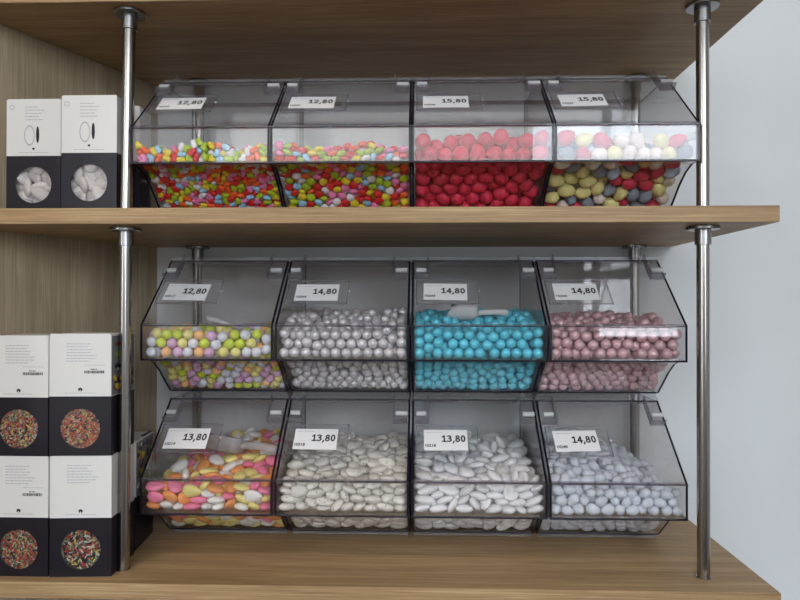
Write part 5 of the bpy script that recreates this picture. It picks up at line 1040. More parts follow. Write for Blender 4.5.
313,73,376,17,1,0,6,644,74,352,18,0,0,5,211,96,397,28,56,24,7,109,83,398,35,0,59,5,131,378,431,24,5,34,6,691,365,469,4,2,55,8,692,156,410,4,55,4,9,116,71,342,17,1,0,1,
192,79,345,10,57,28,4,441,85,386,1,2,57,5,351,375,468,4,4,58,4,698,509,509,44,59,5,5,359,592,502,2,53,21,7,287,316,443,28,7,41,5,347,87,325,2,0,30,5,271,93,332,12,3,9,3,
579,84,397,28,58,34,1,443,85,327,0,0,33,3,310,84,289,32,0,33,3,539,183,429,28,59,19,5,333,338,174,10,0,32,7,635,459,494,14,0,32,4,539,416,481,30,0,36,7,423,156,411,1,58,25,4,
577,256,424,3,1,3,7,648,104,406,39,59,50,5,449,299,449,57,4,25,7,708,94,375,2,3,8,3,523,108,387,59,1,46,9,651,264,439,31,3,51,2,338,274,428,30,59,36,7,467,436,486,31,57,5,8,
707,101,290,0,59,44,4,178,192,418,0,0,52,6,579,89,289,28,0,53,3,474,501,518,31,1,59,4,172,102,293,0,3,14,6,230,211,420,46,2,47,5,705,299,428,31,0,48,8,388,106,358,31,0,20,8,
613,344,163,23,57,59,3,507,99,348,31,0,15,3,97,108,292,2,1,16,8,692,367,147,27,0,0,6,392,645,522,12,4,50,9,515,93,301,56,6,19,2,604,383,476,1,5,28,4,579,109,327,59,55,40,8,
454,101,290,28,0,14,4,372,104,401,24,5,23,2,708,116,328,33,57,44,4,474,186,406,46,0,55,2,215,344,165,3,5,20,6,702,815,539,43,7,0,3,438,356,478,58,2,22,5,183,408,107,52,58,59,1,
518,427,99,41,0,31,6,596,575,512,33,1,58,7,542,526,524,35,4,24,4,426,411,108,7,2,25,6,641,92,293,35,2,21,2,199,521,446,4,55,23,6,388,100,290,31,59,45,4,567,390,124,39,58,32,3,
297,600,483,55,3,34,3,482,320,185,25,3,6,6,90,749,437,24,8,40,4,479,748,541,2,2,11,5,709,426,102,57,9,7,4,409,370,155,15,58,56,5,256,410,125,30,5,0,8,687,576,523,52,59,25,8,
541,362,448,1,2,17,4,346,162,410,31,2,5,2,502,293,433,58,59,13,5,380,219,414,24,59,58,7,334,430,107,47,59,56,9,559,764,538,56,1,20,6,142,813,450,36,10,21,8,151,139,387,56,2,47,9,
619,330,445,5,57,11,3,240,102,290,32,0,42,5,712,472,452,7,4,12,8,573,493,494,29,59,34,7,91,336,171,3,5,19,4,105,439,82,22,59,59,3,254,646,480,56,58,30,7,581,170,395,31,0,17,5,
233,452,95,40,1,1,8,264,548,450,48,57,31,5,102,395,131,10,55,29,4,706,755,526,58,55,44,7,642,215,408,26,59,59,7,351,842,502,7,8,0,9,442,250,417,3,59,24,5,287,130,387,31,1,28,7,
460,649,523,24,2,13,8,622,449,98,27,58,29,9,335,524,464,59,1,5,6,155,428,429,36,59,3,4,627,678,501,38,8,51,9,710,339,189,33,1,48,4,704,280,225,3,59,44,8,475,385,447,58,0,10,8,
410,867,534,1,7,22,3,722,614,491,50,12,49,4,721,557,455,9,8,11,1,582,848,529,9,1,41,7,400,306,201,30,5,11,6,153,378,154,24,0,42,3,514,829,526,56,4,42,7,458,133,368,29,4,41,3,
101,650,434,33,56,57,3,169,591,448,33,4,39,8,257,255,388,9,11,34,2,604,287,212,31,56,41,6,89,530,436,57,0,18,3,553,383,179,29,56,9,9,712,342,394,3,58,12,2,391,462,72,59,1,1,3,
418,495,477,59,58,1,9,280,195,395,32,55,47,5,525,277,216,4,59,30,3,487,380,141,3,2,18,1,638,418,129,0,4,52,5,108,290,217,2,2,2,4,167,323,194,56,5,26,4,697,475,74,55,1,34,2,
191,373,388,31,51,8,7,327,349,427,33,0,58,3,81,322,387,17,1,16,8,711,181,275,59,53,49,3,698,157,363,33,59,5,3,276,305,204,1,59,47,2,289,736,492,29,0,30,5,395,378,423,0,1,20,6,
715,715,493,7,53,47,4,669,859,535,32,1,3,6,699,386,432,26,2,37,3,710,207,381,53,52,53,1,259,372,441,0,56,5,5,135,266,403,2,0,32,5,318,395,148,36,3,54,8,652,145,308,27,57,43,6,
575,650,518,34,3,20,2,434,280,238,32,56,23,8,460,593,500,39,4,28,7,395,422,460,31,57,22,1,698,246,268,58,4,30,4,560,160,356,31,0,40,4,168,267,230,1,2,3,6,547,472,78,7,1,56,2,
148,154,324,13,4,10,7,411,701,510,0,54,8,6,696,291,302,1,1,25,3,709,322,269,4,1,48,6,143,336,392,56,55,3,4,712,353,314,56,3,12,3,704,366,362,1,3,52,5,523,744,497,12,0,14,4,
224,864,465,4,5,26,9,704,258,388,59,54,32,2,270,388,181,23,55,15,7,323,420,455,28,57,26,7,689,190,332,1,1,1,8,691,474,120,3,58,31,5,92,152,379,21,1,48,8,709,494,376,25,58,46,7,
310,280,237,1,54,28,7,305,880,491,11,9,27,2,687,422,407,57,0,34,8,266,481,450,32,57,45,4,80,418,410,10,0,45,2,697,763,435,2,2,28,1,309,493,79,4,0,2,8,711,664,407,41,50,7,4,
688,663,521,11,57,47,4,702,850,491,31,1,9,8,706,546,413,25,9,59,6,689,599,74,31,1,32,7,518,163,279,29,1,27,4,690,796,461,33,3,28,6,185,522,404,5,54,25,5,470,731,503,1,1,50,1,
216,161,375,38,0,12,3,245,134,337,20,59,10,4,221,715,471,27,1,47,7,517,213,395,33,2,49,3,689,376,237,28,0,24,9,632,802,511,0,1,56,5,665,745,494,26,12,5,3,507,493,474,57,4,43,6,
720,432,165,20,3,15,2,417,833,513,53,0,7,1,692,846,415,5,59,44,8,697,550,132,37,57,7,8,568,319,419,33,0,6,3,616,382,431,58,59,32,4,524,158,320,2,0,6,6,699,667,469,37,3,34,3,
97,581,411,28,59,21,6,630,242,244,58,55,37,2,193,230,380,33,1,10,4,694,617,439,57,57,31,6,616,126,355,31,57,39,4,408,147,318,29,1,58,8,469,470,102,7,59,2,8,462,189,297,59,1,19,2,
94,864,421,32,9,6,7,555,438,443,1,0,23,2,208,299,399,3,1,19,4,689,532,72,1,59,2,2,89,247,253,34,59,17,4,157,747,427,30,3,45,3,315,286,392,30,59,14,2,192,150,338,8,57,13,4,
680,263,338,32,2,34,7,666,432,161,4,1,12,2,103,236,372,28,56,49,7,320,143,345,58,58,43,6,434,555,484,6,3,27,3,263,336,397,1,1,47,5,708,448,345,30,2,12,5,90,120,341,32,7,9,1,
611,500,79,25,0,29,7,566,707,492,19,50,28,2,432,320,399,59,59,54,5,645,436,449,26,0,58,7,412,186,376,28,0,41,5,223,174,288,21,58,33,7,342,372,389,29,1,20,9,559,223,257,28,58,42,5,
221,714,424,57,57,32,8,134,474,421,57,2,35,2,331,165,300,32,0,16,7,685,431,308,33,1,27,8,633,201,367,58,1,14,6,697,406,274,1,1,28,1,489,239,254,31,0,16,7,495,428,412,36,59,53,9,
343,199,374,33,59,16,7,370,254,245,29,0,14,3,588,752,503,24,5,29,4,621,864,493,32,56,3,7,468,814,499,52,59,40,5,557,813,484,30,59,54,5,390,755,499,27,3,36,7,519,648,495,59,57,35,6,
671,596,480,59,5,49,6,340,660,483,0,3,47,6,656,515,469,58,4,48,6,214,786,456,33,59,8,3,145,867,437,5,54,34,5,517,562,480,52,2,34,3,404,619,460,28,3,45,4,583,499,451,59,59,57,6,
218,639,437,32,59,55,8,94,811,401,0,52,41,9,107,696,409,13,59,59,5,233,575,425,42,56,4,7,108,876,345,49,0,0,6,98,646,392,58,55,1,2,170,596,404,28,1,43,1,442,501,408,0,1,42,6,
231,437,418,56,0,22,9,108,763,365,4,58,2,4,650,350,400,2,56,43,1,657,294,381,59,56,38,8,486,359,408,2,0,28,4,81,824,331,50,5,16,3,93,491,386,30,5,41,7,107,576,364,6,2,1,5,
512,295,391,0,59,39,5,103,679,352,31,1,38,8,105,714,312,30,4,55,6,267,415,380,57,58,14,8,94,793,292,4,58,46,7,106,606,335,36,3,1,5,576,248,378,33,59,7,8,108,863,263,29,2,26,6,
109,404,376,30,56,55,9,94,630,301,58,3,42,8,93,769,238,27,2,42,6,89,537,326,28,4,18,3,90,862,177,30,52,21,4,94,660,263,3,2,46,7,97,458,316,0,58,44,8,607,201,328,31,0,11,4,
98,818,212,59,5,37,7,106,366,334,2,55,59,8,101,584,259,22,57,2,3,89,524,260,1,5,19,2,103,294,331,3,1,54,4,102,880,121,14,6,1,3,113,800,158,5,0,4,8,104,697,218,54,58,7,9,
91,420,277,31,58,18,4,587,204,291,30,59,41,4,104,732,165,59,3,0,4,635,181,268,59,2,9,2,100,630,213,53,54,1,4,98,297,290,0,2,48,5,103,241,312,44,0,59,2,105,189,322,6,3,4,7,
102,836,118,8,1,31,2,97,496,221,58,59,22,5,106,466,253,29,0,30,2,98,676,148,33,4,6,3,405,190,269,31,58,34,9,92,571,209,40,1,38,3,101,332,257,0,58,23,7,103,730,116,36,4,6,8,
100,857,72,28,0,53,4,107,607,164,31,0,1,4,311,203,262,1,2,16,4,105,405,229,33,3,8,8,103,194,276,2,5,1,5,89,493,175,55,0,16,6,96,768,74,32,0,14,7,98,613,126,5,0,7,1,
88,414,191,28,2,42,2,88,681,76,30,56,18,1,89,633,92,33,52,17,4,104,354,203,24,5,4,2,252,244,239,29,56,49,6,99,553,147,57,57,1,1,105,544,105,1,1,59,3,104,498,126,29,2,34,3,
111,439,144,20,55,59,8,462,503,72,58,59,27,2,104,569,72,59,59,29,3,108,500,74,0,1,0,5,210,498,72,29,1,28,4,674,222,298,26,1,31,4,277,855,444,26,6,15,6,314,798,458,56,3,11,5,
272,797,422,31,2,11,6,281,707,451,56,0,15,7,708,845,373,55,0,14,8,589,613,482,59,2,35,6,687,769,383,7,56,57,9,709,850,328,0,0,48,4,600,562,463,23,59,3,4,703,715,416,51,7,59,4,
334,593,443,32,0,56,9,710,763,341,25,58,14,7,693,703,372,57,3,59,3,377,468,435,32,58,25,6,712,648,341,57,59,12,3,330,528,422,3,58,41,2,260,497,405,58,57,7,3,702,686,305,28,57,7,6,
687,580,363,29,1,59,8,697,716,263,29,2,23,6,323,445,415,29,2,55,9,574,391,401,56,2,40,8,710,603,282,35,0,14,6,708,542,323,30,3,12,5,168,458,385,59,59,47,7,368,277,379,0,7,35,5,
689,532,251,3,2,57,7,718,462,259,40,4,46,3,440,264,378,59,0,25,2,238,204,344,36,59,57,2,700,416,205,2,5,34,4,367,878,459,46,3,31,6,489,786,452,57,5,26,3,404,533,440,58,2,34,2,
423,404,390,33,3,49,7,624,756,459,34,55,17,9,382,222,339,31,3,37,8,186,205,263,7,57,38,4,450,352,213,0,3,24,7,559,312,250,34,0,53,8,387,346,236,26,59,45,4,649,321,237,5,0,50,2,
246,327,239,33,59,0,6,560,348,216,2,58,1,9,708,475,202,27,9,35,1,322,346,223,0,0,28,2,639,369,201,59,59,52,7,693,619,164,58,1,30,5,235,370,214,34,58,2,6,707,517,163,31,57,12,6,
476,384,183,55,2,30,2,431,442,140,59,59,53,4,695,613,120,58,58,23,7,692,666,77,35,1,28,4,703,709,88,17,7,2,2,452,192,336,31,2,17,6,281,178,313,43,3,43,1,449,468,446,59,1,15,4,
584,318,375,4,55,1,4,671,492,308,5,54,36,7,258,242,286,58,0,33,6,160,286,363,3,1,44,7,158,483,101,0,0,37,5]),
 '32': (300, [
170,73,381,44,59,1,3,625,332,468,48,55,29,6,301,86,325,27,59,33,5,122,92,335,30,1,0,9,320,97,404,26,3,43,4,252,90,364,33,2,29,7,446,233,440,4,2,3,5,493,108,420,2,1,42,9,
111,298,462,36,0,31,7,566,98,332,28,2,6,8,564,93,412,2,0,37,7,628,88,296,2,57,35,6,557,428,485,56,58,27,8,371,108,303,54,58,14,8,709,177,433,0,2,48,4,237,526,501,27,0,31,6,
708,105,333,32,0,12,6,226,120,402,29,5,35,3,351,312,463,4,0,59,2,98,97,292,1,59,38,6,237,391,454,56,3,33,7,380,107,406,19,0,12,6,434,91,389,58,56,38,4,516,108,369,59,4,12,8,
349,107,354,3,1,12,7,638,101,346,31,2,43,4,634,188,420,29,1,0,3,708,102,380,2,57,48,6,100,244,429,30,0,47,7,180,245,429,29,3,0,4,645,638,520,28,58,18,8,427,103,294,56,1,14,6,
472,94,339,34,2,22,4,122,496,485,30,4,49,3,231,103,319,33,59,15,5,409,103,350,10,1,16,6,450,489,498,29,0,36,3,179,104,294,30,58,43,7,695,360,150,9,1,30,3,638,101,390,4,0,19,4,
340,537,496,29,2,59,7,557,93,290,58,1,7,2,308,221,436,29,2,11,4,551,338,464,56,59,39,6,487,93,295,57,4,22,2,391,586,503,10,58,1,3,450,170,407,34,2,7,9,689,177,386,33,59,36,9,
302,423,98,55,0,1,5,562,164,433,2,59,50,5,582,283,445,59,58,4,4,702,283,446,31,0,51,6,520,411,109,24,1,3,5,412,411,115,2,0,32,9,708,99,290,30,58,44,3,112,98,414,1,1,14,2,
271,277,440,30,3,33,4,493,393,461,34,58,49,6,596,578,507,23,0,17,8,300,332,178,55,55,51,7,586,113,370,59,59,47,3,214,446,79,35,59,33,4,89,99,378,33,1,18,3,168,112,421,33,0,20,1,
305,451,478,58,3,35,4,184,630,529,2,0,31,2,164,369,460,0,3,40,4,498,318,184,9,1,30,1,610,394,127,31,4,24,7,92,403,118,30,54,41,6,430,365,442,4,58,15,7,704,522,489,29,4,37,1,
200,301,445,59,59,49,4,691,410,114,41,1,29,5,297,110,289,58,0,36,2,702,418,456,19,54,26,1,348,373,139,34,4,21,3,393,320,191,56,59,59,9,380,431,461,25,57,49,7,456,363,152,56,2,6,6,
218,315,195,52,2,6,6,113,819,533,3,1,53,9,79,615,503,41,9,41,1,209,413,128,4,58,24,9,539,369,150,57,4,59,3,510,581,508,27,1,53,3,139,285,213,54,57,57,5,700,777,525,1,59,20,5,
486,304,435,1,1,18,3,576,751,512,44,58,25,6,101,684,516,34,54,56,6,398,271,428,28,0,44,7,333,372,459,2,4,55,7,245,199,422,1,57,46,2,190,446,473,29,0,56,1,89,442,466,25,58,44,4,
469,454,89,10,59,59,3,280,602,505,59,57,8,6,173,187,406,1,59,26,9,644,813,514,53,7,40,3,147,388,134,31,7,7,4,310,759,511,52,59,33,4,691,363,443,27,0,30,6,624,284,416,35,55,56,4,
689,461,76,59,59,59,8,688,714,504,6,59,31,7,87,342,173,26,57,42,1,160,596,504,36,2,19,1,589,341,175,56,57,47,4,247,843,516,56,1,50,7,231,678,522,5,59,51,4,491,670,512,32,1,15,6,
437,449,448,28,50,33,3,589,490,483,33,59,3,4,375,496,464,8,1,27,7,91,176,407,28,56,42,5,557,697,502,1,4,24,7,97,484,76,1,59,19,8,196,361,164,28,1,35,4,621,451,97,0,4,35,7,
247,482,470,23,1,1,1,174,530,468,59,57,19,8,269,273,221,5,1,30,5,328,315,419,28,1,9,6,362,866,495,15,10,21,7,641,454,472,33,1,38,3,635,282,214,58,56,50,3,363,263,392,28,58,33,8,
507,524,482,39,58,54,3,641,351,186,46,3,51,4,458,810,504,29,2,50,8,499,472,459,6,58,32,7,299,148,381,36,6,7,7,704,591,495,57,59,38,1,452,737,496,26,6,1,8,138,747,519,51,7,15,3,
434,647,494,11,0,10,4,385,458,93,6,58,6,2,285,683,503,33,2,50,7,576,233,423,7,58,32,2,338,186,399,3,0,20,7,656,145,307,32,2,19,3,701,470,464,32,5,28,2,552,643,486,51,59,3,5,
183,159,319,33,56,41,7,113,623,480,44,59,45,3,705,337,202,33,1,45,9,151,339,191,27,6,34,2,334,699,492,36,8,45,2,709,247,237,30,55,49,5,513,759,496,53,54,38,5,639,519,460,26,52,18,7,
563,294,215,58,59,49,3,195,769,514,29,4,23,6,434,257,229,29,56,50,3,499,262,230,30,55,37,3,212,628,480,32,9,25,7,356,261,230,32,4,22,7,315,483,81,55,2,32,8,325,816,509,50,0,3,2,
637,585,473,56,0,29,4,551,319,414,27,5,50,4,269,203,375,50,1,7,8,93,354,440,24,5,41,7,153,842,503,2,57,4,7,405,698,494,32,6,6,5,363,641,497,59,57,24,2,304,867,498,31,49,37,5,
266,341,431,54,58,59,4,241,162,283,31,59,47,8,699,659,490,2,0,35,1,698,236,412,30,4,0,4,583,494,72,32,0,3,3,207,243,248,59,2,17,7,268,260,398,29,2,27,2,523,249,402,28,58,35,2,
651,233,388,33,2,4,2,708,849,511,2,2,48,6,628,386,465,57,57,59,2,696,189,331,53,58,23,6,389,792,495,56,0,57,2,502,146,321,58,0,29,3,589,189,389,25,59,47,7,532,146,282,35,0,36,1,
426,533,467,20,58,25,5,471,581,478,25,55,28,1,471,166,358,32,1,40,6,95,530,458,28,4,42,8,280,415,144,59,0,51,6,463,178,275,59,57,50,8,508,838,488,20,2,25,1,478,393,411,29,3,22,8,
303,167,311,58,6,15,6,102,243,246,1,59,53,5,707,478,137,3,53,11,6,363,184,271,5,0,29,7,149,126,379,6,3,54,4,639,864,495,30,53,31,5,157,457,100,35,57,38,3,540,574,470,54,59,11,1,
720,538,347,19,49,42,5,159,687,494,55,59,15,8,391,399,417,33,55,28,7,426,172,311,8,59,41,1,488,497,73,28,0,28,4,507,321,390,28,58,42,7,707,543,454,30,57,16,5,293,218,253,23,0,1,2,
256,476,118,57,0,32,8,158,521,87,56,8,41,1,707,852,303,56,4,12,7,554,180,353,59,0,30,1,698,190,281,1,57,21,6,537,480,110,32,6,49,7,264,535,457,22,1,26,8,309,395,423,4,3,55,8,
148,302,414,28,59,27,4,712,249,363,34,2,49,1,711,549,277,34,4,48,3,621,176,338,10,5,38,8,151,177,271,25,2,2,3,640,758,488,52,49,52,3,688,617,451,56,0,30,8,158,405,426,25,55,23,8,
599,165,280,57,1,17,2,451,371,196,31,0,28,6,712,682,124,2,0,12,1,400,505,81,52,3,30,3,250,315,400,6,56,32,2,711,764,306,2,4,48,2,412,192,381,59,6,47,5,701,498,222,32,7,56,6,
699,311,242,1,3,33,2,544,218,259,6,56,35,9,699,441,162,24,4,28,3,705,259,319,32,0,48,9,688,302,401,30,2,34,8,256,161,344,31,53,47,3,707,365,280,2,59,16,5,712,586,244,26,1,47,3,
711,582,72,1,59,48,2,714,414,312,25,55,47,1,528,170,392,31,1,17,5,708,667,164,30,0,48,5,704,705,451,3,59,16,9,696,373,401,4,56,3,4,688,427,219,0,0,30,8,630,696,477,32,3,18,8,
157,474,429,53,59,54,8,705,761,395,0,2,51,5,708,468,375,31,59,52,2,334,242,283,30,58,32,5,475,631,466,11,48,39,2,109,258,385,2,1,0,7,708,693,227,3,3,13,6,569,859,492,39,56,42,1,
521,880,468,50,13,5,2,575,795,488,20,53,26,5,423,841,478,1,57,21,1,80,847,468,10,12,41,5,98,791,470,55,10,11,7,486,692,463,33,2,27,6,95,740,481,48,8,59,1,194,690,467,58,6,30,2,
107,689,452,36,2,1,5,203,583,461,18,53,57,2,105,729,425,30,0,32,3,88,619,429,40,3,18,7,551,406,435,2,58,23,8,623,345,410,8,6,56,6,90,796,399,5,54,43,5,115,747,383,32,1,28,7,
95,537,409,2,55,21,7,106,459,413,5,57,26,5,88,399,420,27,56,19,1,393,345,391,34,3,15,3,95,601,375,58,58,42,9,193,343,400,28,50,19,4,452,251,390,7,3,48,7,100,521,358,1,56,29,3,
448,341,388,23,55,45,2,92,472,351,25,12,9,2,109,418,378,34,1,30,6,329,352,373,32,58,30,9,315,289,362,3,57,29,8,110,349,383,26,57,1,8,101,347,334,26,1,27,2,100,295,352,59,58,7,3,
86,212,347,8,54,44,4,156,227,338,31,58,23,6,91,374,284,38,57,48,8,117,160,350,58,59,34,2,90,157,318,27,0,40,1,105,293,278,29,59,27,3,83,200,279,39,2,45,5,90,343,221,23,57,44,8,
89,490,118,58,1,44,1,100,438,148,0,56,35,4,202,821,478,34,2,44,4,329,597,470,32,57,18,7,709,852,467,3,59,15,4,699,778,482,31,56,28,2,566,680,446,37,52,9,2,305,465,437,54,0,32,5,
645,418,429,59,57,13,6,428,471,388,58,0,55,5,702,439,413,33,54,7,7,689,566,406,14,1,0,7,688,505,407,59,58,58,7,202,234,375,6,2,59,6,195,160,364,29,59,52,4,707,401,360,30,1,11,2,
688,319,357,2,59,3,8,565,206,315,3,59,11,7,638,214,260,0,58,47,6,379,439,144,35,1,36,4,693,510,99,3,59,33,3,599,853,462,24,1,14,3,259,843,468,28,0,17,9,225,747,483,29,5,31,4,
361,735,472,35,0,46,3,710,792,437,57,0,49,3,249,700,456,0,3,26,6,147,626,447,51,1,13,6,427,591,447,26,2,53,9,595,632,453,31,1,36,4,689,764,354,31,58,28,7,703,683,371,31,2,10,7,
692,623,405,34,1,1,6,228,432,433,29,6,42,1,493,528,421,38,58,11,7,689,865,206,34,58,0,7,717,750,250,21,56,46,3,697,620,310,54,59,28,1,703,661,276,30,0,49,8,696,760,204,58,57,29,3,
701,471,334,3,0,52,5,703,811,147,20,6,1,2,188,284,364,21,2,30,9,692,626,210,0,57,35,7,677,357,323,4,59,59,8,692,584,170,36,1,0,5,707,703,79,29,57,48,6,639,255,356,59,54,26,2,
695,553,123,6,3,23,7,103,862,407,32,1,24,5,107,865,364,59,1,28,4,85,854,303,7,59,16,2,584,476,436,2,2,19,7,89,785,334,52,56,12,7,91,694,369,59,55,41,6,108,863,258,28,3,27,7,
96,796,276,56,52,56,3,100,666,320,46,2,23,5,80,606,319,47,56,15,5,107,720,271,0,3,5,6,101,755,237,31,3,59,1,89,855,189,56,57,15,2,98,626,254,1,3,47,7,99,531,316,32,1,7,2,
100,553,274,28,58,53,3,91,468,290,1,0,20,2,113,714,159,30,1,27,9,96,417,330,33,56,51,4,92,502,251,1,59,42,5,339,208,349,25,3,28,8,96,510,208,58,3,23,2,254,241,330,5,55,11,9,
104,545,152,27,57,27,3,103,426,248,0,55,2,5,426,246,274,26,0,8,5,93,425,196,29,4,46,5,107,484,170,56,2,59,5,99,553,110,5,6,53,1,696,867,429,5,1,4,4,351,424,387,34,2,1,6,
582,262,353,34,58,20,2,683,263,273,33,59,30,2,696,817,367,43,0,32,3,415,229,347,28,1,51,6,382,209,312,1,59,42,7,694,806,278,32,58,30,4,331,264,322,27,58,56,3,144,228,287,31,7,9,6,
459,272,318,57,1,36,5,538,263,302,28,2,42,6,709,452,259,58,1,12,5,394,295,254,19,4,2,4,575,282,264,23,3,30,7,609,329,240,28,0,56,9,449,342,233,30,3,34,2,596,418,198,30,0,3,4,
668,403,174,4,59,57,5,531,378,194,55,59,47,3,691,749,157,31,4,56,9,240,429,183,5,57,59,6,352,383,189,36,2,1,4,572,419,158,31,0,30,4,688,865,116,55,1,1,7,334,444,176,0,0,6,8,
209,478,158,57,0,30,6,495,455,142,26,2,32,9,642,552,79,33,2,58,9,226,501,83,42,2,0,3,545,553,75,29,59,33,6,512,456,410,57,1,30,4,689,607,357,57,2,57,9,690,816,223,11,57,3,7,
499,453,361,59,7,43,2,708,768,89,1,54,50,6,699,670,323,36,56,34,1,694,865,162,0,59,59,4,325,468,136,30,6,51,3,164,549,427,31,2,1,6]),
 '33': (300, [
572,103,379,59,55,15,9,243,92,391,58,58,29,8,131,91,390,2,2,33,9,115,90,339,0,1,57,8,498,103,409,33,1,7,9,329,460,482,32,7,40,7,346,233,450,59,58,20,7,694,88,338,32,4,33,6,
113,390,459,38,59,28,8,271,294,451,34,4,59,4,325,95,293,59,59,37,7,114,209,432,31,2,54,6,339,92,392,28,6,27,4,106,578,513,55,5,26,8,189,90,292,32,0,35,6,656,313,448,1,0,55,9,
481,94,293,2,58,53,6,505,189,430,57,6,54,9,486,85,366,30,0,57,3,399,92,361,27,1,54,5,558,439,478,30,58,0,7,640,85,408,33,2,33,3,701,91,294,30,57,53,4,201,310,455,54,1,39,4,
552,105,292,59,59,21,6,224,85,339,0,56,56,2,652,108,365,31,58,49,8,605,84,330,30,0,33,2,381,106,317,38,0,15,6,102,87,293,34,0,36,3,680,669,504,28,3,31,8,422,104,397,32,0,16,4,
264,83,311,32,50,54,1,269,615,521,54,0,32,4,612,382,470,34,58,45,9,437,101,322,51,59,17,4,462,329,183,3,53,39,9,441,193,426,56,59,48,6,91,124,412,35,0,42,5,99,340,174,6,3,22,8,
321,548,500,2,5,47,8,483,565,495,50,4,56,6,711,101,405,55,2,14,4,688,412,456,1,58,2,6,547,268,444,1,2,45,4,608,192,428,41,11,44,1,522,105,332,30,0,18,5,327,848,527,4,2,53,3,
415,363,457,2,1,30,1,185,120,360,28,1,14,6,325,98,340,55,58,10,1,401,405,121,53,1,57,8,651,191,426,15,4,18,7,560,176,432,21,0,43,3,244,520,495,57,1,10,5,502,392,123,22,2,0,3,
487,504,479,4,4,17,8,193,785,507,0,3,40,9,107,396,120,53,1,59,3,151,494,475,36,0,36,8,169,213,398,31,56,56,5,615,376,145,34,3,30,7,361,369,157,42,0,55,3,456,465,462,28,1,55,2,
281,198,404,50,59,27,2,169,352,156,54,54,53,1,645,446,489,4,4,18,5,627,98,291,34,0,14,1,408,715,518,29,1,22,6,584,633,519,7,10,9,6,391,180,408,26,55,48,6,299,101,418,29,58,46,1,
234,256,414,30,1,59,4,238,318,187,4,58,33,4,704,177,410,54,53,5,4,603,315,190,53,2,4,4,542,599,506,17,4,43,3,112,451,89,42,2,26,8,683,439,100,43,0,58,6,411,531,462,59,6,35,5,
277,445,77,55,1,2,2,437,328,430,59,0,12,4,688,301,203,52,2,2,6,130,855,517,56,3,57,9,209,458,460,35,52,33,4,323,410,108,26,4,6,3,676,527,489,26,58,16,8,627,141,406,2,51,42,2,
200,440,94,43,59,55,1,101,785,508,54,59,35,2,419,612,490,55,5,49,5,108,353,429,55,1,55,5,400,412,441,36,6,57,5,156,569,496,34,3,41,5,589,567,489,32,0,12,1,678,825,506,15,54,8,3,
287,503,456,38,0,13,5,584,458,94,20,6,33,7,209,558,502,47,1,10,1,607,423,114,50,4,33,2,700,360,155,35,3,32,1,374,329,198,56,59,37,9,240,378,152,32,5,2,5,501,441,86,22,56,0,1,
696,404,129,7,59,1,1,506,333,429,25,6,56,7,214,159,396,58,56,55,3,600,745,510,57,57,28,9,490,405,441,1,2,30,3,307,351,180,51,9,20,8,545,691,511,2,5,48,6,710,333,429,35,0,49,2,
562,372,172,26,56,8,8,553,870,504,21,2,27,6,341,148,389,41,59,58,4,371,469,77,4,0,29,5,381,807,507,36,5,37,7,139,280,415,30,2,22,7,630,609,477,9,57,49,3,398,265,224,31,56,40,2,
504,632,495,32,53,18,5,360,631,481,7,7,48,3,312,275,226,0,2,29,7,712,591,480,22,58,14,7,330,377,433,25,2,43,3,317,237,399,8,2,50,7,197,414,135,29,56,13,3,78,290,423,15,0,46,3,
239,521,443,28,5,50,7,103,544,463,29,3,0,2,389,874,512,22,52,57,3,160,145,319,59,58,14,4,264,138,358,2,2,51,7,343,720,505,55,58,45,4,103,440,464,23,4,1,1,693,244,408,27,3,30,4,
521,328,206,34,0,14,8,560,440,432,26,0,28,5,168,301,215,57,0,25,4,165,434,436,50,57,16,4,705,169,356,33,57,46,7,225,705,495,57,2,40,7,564,354,436,29,59,49,6,351,490,448,24,0,18,9,
526,750,501,30,52,26,6,97,148,297,52,1,9,3,101,271,230,33,1,21,9,563,269,229,32,0,59,2,512,827,503,35,57,23,3,475,168,326,16,6,14,8,460,498,75,28,2,29,4,597,264,413,1,57,14,8,
427,171,276,57,2,10,7,267,334,424,32,58,11,5,191,343,410,34,1,17,8,300,799,497,33,58,20,5,210,877,485,43,2,29,7,686,154,311,31,0,31,7,492,772,473,54,2,47,9,352,315,432,47,0,41,5,
437,180,368,50,59,16,8,703,495,445,59,59,12,9,213,380,446,55,57,35,5,90,211,395,59,0,42,2,657,258,256,43,52,57,6,390,269,406,30,2,12,8,566,603,455,59,0,14,6,469,280,247,5,5,42,6,
96,272,322,59,57,14,7,381,170,356,16,58,52,4,337,184,306,1,0,50,4,460,662,477,33,5,48,6,109,188,330,53,58,2,6,457,861,482,28,5,5,9,293,174,272,33,4,19,2,435,406,162,3,3,8,6,
93,628,462,57,1,14,5,228,169,276,27,59,49,5,240,275,243,25,59,20,6,343,580,471,21,58,22,4,260,446,127,57,2,42,7,515,158,374,57,4,54,7,372,674,468,55,4,29,5,255,604,472,32,1,50,9,
243,161,319,30,2,56,7,578,182,373,2,55,23,8,474,276,415,27,2,7,2,94,846,475,33,58,42,7,107,230,356,28,1,3,2,190,628,494,26,58,16,1,489,498,427,55,2,17,5,96,224,276,0,0,40,5,
708,768,495,31,55,48,5,653,185,270,2,58,38,6,95,699,482,4,57,42,8,289,420,419,0,57,22,8,126,156,373,4,0,4,3,408,211,309,26,0,14,9,153,170,275,31,58,45,5,634,391,415,32,1,15,9,
721,860,462,42,9,14,5,448,460,111,0,2,23,7,488,394,178,8,1,19,3,645,851,483,7,3,3,2,150,718,457,4,50,58,5,105,428,410,30,4,52,7,576,224,260,30,1,55,7,136,651,500,7,59,12,4,
686,492,76,29,1,30,8,100,413,349,21,6,5,1,493,242,373,9,0,11,7,352,210,264,59,59,50,7,568,176,287,58,57,20,4,528,434,137,4,59,24,4,303,868,485,2,3,31,1,715,702,462,51,59,46,6,
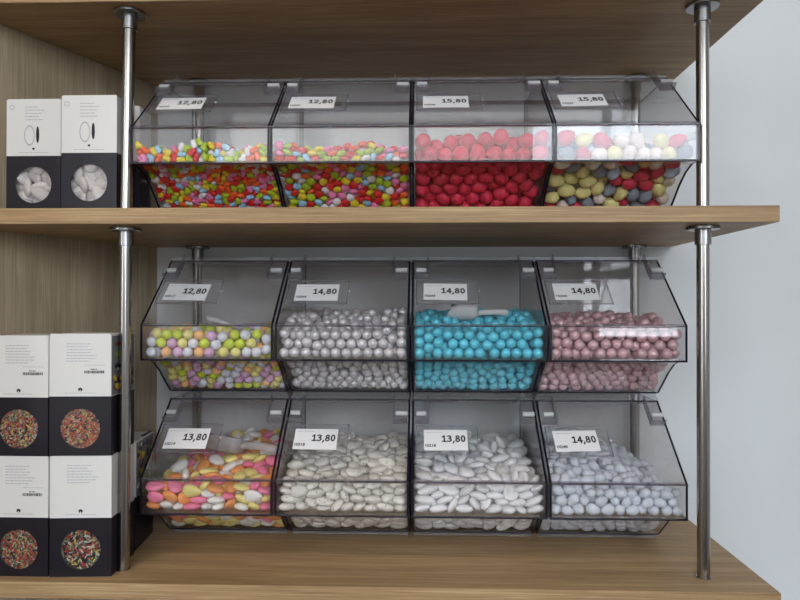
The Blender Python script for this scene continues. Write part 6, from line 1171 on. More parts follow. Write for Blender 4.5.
167,816,470,29,59,33,6,659,633,451,0,55,3,2,95,792,449,30,53,41,7,637,558,450,3,58,34,3,700,632,428,7,3,35,2,570,504,466,30,1,30,2,634,490,433,7,1,13,5,152,595,452,30,3,22,3,
544,479,409,56,8,39,3,90,594,426,31,56,42,2,96,516,427,6,3,20,8,296,506,405,58,58,16,4,204,432,410,26,0,20,3,455,334,393,26,58,6,2,319,322,389,1,58,16,5,532,257,402,35,59,12,2,
232,231,373,59,0,29,7,105,288,371,58,59,53,5,595,147,320,1,0,38,2,718,252,257,45,59,44,8,417,269,271,1,57,13,8,498,196,266,29,3,17,5,92,519,112,53,8,40,6,257,814,472,28,3,55,6,
295,675,492,53,1,18,5,411,783,482,53,58,6,4,594,806,483,43,55,56,6,424,729,472,37,3,38,4,570,693,459,31,54,58,7,411,468,424,31,58,57,6,701,571,425,35,2,37,2,365,392,394,30,3,42,3,
711,626,369,19,49,53,3,689,566,377,33,2,31,7,403,353,387,15,56,8,4,662,489,384,57,55,6,7,705,417,410,58,59,48,7,191,298,374,0,2,5,6,590,450,389,5,0,38,4,660,294,395,8,58,0,4,
695,326,383,53,59,28,1,693,372,372,33,2,57,4,689,437,357,0,4,31,8,710,249,371,32,59,48,3,646,215,364,54,1,45,6,686,373,326,0,0,58,8,710,294,337,32,0,48,2,612,220,306,23,6,3,7,
691,229,314,53,57,24,6,698,322,294,29,58,42,8,142,506,74,33,59,50,3,211,478,90,51,8,30,2,588,502,83,10,2,2,3,324,849,452,27,3,19,6,297,733,455,54,2,21,8,614,745,453,23,55,26,8,
647,698,466,0,58,6,1,111,771,407,24,5,4,4,405,661,433,3,4,39,3,503,583,439,59,4,55,2,427,531,417,32,53,3,7,175,513,429,59,59,15,1,88,525,339,54,4,44,3,539,385,397,59,5,54,3,
179,436,364,58,2,8,8,490,411,386,24,3,44,8,594,334,396,0,2,2,3,121,354,380,3,59,29,9,84,550,223,21,2,44,3,188,226,338,32,5,9,4,93,428,181,34,56,42,6,106,354,222,29,58,0,3,
710,802,439,0,4,12,3,219,737,462,54,1,37,3,98,849,392,55,58,20,8,330,626,436,2,54,25,5,94,688,427,57,57,15,6,113,760,354,0,3,55,8,115,680,358,32,58,30,9,92,607,340,31,57,18,4,
109,591,379,28,58,37,8,94,498,385,31,1,20,3,105,465,354,28,59,2,2,102,358,330,36,57,8,5,79,318,273,17,58,45,4,697,740,419,31,57,22,5,704,847,384,26,2,10,6,701,746,373,2,3,50,8,
690,677,387,29,59,59,6,722,752,321,48,59,44,1,689,682,335,38,59,29,6,689,802,268,0,58,30,7,673,724,291,28,59,36,9,697,509,356,2,4,33,3,690,554,325,3,56,3,8,685,642,290,6,56,58,9,
713,734,241,7,56,49,5,718,656,256,18,55,17,2,703,454,315,28,58,16,8,694,588,244,54,2,18,9,707,504,280,1,0,48,5,722,584,202,44,59,44,3,537,195,331,56,56,14,8,707,497,237,32,3,12,5,
696,410,271,30,58,37,5,686,496,197,0,1,58,6,684,538,160,28,0,25,9,707,346,243,31,1,44,3,686,370,199,58,2,28,8,700,416,177,58,4,36,2,669,498,120,28,59,59,6,306,189,344,33,1,49,9,
186,242,258,55,0,29,6,385,311,243,2,57,35,3,441,361,221,7,2,23,5,627,354,220,59,2,26,4,255,340,230,28,1,31,7,524,427,197,19,5,23,5,139,394,163,54,0,59,3,179,366,203,1,0,55,4,
314,448,153,2,59,16,9,278,510,82,3,3,58,8,527,541,79,6,0,57,6,446,278,375,26,3,10,1,94,432,278,56,56,22,1,266,372,387,30,4,1,4,521,334,255,1,59,50,9,111,472,206,56,1,0,6,
378,414,349,5,1,25,6,473,253,294,28,1,39,6,261,221,292,19,4,59,4]),
 '34': (300, [
280,81,298,47,3,1,7,355,80,299,48,1,34,8,93,81,397,0,4,57,6,151,162,430,38,48,12,9,174,80,349,36,8,32,6,422,93,385,59,1,22,8,93,178,429,30,56,3,7,483,78,296,12,1,32,4,
625,123,408,57,6,26,8,628,83,338,58,1,53,6,661,78,380,30,3,57,4,486,153,421,35,8,27,5,202,88,299,18,1,50,8,275,180,422,12,0,31,8,150,582,576,51,9,26,9,112,85,344,25,0,37,7,
562,78,337,25,4,35,4,237,99,342,15,1,43,7,323,77,342,25,55,59,3,144,77,293,6,2,57,2,157,81,402,24,59,55,3,343,139,408,2,59,26,5,547,83,385,50,5,20,3,593,85,294,32,3,19,3,
198,120,395,12,8,56,9,84,88,296,39,1,43,5,665,88,295,54,2,13,5,345,311,466,48,6,55,5,495,311,449,50,8,58,6,540,137,400,27,56,51,7,366,86,381,21,1,14,4,389,523,501,40,3,35,9,
453,77,340,36,50,49,2,697,84,340,1,1,38,4,502,109,342,12,5,20,8,101,689,594,48,2,32,8,597,84,383,4,1,20,2,420,84,296,43,4,11,4,270,84,380,47,6,11,3,717,85,294,57,2,14,3,
609,229,399,14,7,35,6,243,532,557,24,59,22,5,87,409,495,32,59,43,7,480,84,388,27,59,15,2,238,307,488,42,9,49,3,395,211,441,9,4,4,3,715,82,391,5,58,41,2,340,192,431,40,6,19,6,
330,573,532,0,59,18,8,428,150,398,1,2,54,7,201,407,511,43,7,41,7,295,230,445,28,0,58,5,91,276,445,24,2,28,4,144,405,499,35,58,19,7,236,261,454,11,58,32,4,135,223,451,54,7,48,7,
622,375,148,34,7,26,9,126,447,534,30,54,57,2,109,324,471,8,1,34,9,396,91,340,57,59,46,1,89,571,577,27,2,36,3,541,109,299,48,1,42,8,551,660,464,43,0,52,9,148,279,471,8,55,30,6,
317,99,383,59,57,44,2,331,663,566,30,2,22,4,273,134,393,10,3,2,4,595,547,434,29,55,24,4,715,452,413,0,4,11,6,444,387,139,47,1,58,9,234,593,575,24,2,7,7,663,544,424,2,56,32,1,
190,205,449,58,5,4,3,664,267,413,35,6,47,2,92,364,157,2,5,27,8,452,215,412,51,0,28,4,559,361,158,31,55,38,7,388,415,109,48,4,27,2,192,524,537,52,7,14,7,142,390,131,7,59,35,4,
270,484,515,29,49,18,3,683,342,181,49,52,57,9,197,400,120,58,8,21,2,285,346,487,51,1,55,3,443,433,462,7,4,54,7,696,388,139,5,2,57,9,281,398,507,3,3,22,4,418,382,460,5,58,16,2,
82,138,329,55,5,19,1,95,416,115,17,4,4,9,81,474,518,38,5,42,2,292,293,454,29,3,50,9,259,399,128,29,4,58,6,498,669,492,34,59,55,2,174,343,481,35,3,42,5,434,320,454,1,57,39,2,
383,678,553,40,1,15,3,713,577,414,9,3,17,6,414,343,174,51,57,52,7,573,318,196,40,1,35,8,84,314,195,30,10,18,4,86,537,533,20,55,45,8,495,259,416,27,4,32,9,349,354,164,9,57,37,6,
284,360,160,8,58,36,9,338,383,479,3,2,55,7,516,397,127,22,1,57,7,210,171,416,55,59,55,3,464,821,519,31,10,51,7,686,131,382,40,10,57,8,345,454,81,52,0,54,7,478,321,193,9,0,27,6,
539,445,88,21,3,3,7,335,397,128,50,1,33,6,649,419,109,47,5,3,6,87,378,440,37,10,20,8,94,464,82,19,5,57,7,94,264,239,11,6,56,8,582,417,114,31,7,2,9,231,435,95,39,2,57,5,
455,531,472,31,59,2,8,420,457,82,27,0,36,9,361,313,201,54,0,34,8,406,483,468,30,59,39,2,83,808,572,13,8,41,4,601,358,412,32,1,56,1,172,456,515,22,7,33,3,329,730,568,49,0,34,6,
289,138,340,26,58,49,9,497,357,160,3,59,26,2,611,452,78,18,1,30,2,231,324,187,35,52,37,2,227,368,486,5,9,29,2,470,427,101,5,3,2,5,424,259,428,53,4,33,6,372,604,517,16,5,21,3,
634,307,200,34,54,43,3,161,440,102,25,51,3,7,416,714,527,33,54,20,7,612,446,412,32,1,8,7,282,312,201,2,48,38,2,519,871,482,47,57,4,8,427,581,504,3,0,48,7,711,427,103,38,7,32,3,
712,852,397,56,1,14,9,600,303,396,27,1,53,6,536,552,438,21,5,43,8,501,418,449,15,0,48,3,82,231,411,19,47,47,3,144,290,216,58,59,53,6,544,382,432,52,1,20,3,614,655,436,10,3,59,8,
618,876,448,43,52,0,2,658,811,436,39,14,16,4,661,339,406,22,54,46,4,543,313,414,5,2,40,3,476,477,463,25,54,17,3,203,298,447,35,9,50,3,91,550,427,7,59,6,5,323,515,493,14,59,39,7,
179,327,192,58,3,41,5,558,255,401,2,2,44,4,82,462,389,16,4,14,2,88,319,315,29,56,42,9,233,220,408,30,8,43,6,600,601,435,23,57,59,6,87,589,467,38,11,23,8,93,238,352,34,57,30,5,
714,291,216,33,55,44,5,86,332,253,38,3,16,8,676,464,80,44,3,58,6,539,821,469,17,9,8,5,85,328,411,18,6,19,7,91,144,381,2,5,28,5,628,726,443,54,3,28,2,300,425,103,42,1,44,1,
282,587,551,45,1,11,2,90,191,321,51,5,54,4,89,656,546,40,57,50,6,157,873,573,36,11,19,4,87,811,504,16,48,12,9,98,522,476,12,2,31,9,678,486,381,46,9,9,9,360,253,431,31,2,7,6,
94,262,300,35,2,7,6,489,273,228,3,2,25,7,95,599,530,40,1,28,6,245,275,228,24,55,49,8,270,475,81,22,1,54,8,379,190,396,11,55,46,4,607,263,235,54,3,17,5,216,372,165,54,0,7,2,
708,742,393,51,0,30,4,664,423,391,26,0,5,6,186,586,525,4,13,35,8,82,152,283,58,59,42,2,96,719,547,8,59,59,8,92,433,438,20,5,55,5,91,591,396,26,0,0,3,229,166,368,39,0,18,7,
442,126,348,24,4,32,4,83,772,446,39,5,38,2,147,136,371,56,59,15,3,154,375,178,56,5,39,5,95,212,267,5,1,25,8,224,811,552,30,59,10,9,188,478,79,47,0,28,3,310,273,227,35,59,29,5,
257,761,562,3,59,9,5,161,685,569,26,1,17,9,88,287,372,29,8,10,5,426,304,219,55,56,10,7,713,176,380,4,5,26,1,218,700,554,20,5,32,8,85,865,545,54,3,40,5,91,732,391,3,3,56,2,
527,206,411,57,3,49,1,98,524,80,27,1,1,8,88,636,496,29,4,53,1,87,747,498,0,57,37,4,490,582,470,31,57,13,1,82,580,77,53,58,41,1,712,325,369,34,5,48,9,162,783,570,29,1,21,2,
89,693,493,19,54,7,5,528,478,441,31,59,35,1,662,162,287,7,56,2,5,122,199,386,43,4,36,9,83,818,425,35,6,39,2,87,652,447,29,0,14,6,90,470,337,30,1,21,8,206,871,551,50,53,7,6,
706,253,373,45,58,55,8,230,140,290,37,4,34,3,87,359,354,55,57,49,4,455,129,294,4,7,25,4,399,306,420,25,7,57,5,207,639,553,4,56,35,8,283,538,518,13,56,11,3,101,542,373,26,0,28,9,
664,131,330,57,3,58,6,90,872,439,35,58,56,3,401,827,535,5,6,59,5,354,478,468,4,13,45,1,306,866,544,46,53,50,5,597,824,437,6,57,33,8,467,372,437,38,58,47,8,396,133,301,45,55,59,7,
83,523,134,17,59,14,3,138,498,525,26,1,59,5,85,677,366,59,5,41,5,327,126,294,52,4,4,5,676,249,245,27,54,51,9,235,554,510,28,7,46,4,97,870,491,32,1,59,8,431,248,246,22,1,34,8,
284,814,548,33,54,51,5,290,223,258,27,1,55,7,101,464,142,52,59,59,6,379,147,359,30,1,58,8,321,181,376,59,1,42,9,354,789,556,58,7,58,9,711,676,397,59,55,27,2,494,187,374,0,59,45,8,
89,419,174,21,2,53,3,130,128,295,15,5,57,3,491,482,82,30,57,9,6,527,162,336,47,6,23,8,220,484,508,57,50,38,2,633,172,373,48,1,49,9,242,438,483,39,59,41,4,277,653,545,28,59,10,8,
94,723,450,47,59,35,2,84,403,314,9,5,40,5,356,234,249,17,0,58,4,143,628,541,15,59,24,2,455,719,475,45,6,24,8,83,819,377,32,59,42,3,460,310,411,4,1,14,3,714,403,381,54,56,9,4,
92,407,258,30,3,58,5,599,173,278,34,0,38,5,270,196,369,50,2,48,2,169,164,284,9,4,25,9,642,589,400,53,0,46,3,399,183,321,46,2,35,4,375,573,475,33,2,2,5,307,442,483,47,3,43,7,
420,411,420,43,4,59,2,670,702,384,28,12,50,3,442,262,380,5,58,46,4,252,308,411,32,2,9,8,488,217,259,38,57,35,3,142,555,512,22,54,51,8,328,641,513,13,7,8,7,440,478,424,24,59,45,6,
661,646,393,32,58,52,6,587,136,361,31,1,0,4,590,197,330,23,59,20,7,309,762,535,35,9,57,2,127,833,551,38,12,29,5,119,774,536,40,9,2,8,125,468,479,39,1,3,9,542,437,418,44,1,29,5,
145,429,445,28,11,26,2,108,488,428,29,1,56,8,249,343,449,54,9,6,1,671,214,383,37,8,53,2,185,249,424,19,6,50,3,331,305,413,26,58,24,6,130,263,408,59,1,21,5,127,435,385,42,53,14,7,
277,258,393,11,6,15,4,564,187,375,17,9,24,4,337,169,320,46,2,55,4,185,136,335,58,3,36,4,147,180,336,53,2,36,9,292,170,282,35,3,5,8,364,871,523,55,56,1,7,278,717,527,56,0,26,8,
348,694,519,24,6,57,7,411,875,491,2,46,22,3,429,823,475,28,4,5,8,236,621,502,26,5,11,8,371,741,520,52,14,54,2,421,763,493,37,1,4,7,379,655,494,58,9,20,2,386,703,472,34,8,40,5,
491,824,450,37,5,7,3,283,590,501,6,2,40,4,437,661,477,34,1,54,7,551,871,435,6,3,28,7,308,628,463,5,58,21,7,548,772,434,14,2,39,7,494,636,452,16,52,37,6,509,723,450,33,6,18,5,
563,711,432,16,9,47,6,364,524,446,56,59,24,7,654,864,409,2,56,52,8,348,433,450,9,6,24,4,646,762,410,57,0,52,6,262,397,453,17,5,17,6,203,408,449,18,2,2,6,491,516,436,21,54,4,2,
489,584,418,57,58,35,9,542,620,423,2,55,46,5,387,462,426,0,58,46,5,673,810,369,31,10,14,6,310,353,441,49,58,59,6,370,376,433,7,0,46,5,567,608,379,53,55,56,4,556,550,384,32,54,54,9,
714,838,338,46,57,48,8,625,512,394,27,0,37,6,505,399,396,41,57,4,4,715,706,349,3,1,13,5,506,348,404,5,59,4,3,713,629,364,30,6,11,9,708,874,287,17,59,2,4,572,399,385,52,0,2,8,
716,531,370,30,6,49,4,624,453,361,26,0,32,6,713,735,299,46,8,58,5,387,262,381,27,1,48,5,711,679,298,7,6,20,6,616,352,363,24,0,23,9,716,571,335,49,53,12,5,718,459,361,25,3,14,2,
715,851,233,24,2,46,6,715,619,302,46,13,57,4,714,782,256,3,55,47,7,653,297,369,8,4,33,7,432,200,366,27,59,22,5,706,505,318,59,2,23,9,710,723,244,46,55,37,5,712,661,251,3,1,23,2,
706,874,186,3,0,30,3,709,570,273,18,0,21,8,716,377,333,2,4,14,2,717,818,181,0,54,49,3,719,451,281,24,10,47,1,265,209,313,20,6,9,6,230,203,269,26,4,12,6,703,682,202,59,1,30,9,
711,323,315,25,59,54,3,707,612,227,33,2,23,7,705,763,178,54,2,59,7,707,394,285,39,58,35,6,709,873,135,47,58,25,5,704,238,312,5,5,29,9,716,499,243,33,1,42,1,718,183,334,34,56,14,2,
708,631,178,31,57,1,4,196,249,243,33,6,34,2,714,347,258,16,7,17,6,715,736,132,53,1,14,6,719,822,99,18,56,12,2,710,445,227,33,2,4,4,705,574,178,23,4,34,6,501,167,281,47,4,11,5,
709,677,146,21,0,24,5,598,135,313,24,59,27,4,710,283,275,24,4,54,7,717,141,293,50,10,59,2,710,506,178,14,4,38,6,714,199,272,10,4,12,7,713,393,204,31,50,56,9,713,767,78,6,4,18,4,
699,602,132,53,59,3,7,704,706,82,52,1,25,8,524,352,204,5,3,21,3,709,448,176,29,55,33,5,715,644,89,32,13,58,7,709,536,131,1,2,41,7,718,480,121,59,49,13,2,713,579,82,22,1,12,9,
705,512,80,30,59,57,7,251,866,523,7,58,44,4,460,868,497,18,7,47,3,327,827,517,31,10,17,1,195,749,535,32,58,58,6,135,675,514,45,53,13,6,476,768,461,51,57,57,6,148,612,485,51,4,54,6,
183,648,503,57,51,28,5,94,863,337,57,0,53,9,444,600,453,29,58,44,7,89,788,332,8,50,53,8,611,697,402,56,2,31,4,84,875,280,57,51,8,1,89,734,344,6,57,57,1,82,739,286,56,3,44,2,
95,604,345,29,57,31,8,615,560,369,33,7,58,3,669,590,348,45,8,7,5,147,374,448,39,56,10,3,81,686,266,54,6,17,1,84,625,296,53,3,44,5,94,736,237,31,59,0,6,92,554,321,32,3,2,5,
200,348,427,0,6,52,8,417,361,409,37,3,22,6,83,551,273,27,58,40,2,88,451,289,0,59,53,2,583,268,357,32,57,50,6,88,476,194,4,6,11,6,471,236,343,27,2,38,6,634,240,354,27,2,37,5,
186,216,377,37,1,14,6,470,171,328,36,56,51,6,86,377,211,26,0,40,5,114,691,415,44,0,28,4,114,638,391,45,11,55,7,299,316,371,55,53,39,6,532,827,409,34,0,25,4,461,684,435,0,3,20,3,
592,801,388,41,57,27,6,513,685,408,35,58,9,8,571,473,381,36,1,45,8,188,291,389,3,5,48,9,334,370,391,28,0,13,7,233,244,357,12,4,46,9,148,245,261,7,3,46,8,362,178,275,6,1,32,4,
658,199,327,25,3,30,6,208,190,324,28,56,20,3,91,527,219,18,8,30,9,431,181,277,5,0,36,7,564,220,263,20,59,29,6,640,211,263,6,57,51,1,551,272,241,28,52,41,6,669,323,236,2,0,49,6,
95,570,170,52,2,5,8,255,429,198,14,59,8,7,147,433,163,11,5,5,5,317,351,210,35,8,14,5,475,436,160,34,55,9,4,520,408,182,59,5,57,7,85,657,128,44,4,14,5,95,598,123,12,0,59,4,
214,444,151,54,55,0,6,379,405,164,27,55,25,1,95,741,80,6,2,1,7,418,444,159,7,49,2,8,103,689,78,47,3,3,3,165,529,88,30,47,16,7,309,511,75,6,2,28,1,374,500,79,48,1,28,4,
224,525,77,53,58,56,1,544,503,76,28,2,45,3,331,250,384,1,59,21,4,338,458,136,33,0,26,6,413,667,421,30,8,54,7,406,560,427,46,2,23,8,531,243,353,43,3,18,9,551,182,294,24,56,13,2]),
}
def decode(key, kind):
    """flat list -> positions in metres, turns in radians, sizes"""
    n = 3 if kind == 'ball' else 7
    a = np.array(DATA[key][1], float).reshape(-1, n)
    p = a[:, :3] * .00025 - np.array([.1, .01, .01])
    if n == 3: return p, np.zeros((len(a), 3)), np.ones(len(a))
    return p, a[:, 3:6] * (PI / 30), 1 + (a[:, 6] - 5) * .03
for key, (kind, dims, name, mix, label, group) in KINDS.items():
    r, c = int(key[0]), int(key[1])
    org = Vector((ROWS[r][0] + (c - 2.5) * PITCHES[r], ROWS[r][1], ROWS[r][2]))
    nbig = DATA[key][0]
    P, E, S = decode(key, kind)
    rnd = random.Random(int(key) * 3 + 1)
    V, F = candy_mesh(kind, dims, 3)
    meshes = []
    for mk, wt, cn in mix:
        b = MB(); b.add(V, F, mk, True); me = bpy.data.meshes.new(name)
        me.from_pydata(b.v, [], b.f); me.materials.append(CAND[mk]); me.polygons.foreach_set('use_smooth', [True] * len(b.f)); meshes.append(me)
    Vl, Fl = (V, F) if kind == 'heart' else candy_mesh(kind, dims, 2)
    rest = MB()
    for i in range(len(P)):
        k = rnd.choices(range(len(mix)), [w for _, w, _ in mix])[0]
        rot = Euler(E[i]); sz = S[i]
        if i < nbig:
            o = bpy.data.objects.new(name, meshes[k]); COL.objects.link(o)
            o.location = org + Vector(P[i]); o.rotation_euler = rot; o.scale = (sz, sz, sz)
            tag(o, label % mix[k][2], 'candy', group)
        else:
            rest.add(Vl, Fl, mix[k][0], True, Matrix.LocRotScale(Vector(P[i]), rot, Vector((sz, sz, sz))))
    if rest.v:
        tag(rest.build(name + '_filling', loc=org), STUFFLABEL[key], 'candies', kind='stuff')

# ------------------------------------------------------------------ scoops lying in the bins
def scoop(loc, rz, tilt, roll, mat, label, s=1.0):
    """half-round scoop: bowl along +x open at its far end, closed back, round handle along -x"""
    root = empty('candy_scoop', loc); root.rotation_euler = (roll, tilt, rz); root.scale = (s, s, s)
    tag(root, label, 'scoop', 'candy scoops')
    b = MB(); n = 16; V = []; F = []
    st = [(0, .017), (.012, .0205), (.030, .0215), (.046, .0215), (.056, .021)]
    for t in (0, .0014):
        for x, r in st:
            for i in range(n + 1):
                a = PI + PI * i / n * 1.0
                cut = max(0, x - .03) * .9
                V.append((x + (0 if x < .05 else -.018 * (1 - abs(math.sin(a)))), (r - t) * math.cos(a), (r - t) * math.sin(a) * 1.0 + .0215))
    w = n + 1; L = len(st)
    for layer in (0, 1):
        o_ = layer * L * w
        for j in range(L - 1):
            for i in range(n):
                q_ = [o_ + j * w + i, o_ + j * w + i + 1, o_ + (j + 1) * w + i + 1, o_ + (j + 1) * w + i]
                F.append(q_ if layer else q_[::-1])
    for i in range(n): F.append([(L - 1) * w + i, (L - 1) * w + i + 1, L * w + (L - 1) * w + i + 1, L * w + (L - 1) * w + i])
    for j in range(L - 1):
        for i in (0, n): F.append([j * w + i, (j + 1) * w + i, L * w + (j + 1) * w + i, L * w + j * w + i])
    F.append([i for i in range(w)]); F.append([L * w + i for i in range(w)][::-1])
    b.add(V, F, mat, True)
    b.build('bowl', root)
    b = MB(); b.tube([(.001, 0, .014), (-.010, 0, .0165), (-.03, 0, .019), (-.048, 0, .019), (-.053, 0, .0185)], [.0045, .0048, .0052, .0062, .004], mat, 14); b.build('handle', root)
    return root
scoop((.081, .905, -.0225), 2.9, -.06, .35, 'scoop', 'milky scoop lying on the turquoise pearls', .8)
scoop((-.262, .92, -.222), 2.75, -.1, .3, 'scoop_clear', 'translucent scoop lying on the mixed sugared almonds', 1.15)
scoop((-.262, .90, -.0475), .25, .28, .0, 'scoop_clear', 'translucent scoop sunk among the pastel balls', .9)
scoop((.34, .87, .207), 2.6, .1, .3, 'scoop', 'pale scoop among the mixed speckled eggs', .9)


# ------------------------------------------------------------------ cartons
def carton(x0, y0, z0, w, d, h, split, rz, wz, wr, style, label, group, hole=True, side='plain'):
    """printed carton: x0, y0 = front left foot; round window in the dark lower half"""
    root = empty('candy_carton', (x0, y0, z0), rz); tag(root, label, 'carton', group)
    b = MB(); cx = w / 2; t = .0008
    n = 48
    # front: dark field with the round hole, then the white field
    def ring(y):
        inner = [(cx + wr * math.cos(2 * PI * k / n), y, wz + wr * math.sin(2 * PI * k / n)) for k in range(n)]
        outer = []
        for k in range(n):
            a = 2 * PI * k / n; ca, sa = math.cos(a), math.sin(a)
            tx = (w / 2) / abs(ca) if abs(ca) > 1e-6 else 9; tz = ((split - wz) if sa > 0 else wz) / abs(sa) if abs(sa) > 1e-6 else 9
            q_ = min(tx, tz); outer.append((cx + q_ * ca, y, wz + q_ * sa))
        return inner, outer
    if hole:
        ia, oa = ring(0); ib, _ = ring(.0012)
        V = ia + oa + ib
        F = [[k, (k + 1) % n, n + (k + 1) % n, n + k][::-1] for k in range(n)] + [[k, 2 * n + k, 2 * n + (k + 1) % n, (k + 1) % n][::-1] for k in range(n)]
        b.add(V, F, 'box_dark')
        for (px, pz) in ((0, 0), (w, 0), (w, split), (0, split)):     # corner triangles the ring leaves out
            best = sorted(range(n), key=lambda k: (oa[k][0] - px) ** 2 + (oa[k][2] - pz) ** 2)[:2]
            A, B_ = oa[best[0]], oa[best[1]]
            if abs(A[0] - B_[0]) > 1e-7 and abs(A[2] - B_[2]) > 1e-7: b.add([A, B_, (px, 0, pz)], [[0, 1, 2]], 'box_dark')
    else:
        b.add([(0, 0, 0), (w, 0, 0), (w, 0, split), (0, 0, split)], [[0, 1, 2, 3]], 'box_dark')
    b.add([(0, 0, split), (w, 0, split), (w, 0, h), (0, 0, h)], [[0, 1, 2, 3]], 'box_white')
    for x, y, y2, x2 in ((w, 0, d, w), (w, d, d, 0), (0, d, 0, 0)):
        b.add([(x, y, 0), (x2, y2, 0), (x2, y2, split), (x, y, split)], [[0, 1, 2, 3]], 'box_dark')
        b.add([(x, y, split), (x2, y2, split), (x2, y2, h), (x, y, h)], [[0, 1, 2, 3]], 'box_white')
    b.add([(0, 0, 0), (w, 0, 0), (w, d, 0), (0, d, 0)], [[3, 2, 1, 0]], 'box_dark')
    b.add([(0, 0, h), (w, 0, h), (w, d, h), (0, d, h)], [[0, 1, 2, 3]], 'box_white')
    rnd = random.Random(int(x0 * 1e4) + int(z0 * 1e3))
    def dashes(x, z, L, tk=.0009, mat='ink_grey'):
        e = x + L
        while x < e - .001:
            l = min(rnd.uniform(.002, .006), e - x); b.box(x, x + l, -.0002, 0, z, z + tk, mat); x += l + .0009
    if style == 'almond':
        z = h - .010
        for L in (.018, .026, .022, .020, .024): dashes(w * .34, z, L); z -= .0042
        for k in range(20):                                  # faint round emblem in the corner
            a = 2 * PI * k / 20; b.box(.007 + .003 * math.cos(a) - .0004, .007 + .003 * math.cos(a) + .0004, -.0002, 0, h - .010 + .003 * math.sin(a) - .0004, h - .010 + .003 * math.sin(a) + .0004, 'ink_grey')
        for k in range(40):                                  # drawn almond: grey outline and its dark side view
            a = 2 * PI * k / 40; px, pz = cx - .0055 + .0065 * math.cos(a), split + .027 + .0125 * math.sin(a)
            b.box(px - .0005, px + .0005, -.0002, 0, pz - .0009, pz + .0009, 'ink_grey')
        b.disc(cx + .0055, split + .028, .0021, .0108, 0, 'box_dark')
        b.disc(cx, split + .0095, .0017, .0014, 0, 'box_dark'); dashes(cx - .02, split + .004, .04, .0006)
    else:
        z = h - .012
        for L in (.030, .027, .032, .030, .038, .036, .029): dashes(.021, z, L); z -= .0036
        if 'bar' in style:
            dashes(.043, h - .0385, .026, .0006)
            dashes(.051, h - .0438, .008, .001, 'ink')
            x = .043
            while x < .068: l = rnd.choice((.0006, .0009, .0014)); b.box(x, x + l, -.0002, 0, h - .0485, h - .045, 'ink'); x += l + rnd.choice((.0005, .0008))
        b.disc(cx, split + .0085, .0026, .0024, 0, 'ink', 18); b.box(cx - .0006, cx + .0006, -.0005, 0, split + .0055, split + .0082, 'box_white'); dashes(cx - .019, split + .004, .038, .0006)
    if side == 'photo':                                      # right face: a printed picture of candies over the dark field
        b.box(w, w + .0003, .002, d - .002, split + .001, h - .002, 'photo_grey')
        for k in range(46):
            y = rnd.uniform(.008, d - .008); z = rnd.uniform(split + .007, h - .008); mt = rnd.choice(('box_dark', 'box_dark', 'box_white', 'photo_grey', 'photo_red', 'photo_yellow', 'photo_green'))
            m_ = Matrix.Translation((w + .0004 + k * 4e-6, y, z)) @ Matrix.Rotation(PI / 2, 4, 'Z') @ Matrix.Rotation(rnd.uniform(-1, 1), 4, 'Y')
            b.disc(0, 0, .0062, .0032, 0, mt, 14, .0001, mtx=m_)
    elif side == 'text':
        for k in range(12):
            y = .012; z = h - .012 - k * .0036
            while y < d * .72: l = rnd.uniform(.002, .006); b.box(w, w + .0002, y, y + l, z, z + .0009, 'ink_grey'); y += l + .001
    b.build('carton_body', root)
    if hole:
        b = MB(); V = [(cx + wr * math.cos(2 * PI * k / n), y, wz + wr * math.sin(2 * PI * k / n)) for y in (.0005, .0009) for k in range(n)]
        b.add(V, [list(range(n)), list(range(n, 2 * n))[::-1]], 'film'); b.build('window_film', root)
    b = MB(); b.box(.001, w - .001, .0006, .0014, h, h + .0012, 'box_white'); b.box(w - .006, w - .001, d * .5, d - .001, h, h + .001, 'box_dark'); b.build('top_flap', root)
    return root
CARTONS = []
ga, gb = 'almond cartons on the middle shelf', 'stacked candy cartons on the lowest shelf'
def put(*a, **k): CARTONS.append((carton(*a, **k), a)); return CARTONS[-1][0]
put(-.5437, .8180, ZMT, .0725, .042, .1505, .0765, .0, .0387, .0240, 'almond', 'white and plum carton with almonds in its round window, outer left on the middle shelf', ga)
put(-.4628, .8050, ZMT, .0725, .042, .1505, .0770, .0, .0387, .0240, 'almond', 'white and plum almond carton close to the left post on the middle shelf', ga)
put(-.4530, .8500, ZMT, .0725, .036, .1505, .0770, .0, .0387, .0240, 'almond', 'partly hidden almond carton behind the left post on the middle shelf', ga, hole=False)
put(-.4624, .7826, ZB, .0762, .074, .1505, .0733, .06, .0336, .0247, 'plain', 'lower carton beside the left post, no barcode, red and green strands in its window', gb, side='text')
put(-.4632, .7820, ZB + .1512, .0762, .074, .1515, .0742, .055, .0340, .0247, 'bar', 'upper carton beside the left post, barcode above an orange-filled round window', gb, side='photo')
put(-.5405, .7836, ZB, .0755, .074, .1490, .0735, .0, .0336, .0247, 'bar', 'lower of the two cartons cut off at the left of the lowest shelf', gb)
put(-.5412, .7836, ZB + .1503, .0755, .074, .1500, .0735, .0, .0340, .0247, 'bar', 'upper of the two cartons cut off at the left of the lowest shelf', gb)
put(-.4690, .8632, ZB, .0762, .074, .1505, .0733, .09, .0336, .0247, 'bar', 'dark carton standing behind the left post, mostly hidden by the front carton', gb, hole=False, side='photo')

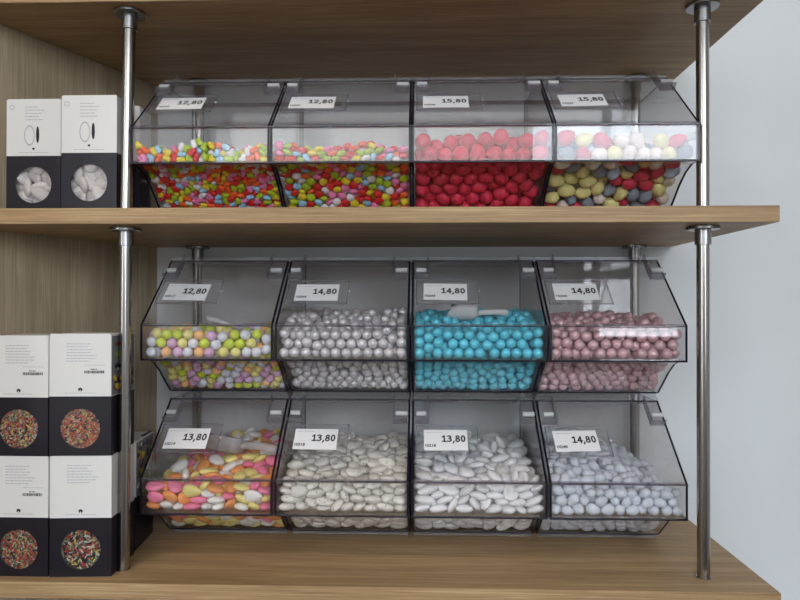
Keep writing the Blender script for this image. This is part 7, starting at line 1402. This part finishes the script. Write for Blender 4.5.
# almonds behind the windows of the two almond cartons, candy strands behind the lower four
V, F = candy_mesh('almond', (24, 15, 9), 3)
am = bpy.data.meshes.new('boxed_almond'); am.from_pydata([tuple(v) for v in V], [], F); am.materials.append(CAND['boxed almond']); am.polygons.foreach_set('use_smooth', [True] * len(F))
for ci, where in ((0, 'outer left'), (1, 'post-side')):
    root, a = CARTONS[ci]; rnd = random.Random(ci + 40); w = a[3]; wz = a[8]
    spots = [(i * .0135 + (.00675 if j % 2 else 0) + rnd.uniform(-.003, .003), j * .0125 + rnd.uniform(-.003, .003)) for j in (-2, -1, 0, 1, 2) for i in (-2, -1, 0, 1)]
    for k, (dx, dz) in enumerate(spots):
        if math.hypot(dx, dz) > .031: continue
        o = bpy.data.objects.new('boxed_almond', am); COL.objects.link(o)
        o.location = (a[0] + w / 2 + dx, a[1] + .0085 + (k % 3) * .0035, a[2] + wz + dz)
        o.rotation_euler = (PI / 2 + rnd.uniform(-.5, .5), rnd.uniform(0, 2 * PI), rnd.uniform(-.5, .5)); o.scale = (1.1, 1.15, 1.05)
        tag(o, 'white sugared almond behind the round window of the %s almond carton' % where, 'candy', 'almonds in the %s carton' % where)
STR = {'strand orange': lin(214, 92, 40), 'strand red': lin(178, 40, 38), 'strand yellow': lin(216, 186, 96), 'strand green': lin(96, 122, 84), 'strand pale': lin(206, 196, 180)}
for k, c in STR.items(): CAND[k] = candy_mat(k, c, .35, coat=.3)
VS, FS = candy_mesh('almond', (10, 10, 10), 1)
for ci, cnt, ln, th, wts, label in ((4, 700, 4.6, 1.8, (11, 4, 5, 2, 1), 'orange and yellow candy strands packed in the upper carton by the post'),
        (3, 240, 9, 2.4, (1, 6, 3, 5, 4), 'red and green candy strands packed in the lower carton by the post'),
        (6, 700, 4.6, 1.8, (5, 4, 3, 4, 4), 'mixed candy strands in the upper carton at the frame edge'),
        (5, 700, 4.6, 1.8, (2, 5, 2, 4, 2), 'mixed candy strands in the lower carton at the frame edge')):
    root, a = CARTONS[ci]; rnd = random.Random(ci + 90); w = a[3]; wz = a[8]; wr = a[9]; b = MB()
    for i in range(cnt):
        q_ = wr * 1.12 * math.sqrt(rnd.random()); an = rnd.uniform(0, 2 * PI)
        loc = Vector((w / 2 + q_ * math.cos(an), rnd.uniform(.003, .012), wz + q_ * math.sin(an)))
        b.add(VS, FS, rnd.choices(list(STR), wts)[0], True, Matrix.LocRotScale(loc, Euler((rnd.uniform(-.3, .3), rnd.uniform(0, PI), rnd.uniform(-.25, .25))), Vector((ln / 10, th / 10, th / 10))))
    o = b.build('candy_strands', loc=root.location, rot=root.rotation_euler)
    tag(o, label, 'candy', kind='stuff')

# ------------------------------------------------------------------ light
w = bpy.data.worlds.new('daylight'); sc.world = w; w.use_nodes = True
nt = w.node_tree; bg = nt.nodes['Background']
bg.inputs['Color'].default_value = (.83, .905, 1.0, 1); bg.inputs['Strength'].default_value = 4.3
for i, (x0, x1, z0, z1) in enumerate(WIN):
    l = bpy.data.lights.new('window_portal', 'AREA'); l.shape = 'RECTANGLE'; l.size = x1 - x0; l.size_y = z1 - z0; l.cycles.is_portal = True
    o = bpy.data.objects.new('window_portal', l); COL.objects.link(o); o.location = ((x0 + x1) / 2, -2.92, (z0 + z1) / 2); o.rotation_euler = (PI / 2, 0, 0)
l = bpy.data.lights.new('window_portal', 'AREA'); l.shape = 'RECTANGLE'; l.size = SWY1 - SWY0; l.size_y = 2.6; l.cycles.is_portal = True  # portal over the added side opening
o = bpy.data.objects.new('window_portal', l); COL.objects.link(o); o.location = (-2.52, (SWY0 + SWY1) / 2, .4); o.rotation_euler = (PI / 2, 0, -PI / 2)
def spot(x, y, z, e, tx, ty, tz, col=(1, .78, .52), ang=1.5, blend=.8, r=.05):
    l = bpy.data.lights.new('ceiling_spot', 'SPOT'); l.energy = e; l.color = col; l.spot_size = ang; l.spot_blend = blend; l.shadow_soft_size = r
    o = bpy.data.objects.new('ceiling_spot', l); COL.objects.link(o); o.location = (x, y, z)
    o.rotation_euler = (Vector((tx, ty, tz)) - Vector((x, y, z))).to_track_quat('-Z', 'Y').to_euler()
def panel(x, y, sx, sy, e, col):  # added fill at ceiling height, brightens the shelves without showing in the lips
    l = bpy.data.lights.new('added_fill_light', 'AREA'); l.shape = 'RECTANGLE'; l.size = sx; l.size_y = sy; l.energy = e; l.color = col
    o = bpy.data.objects.new('added_fill_light', l); COL.objects.link(o); o.location = (x, y, 1.88)
panel(1.3, -.6, .3, 1.4, 2.5, (.93, .96, 1.0))
panel(-.6, -.6, .3, 1.4, 2.5, (1.0, .92, .82))
spot(-.75, -.2, 1.85, 10, -.22, .82, -.34, ang=.5)

# ------------------------------------------------------------------ camera
cd = bpy.data.cameras.new('camera'); cd.sensor_width = 36; cd.lens = 635.65 / 800 * 36; cd.clip_start = .01
co = bpy.data.objects.new('camera', cd); COL.objects.link(co)
co.rotation_mode = 'QUATERNION'
co.rotation_quaternion = (Matrix.Rotation(.0313, 3, 'Z') @ Matrix.Rotation(.0078, 3, 'X') @ Matrix.Rotation(-.0009, 3, 'Y') @ Matrix.Rotation(PI / 2, 3, 'X')).to_quaternion()
sc.camera = co
sc.view_settings.view_transform = 'Standard'; sc.view_settings.look = 'None'; sc.view_settings.gamma = 1; sc.view_settings.use_curve_mapping = False
sc.view_settings.exposure = 1.15
cy = sc.cycles
cy.max_bounces = 14; cy.diffuse_bounces = 4; cy.glossy_bounces = 5; cy.transparent_max_bounces = 48; cy.transmission_bounces = 6
cy.caustics_reflective = False; cy.caustics_refractive = False; cy.sample_clamp_indirect = 6
cy.use_denoising = True
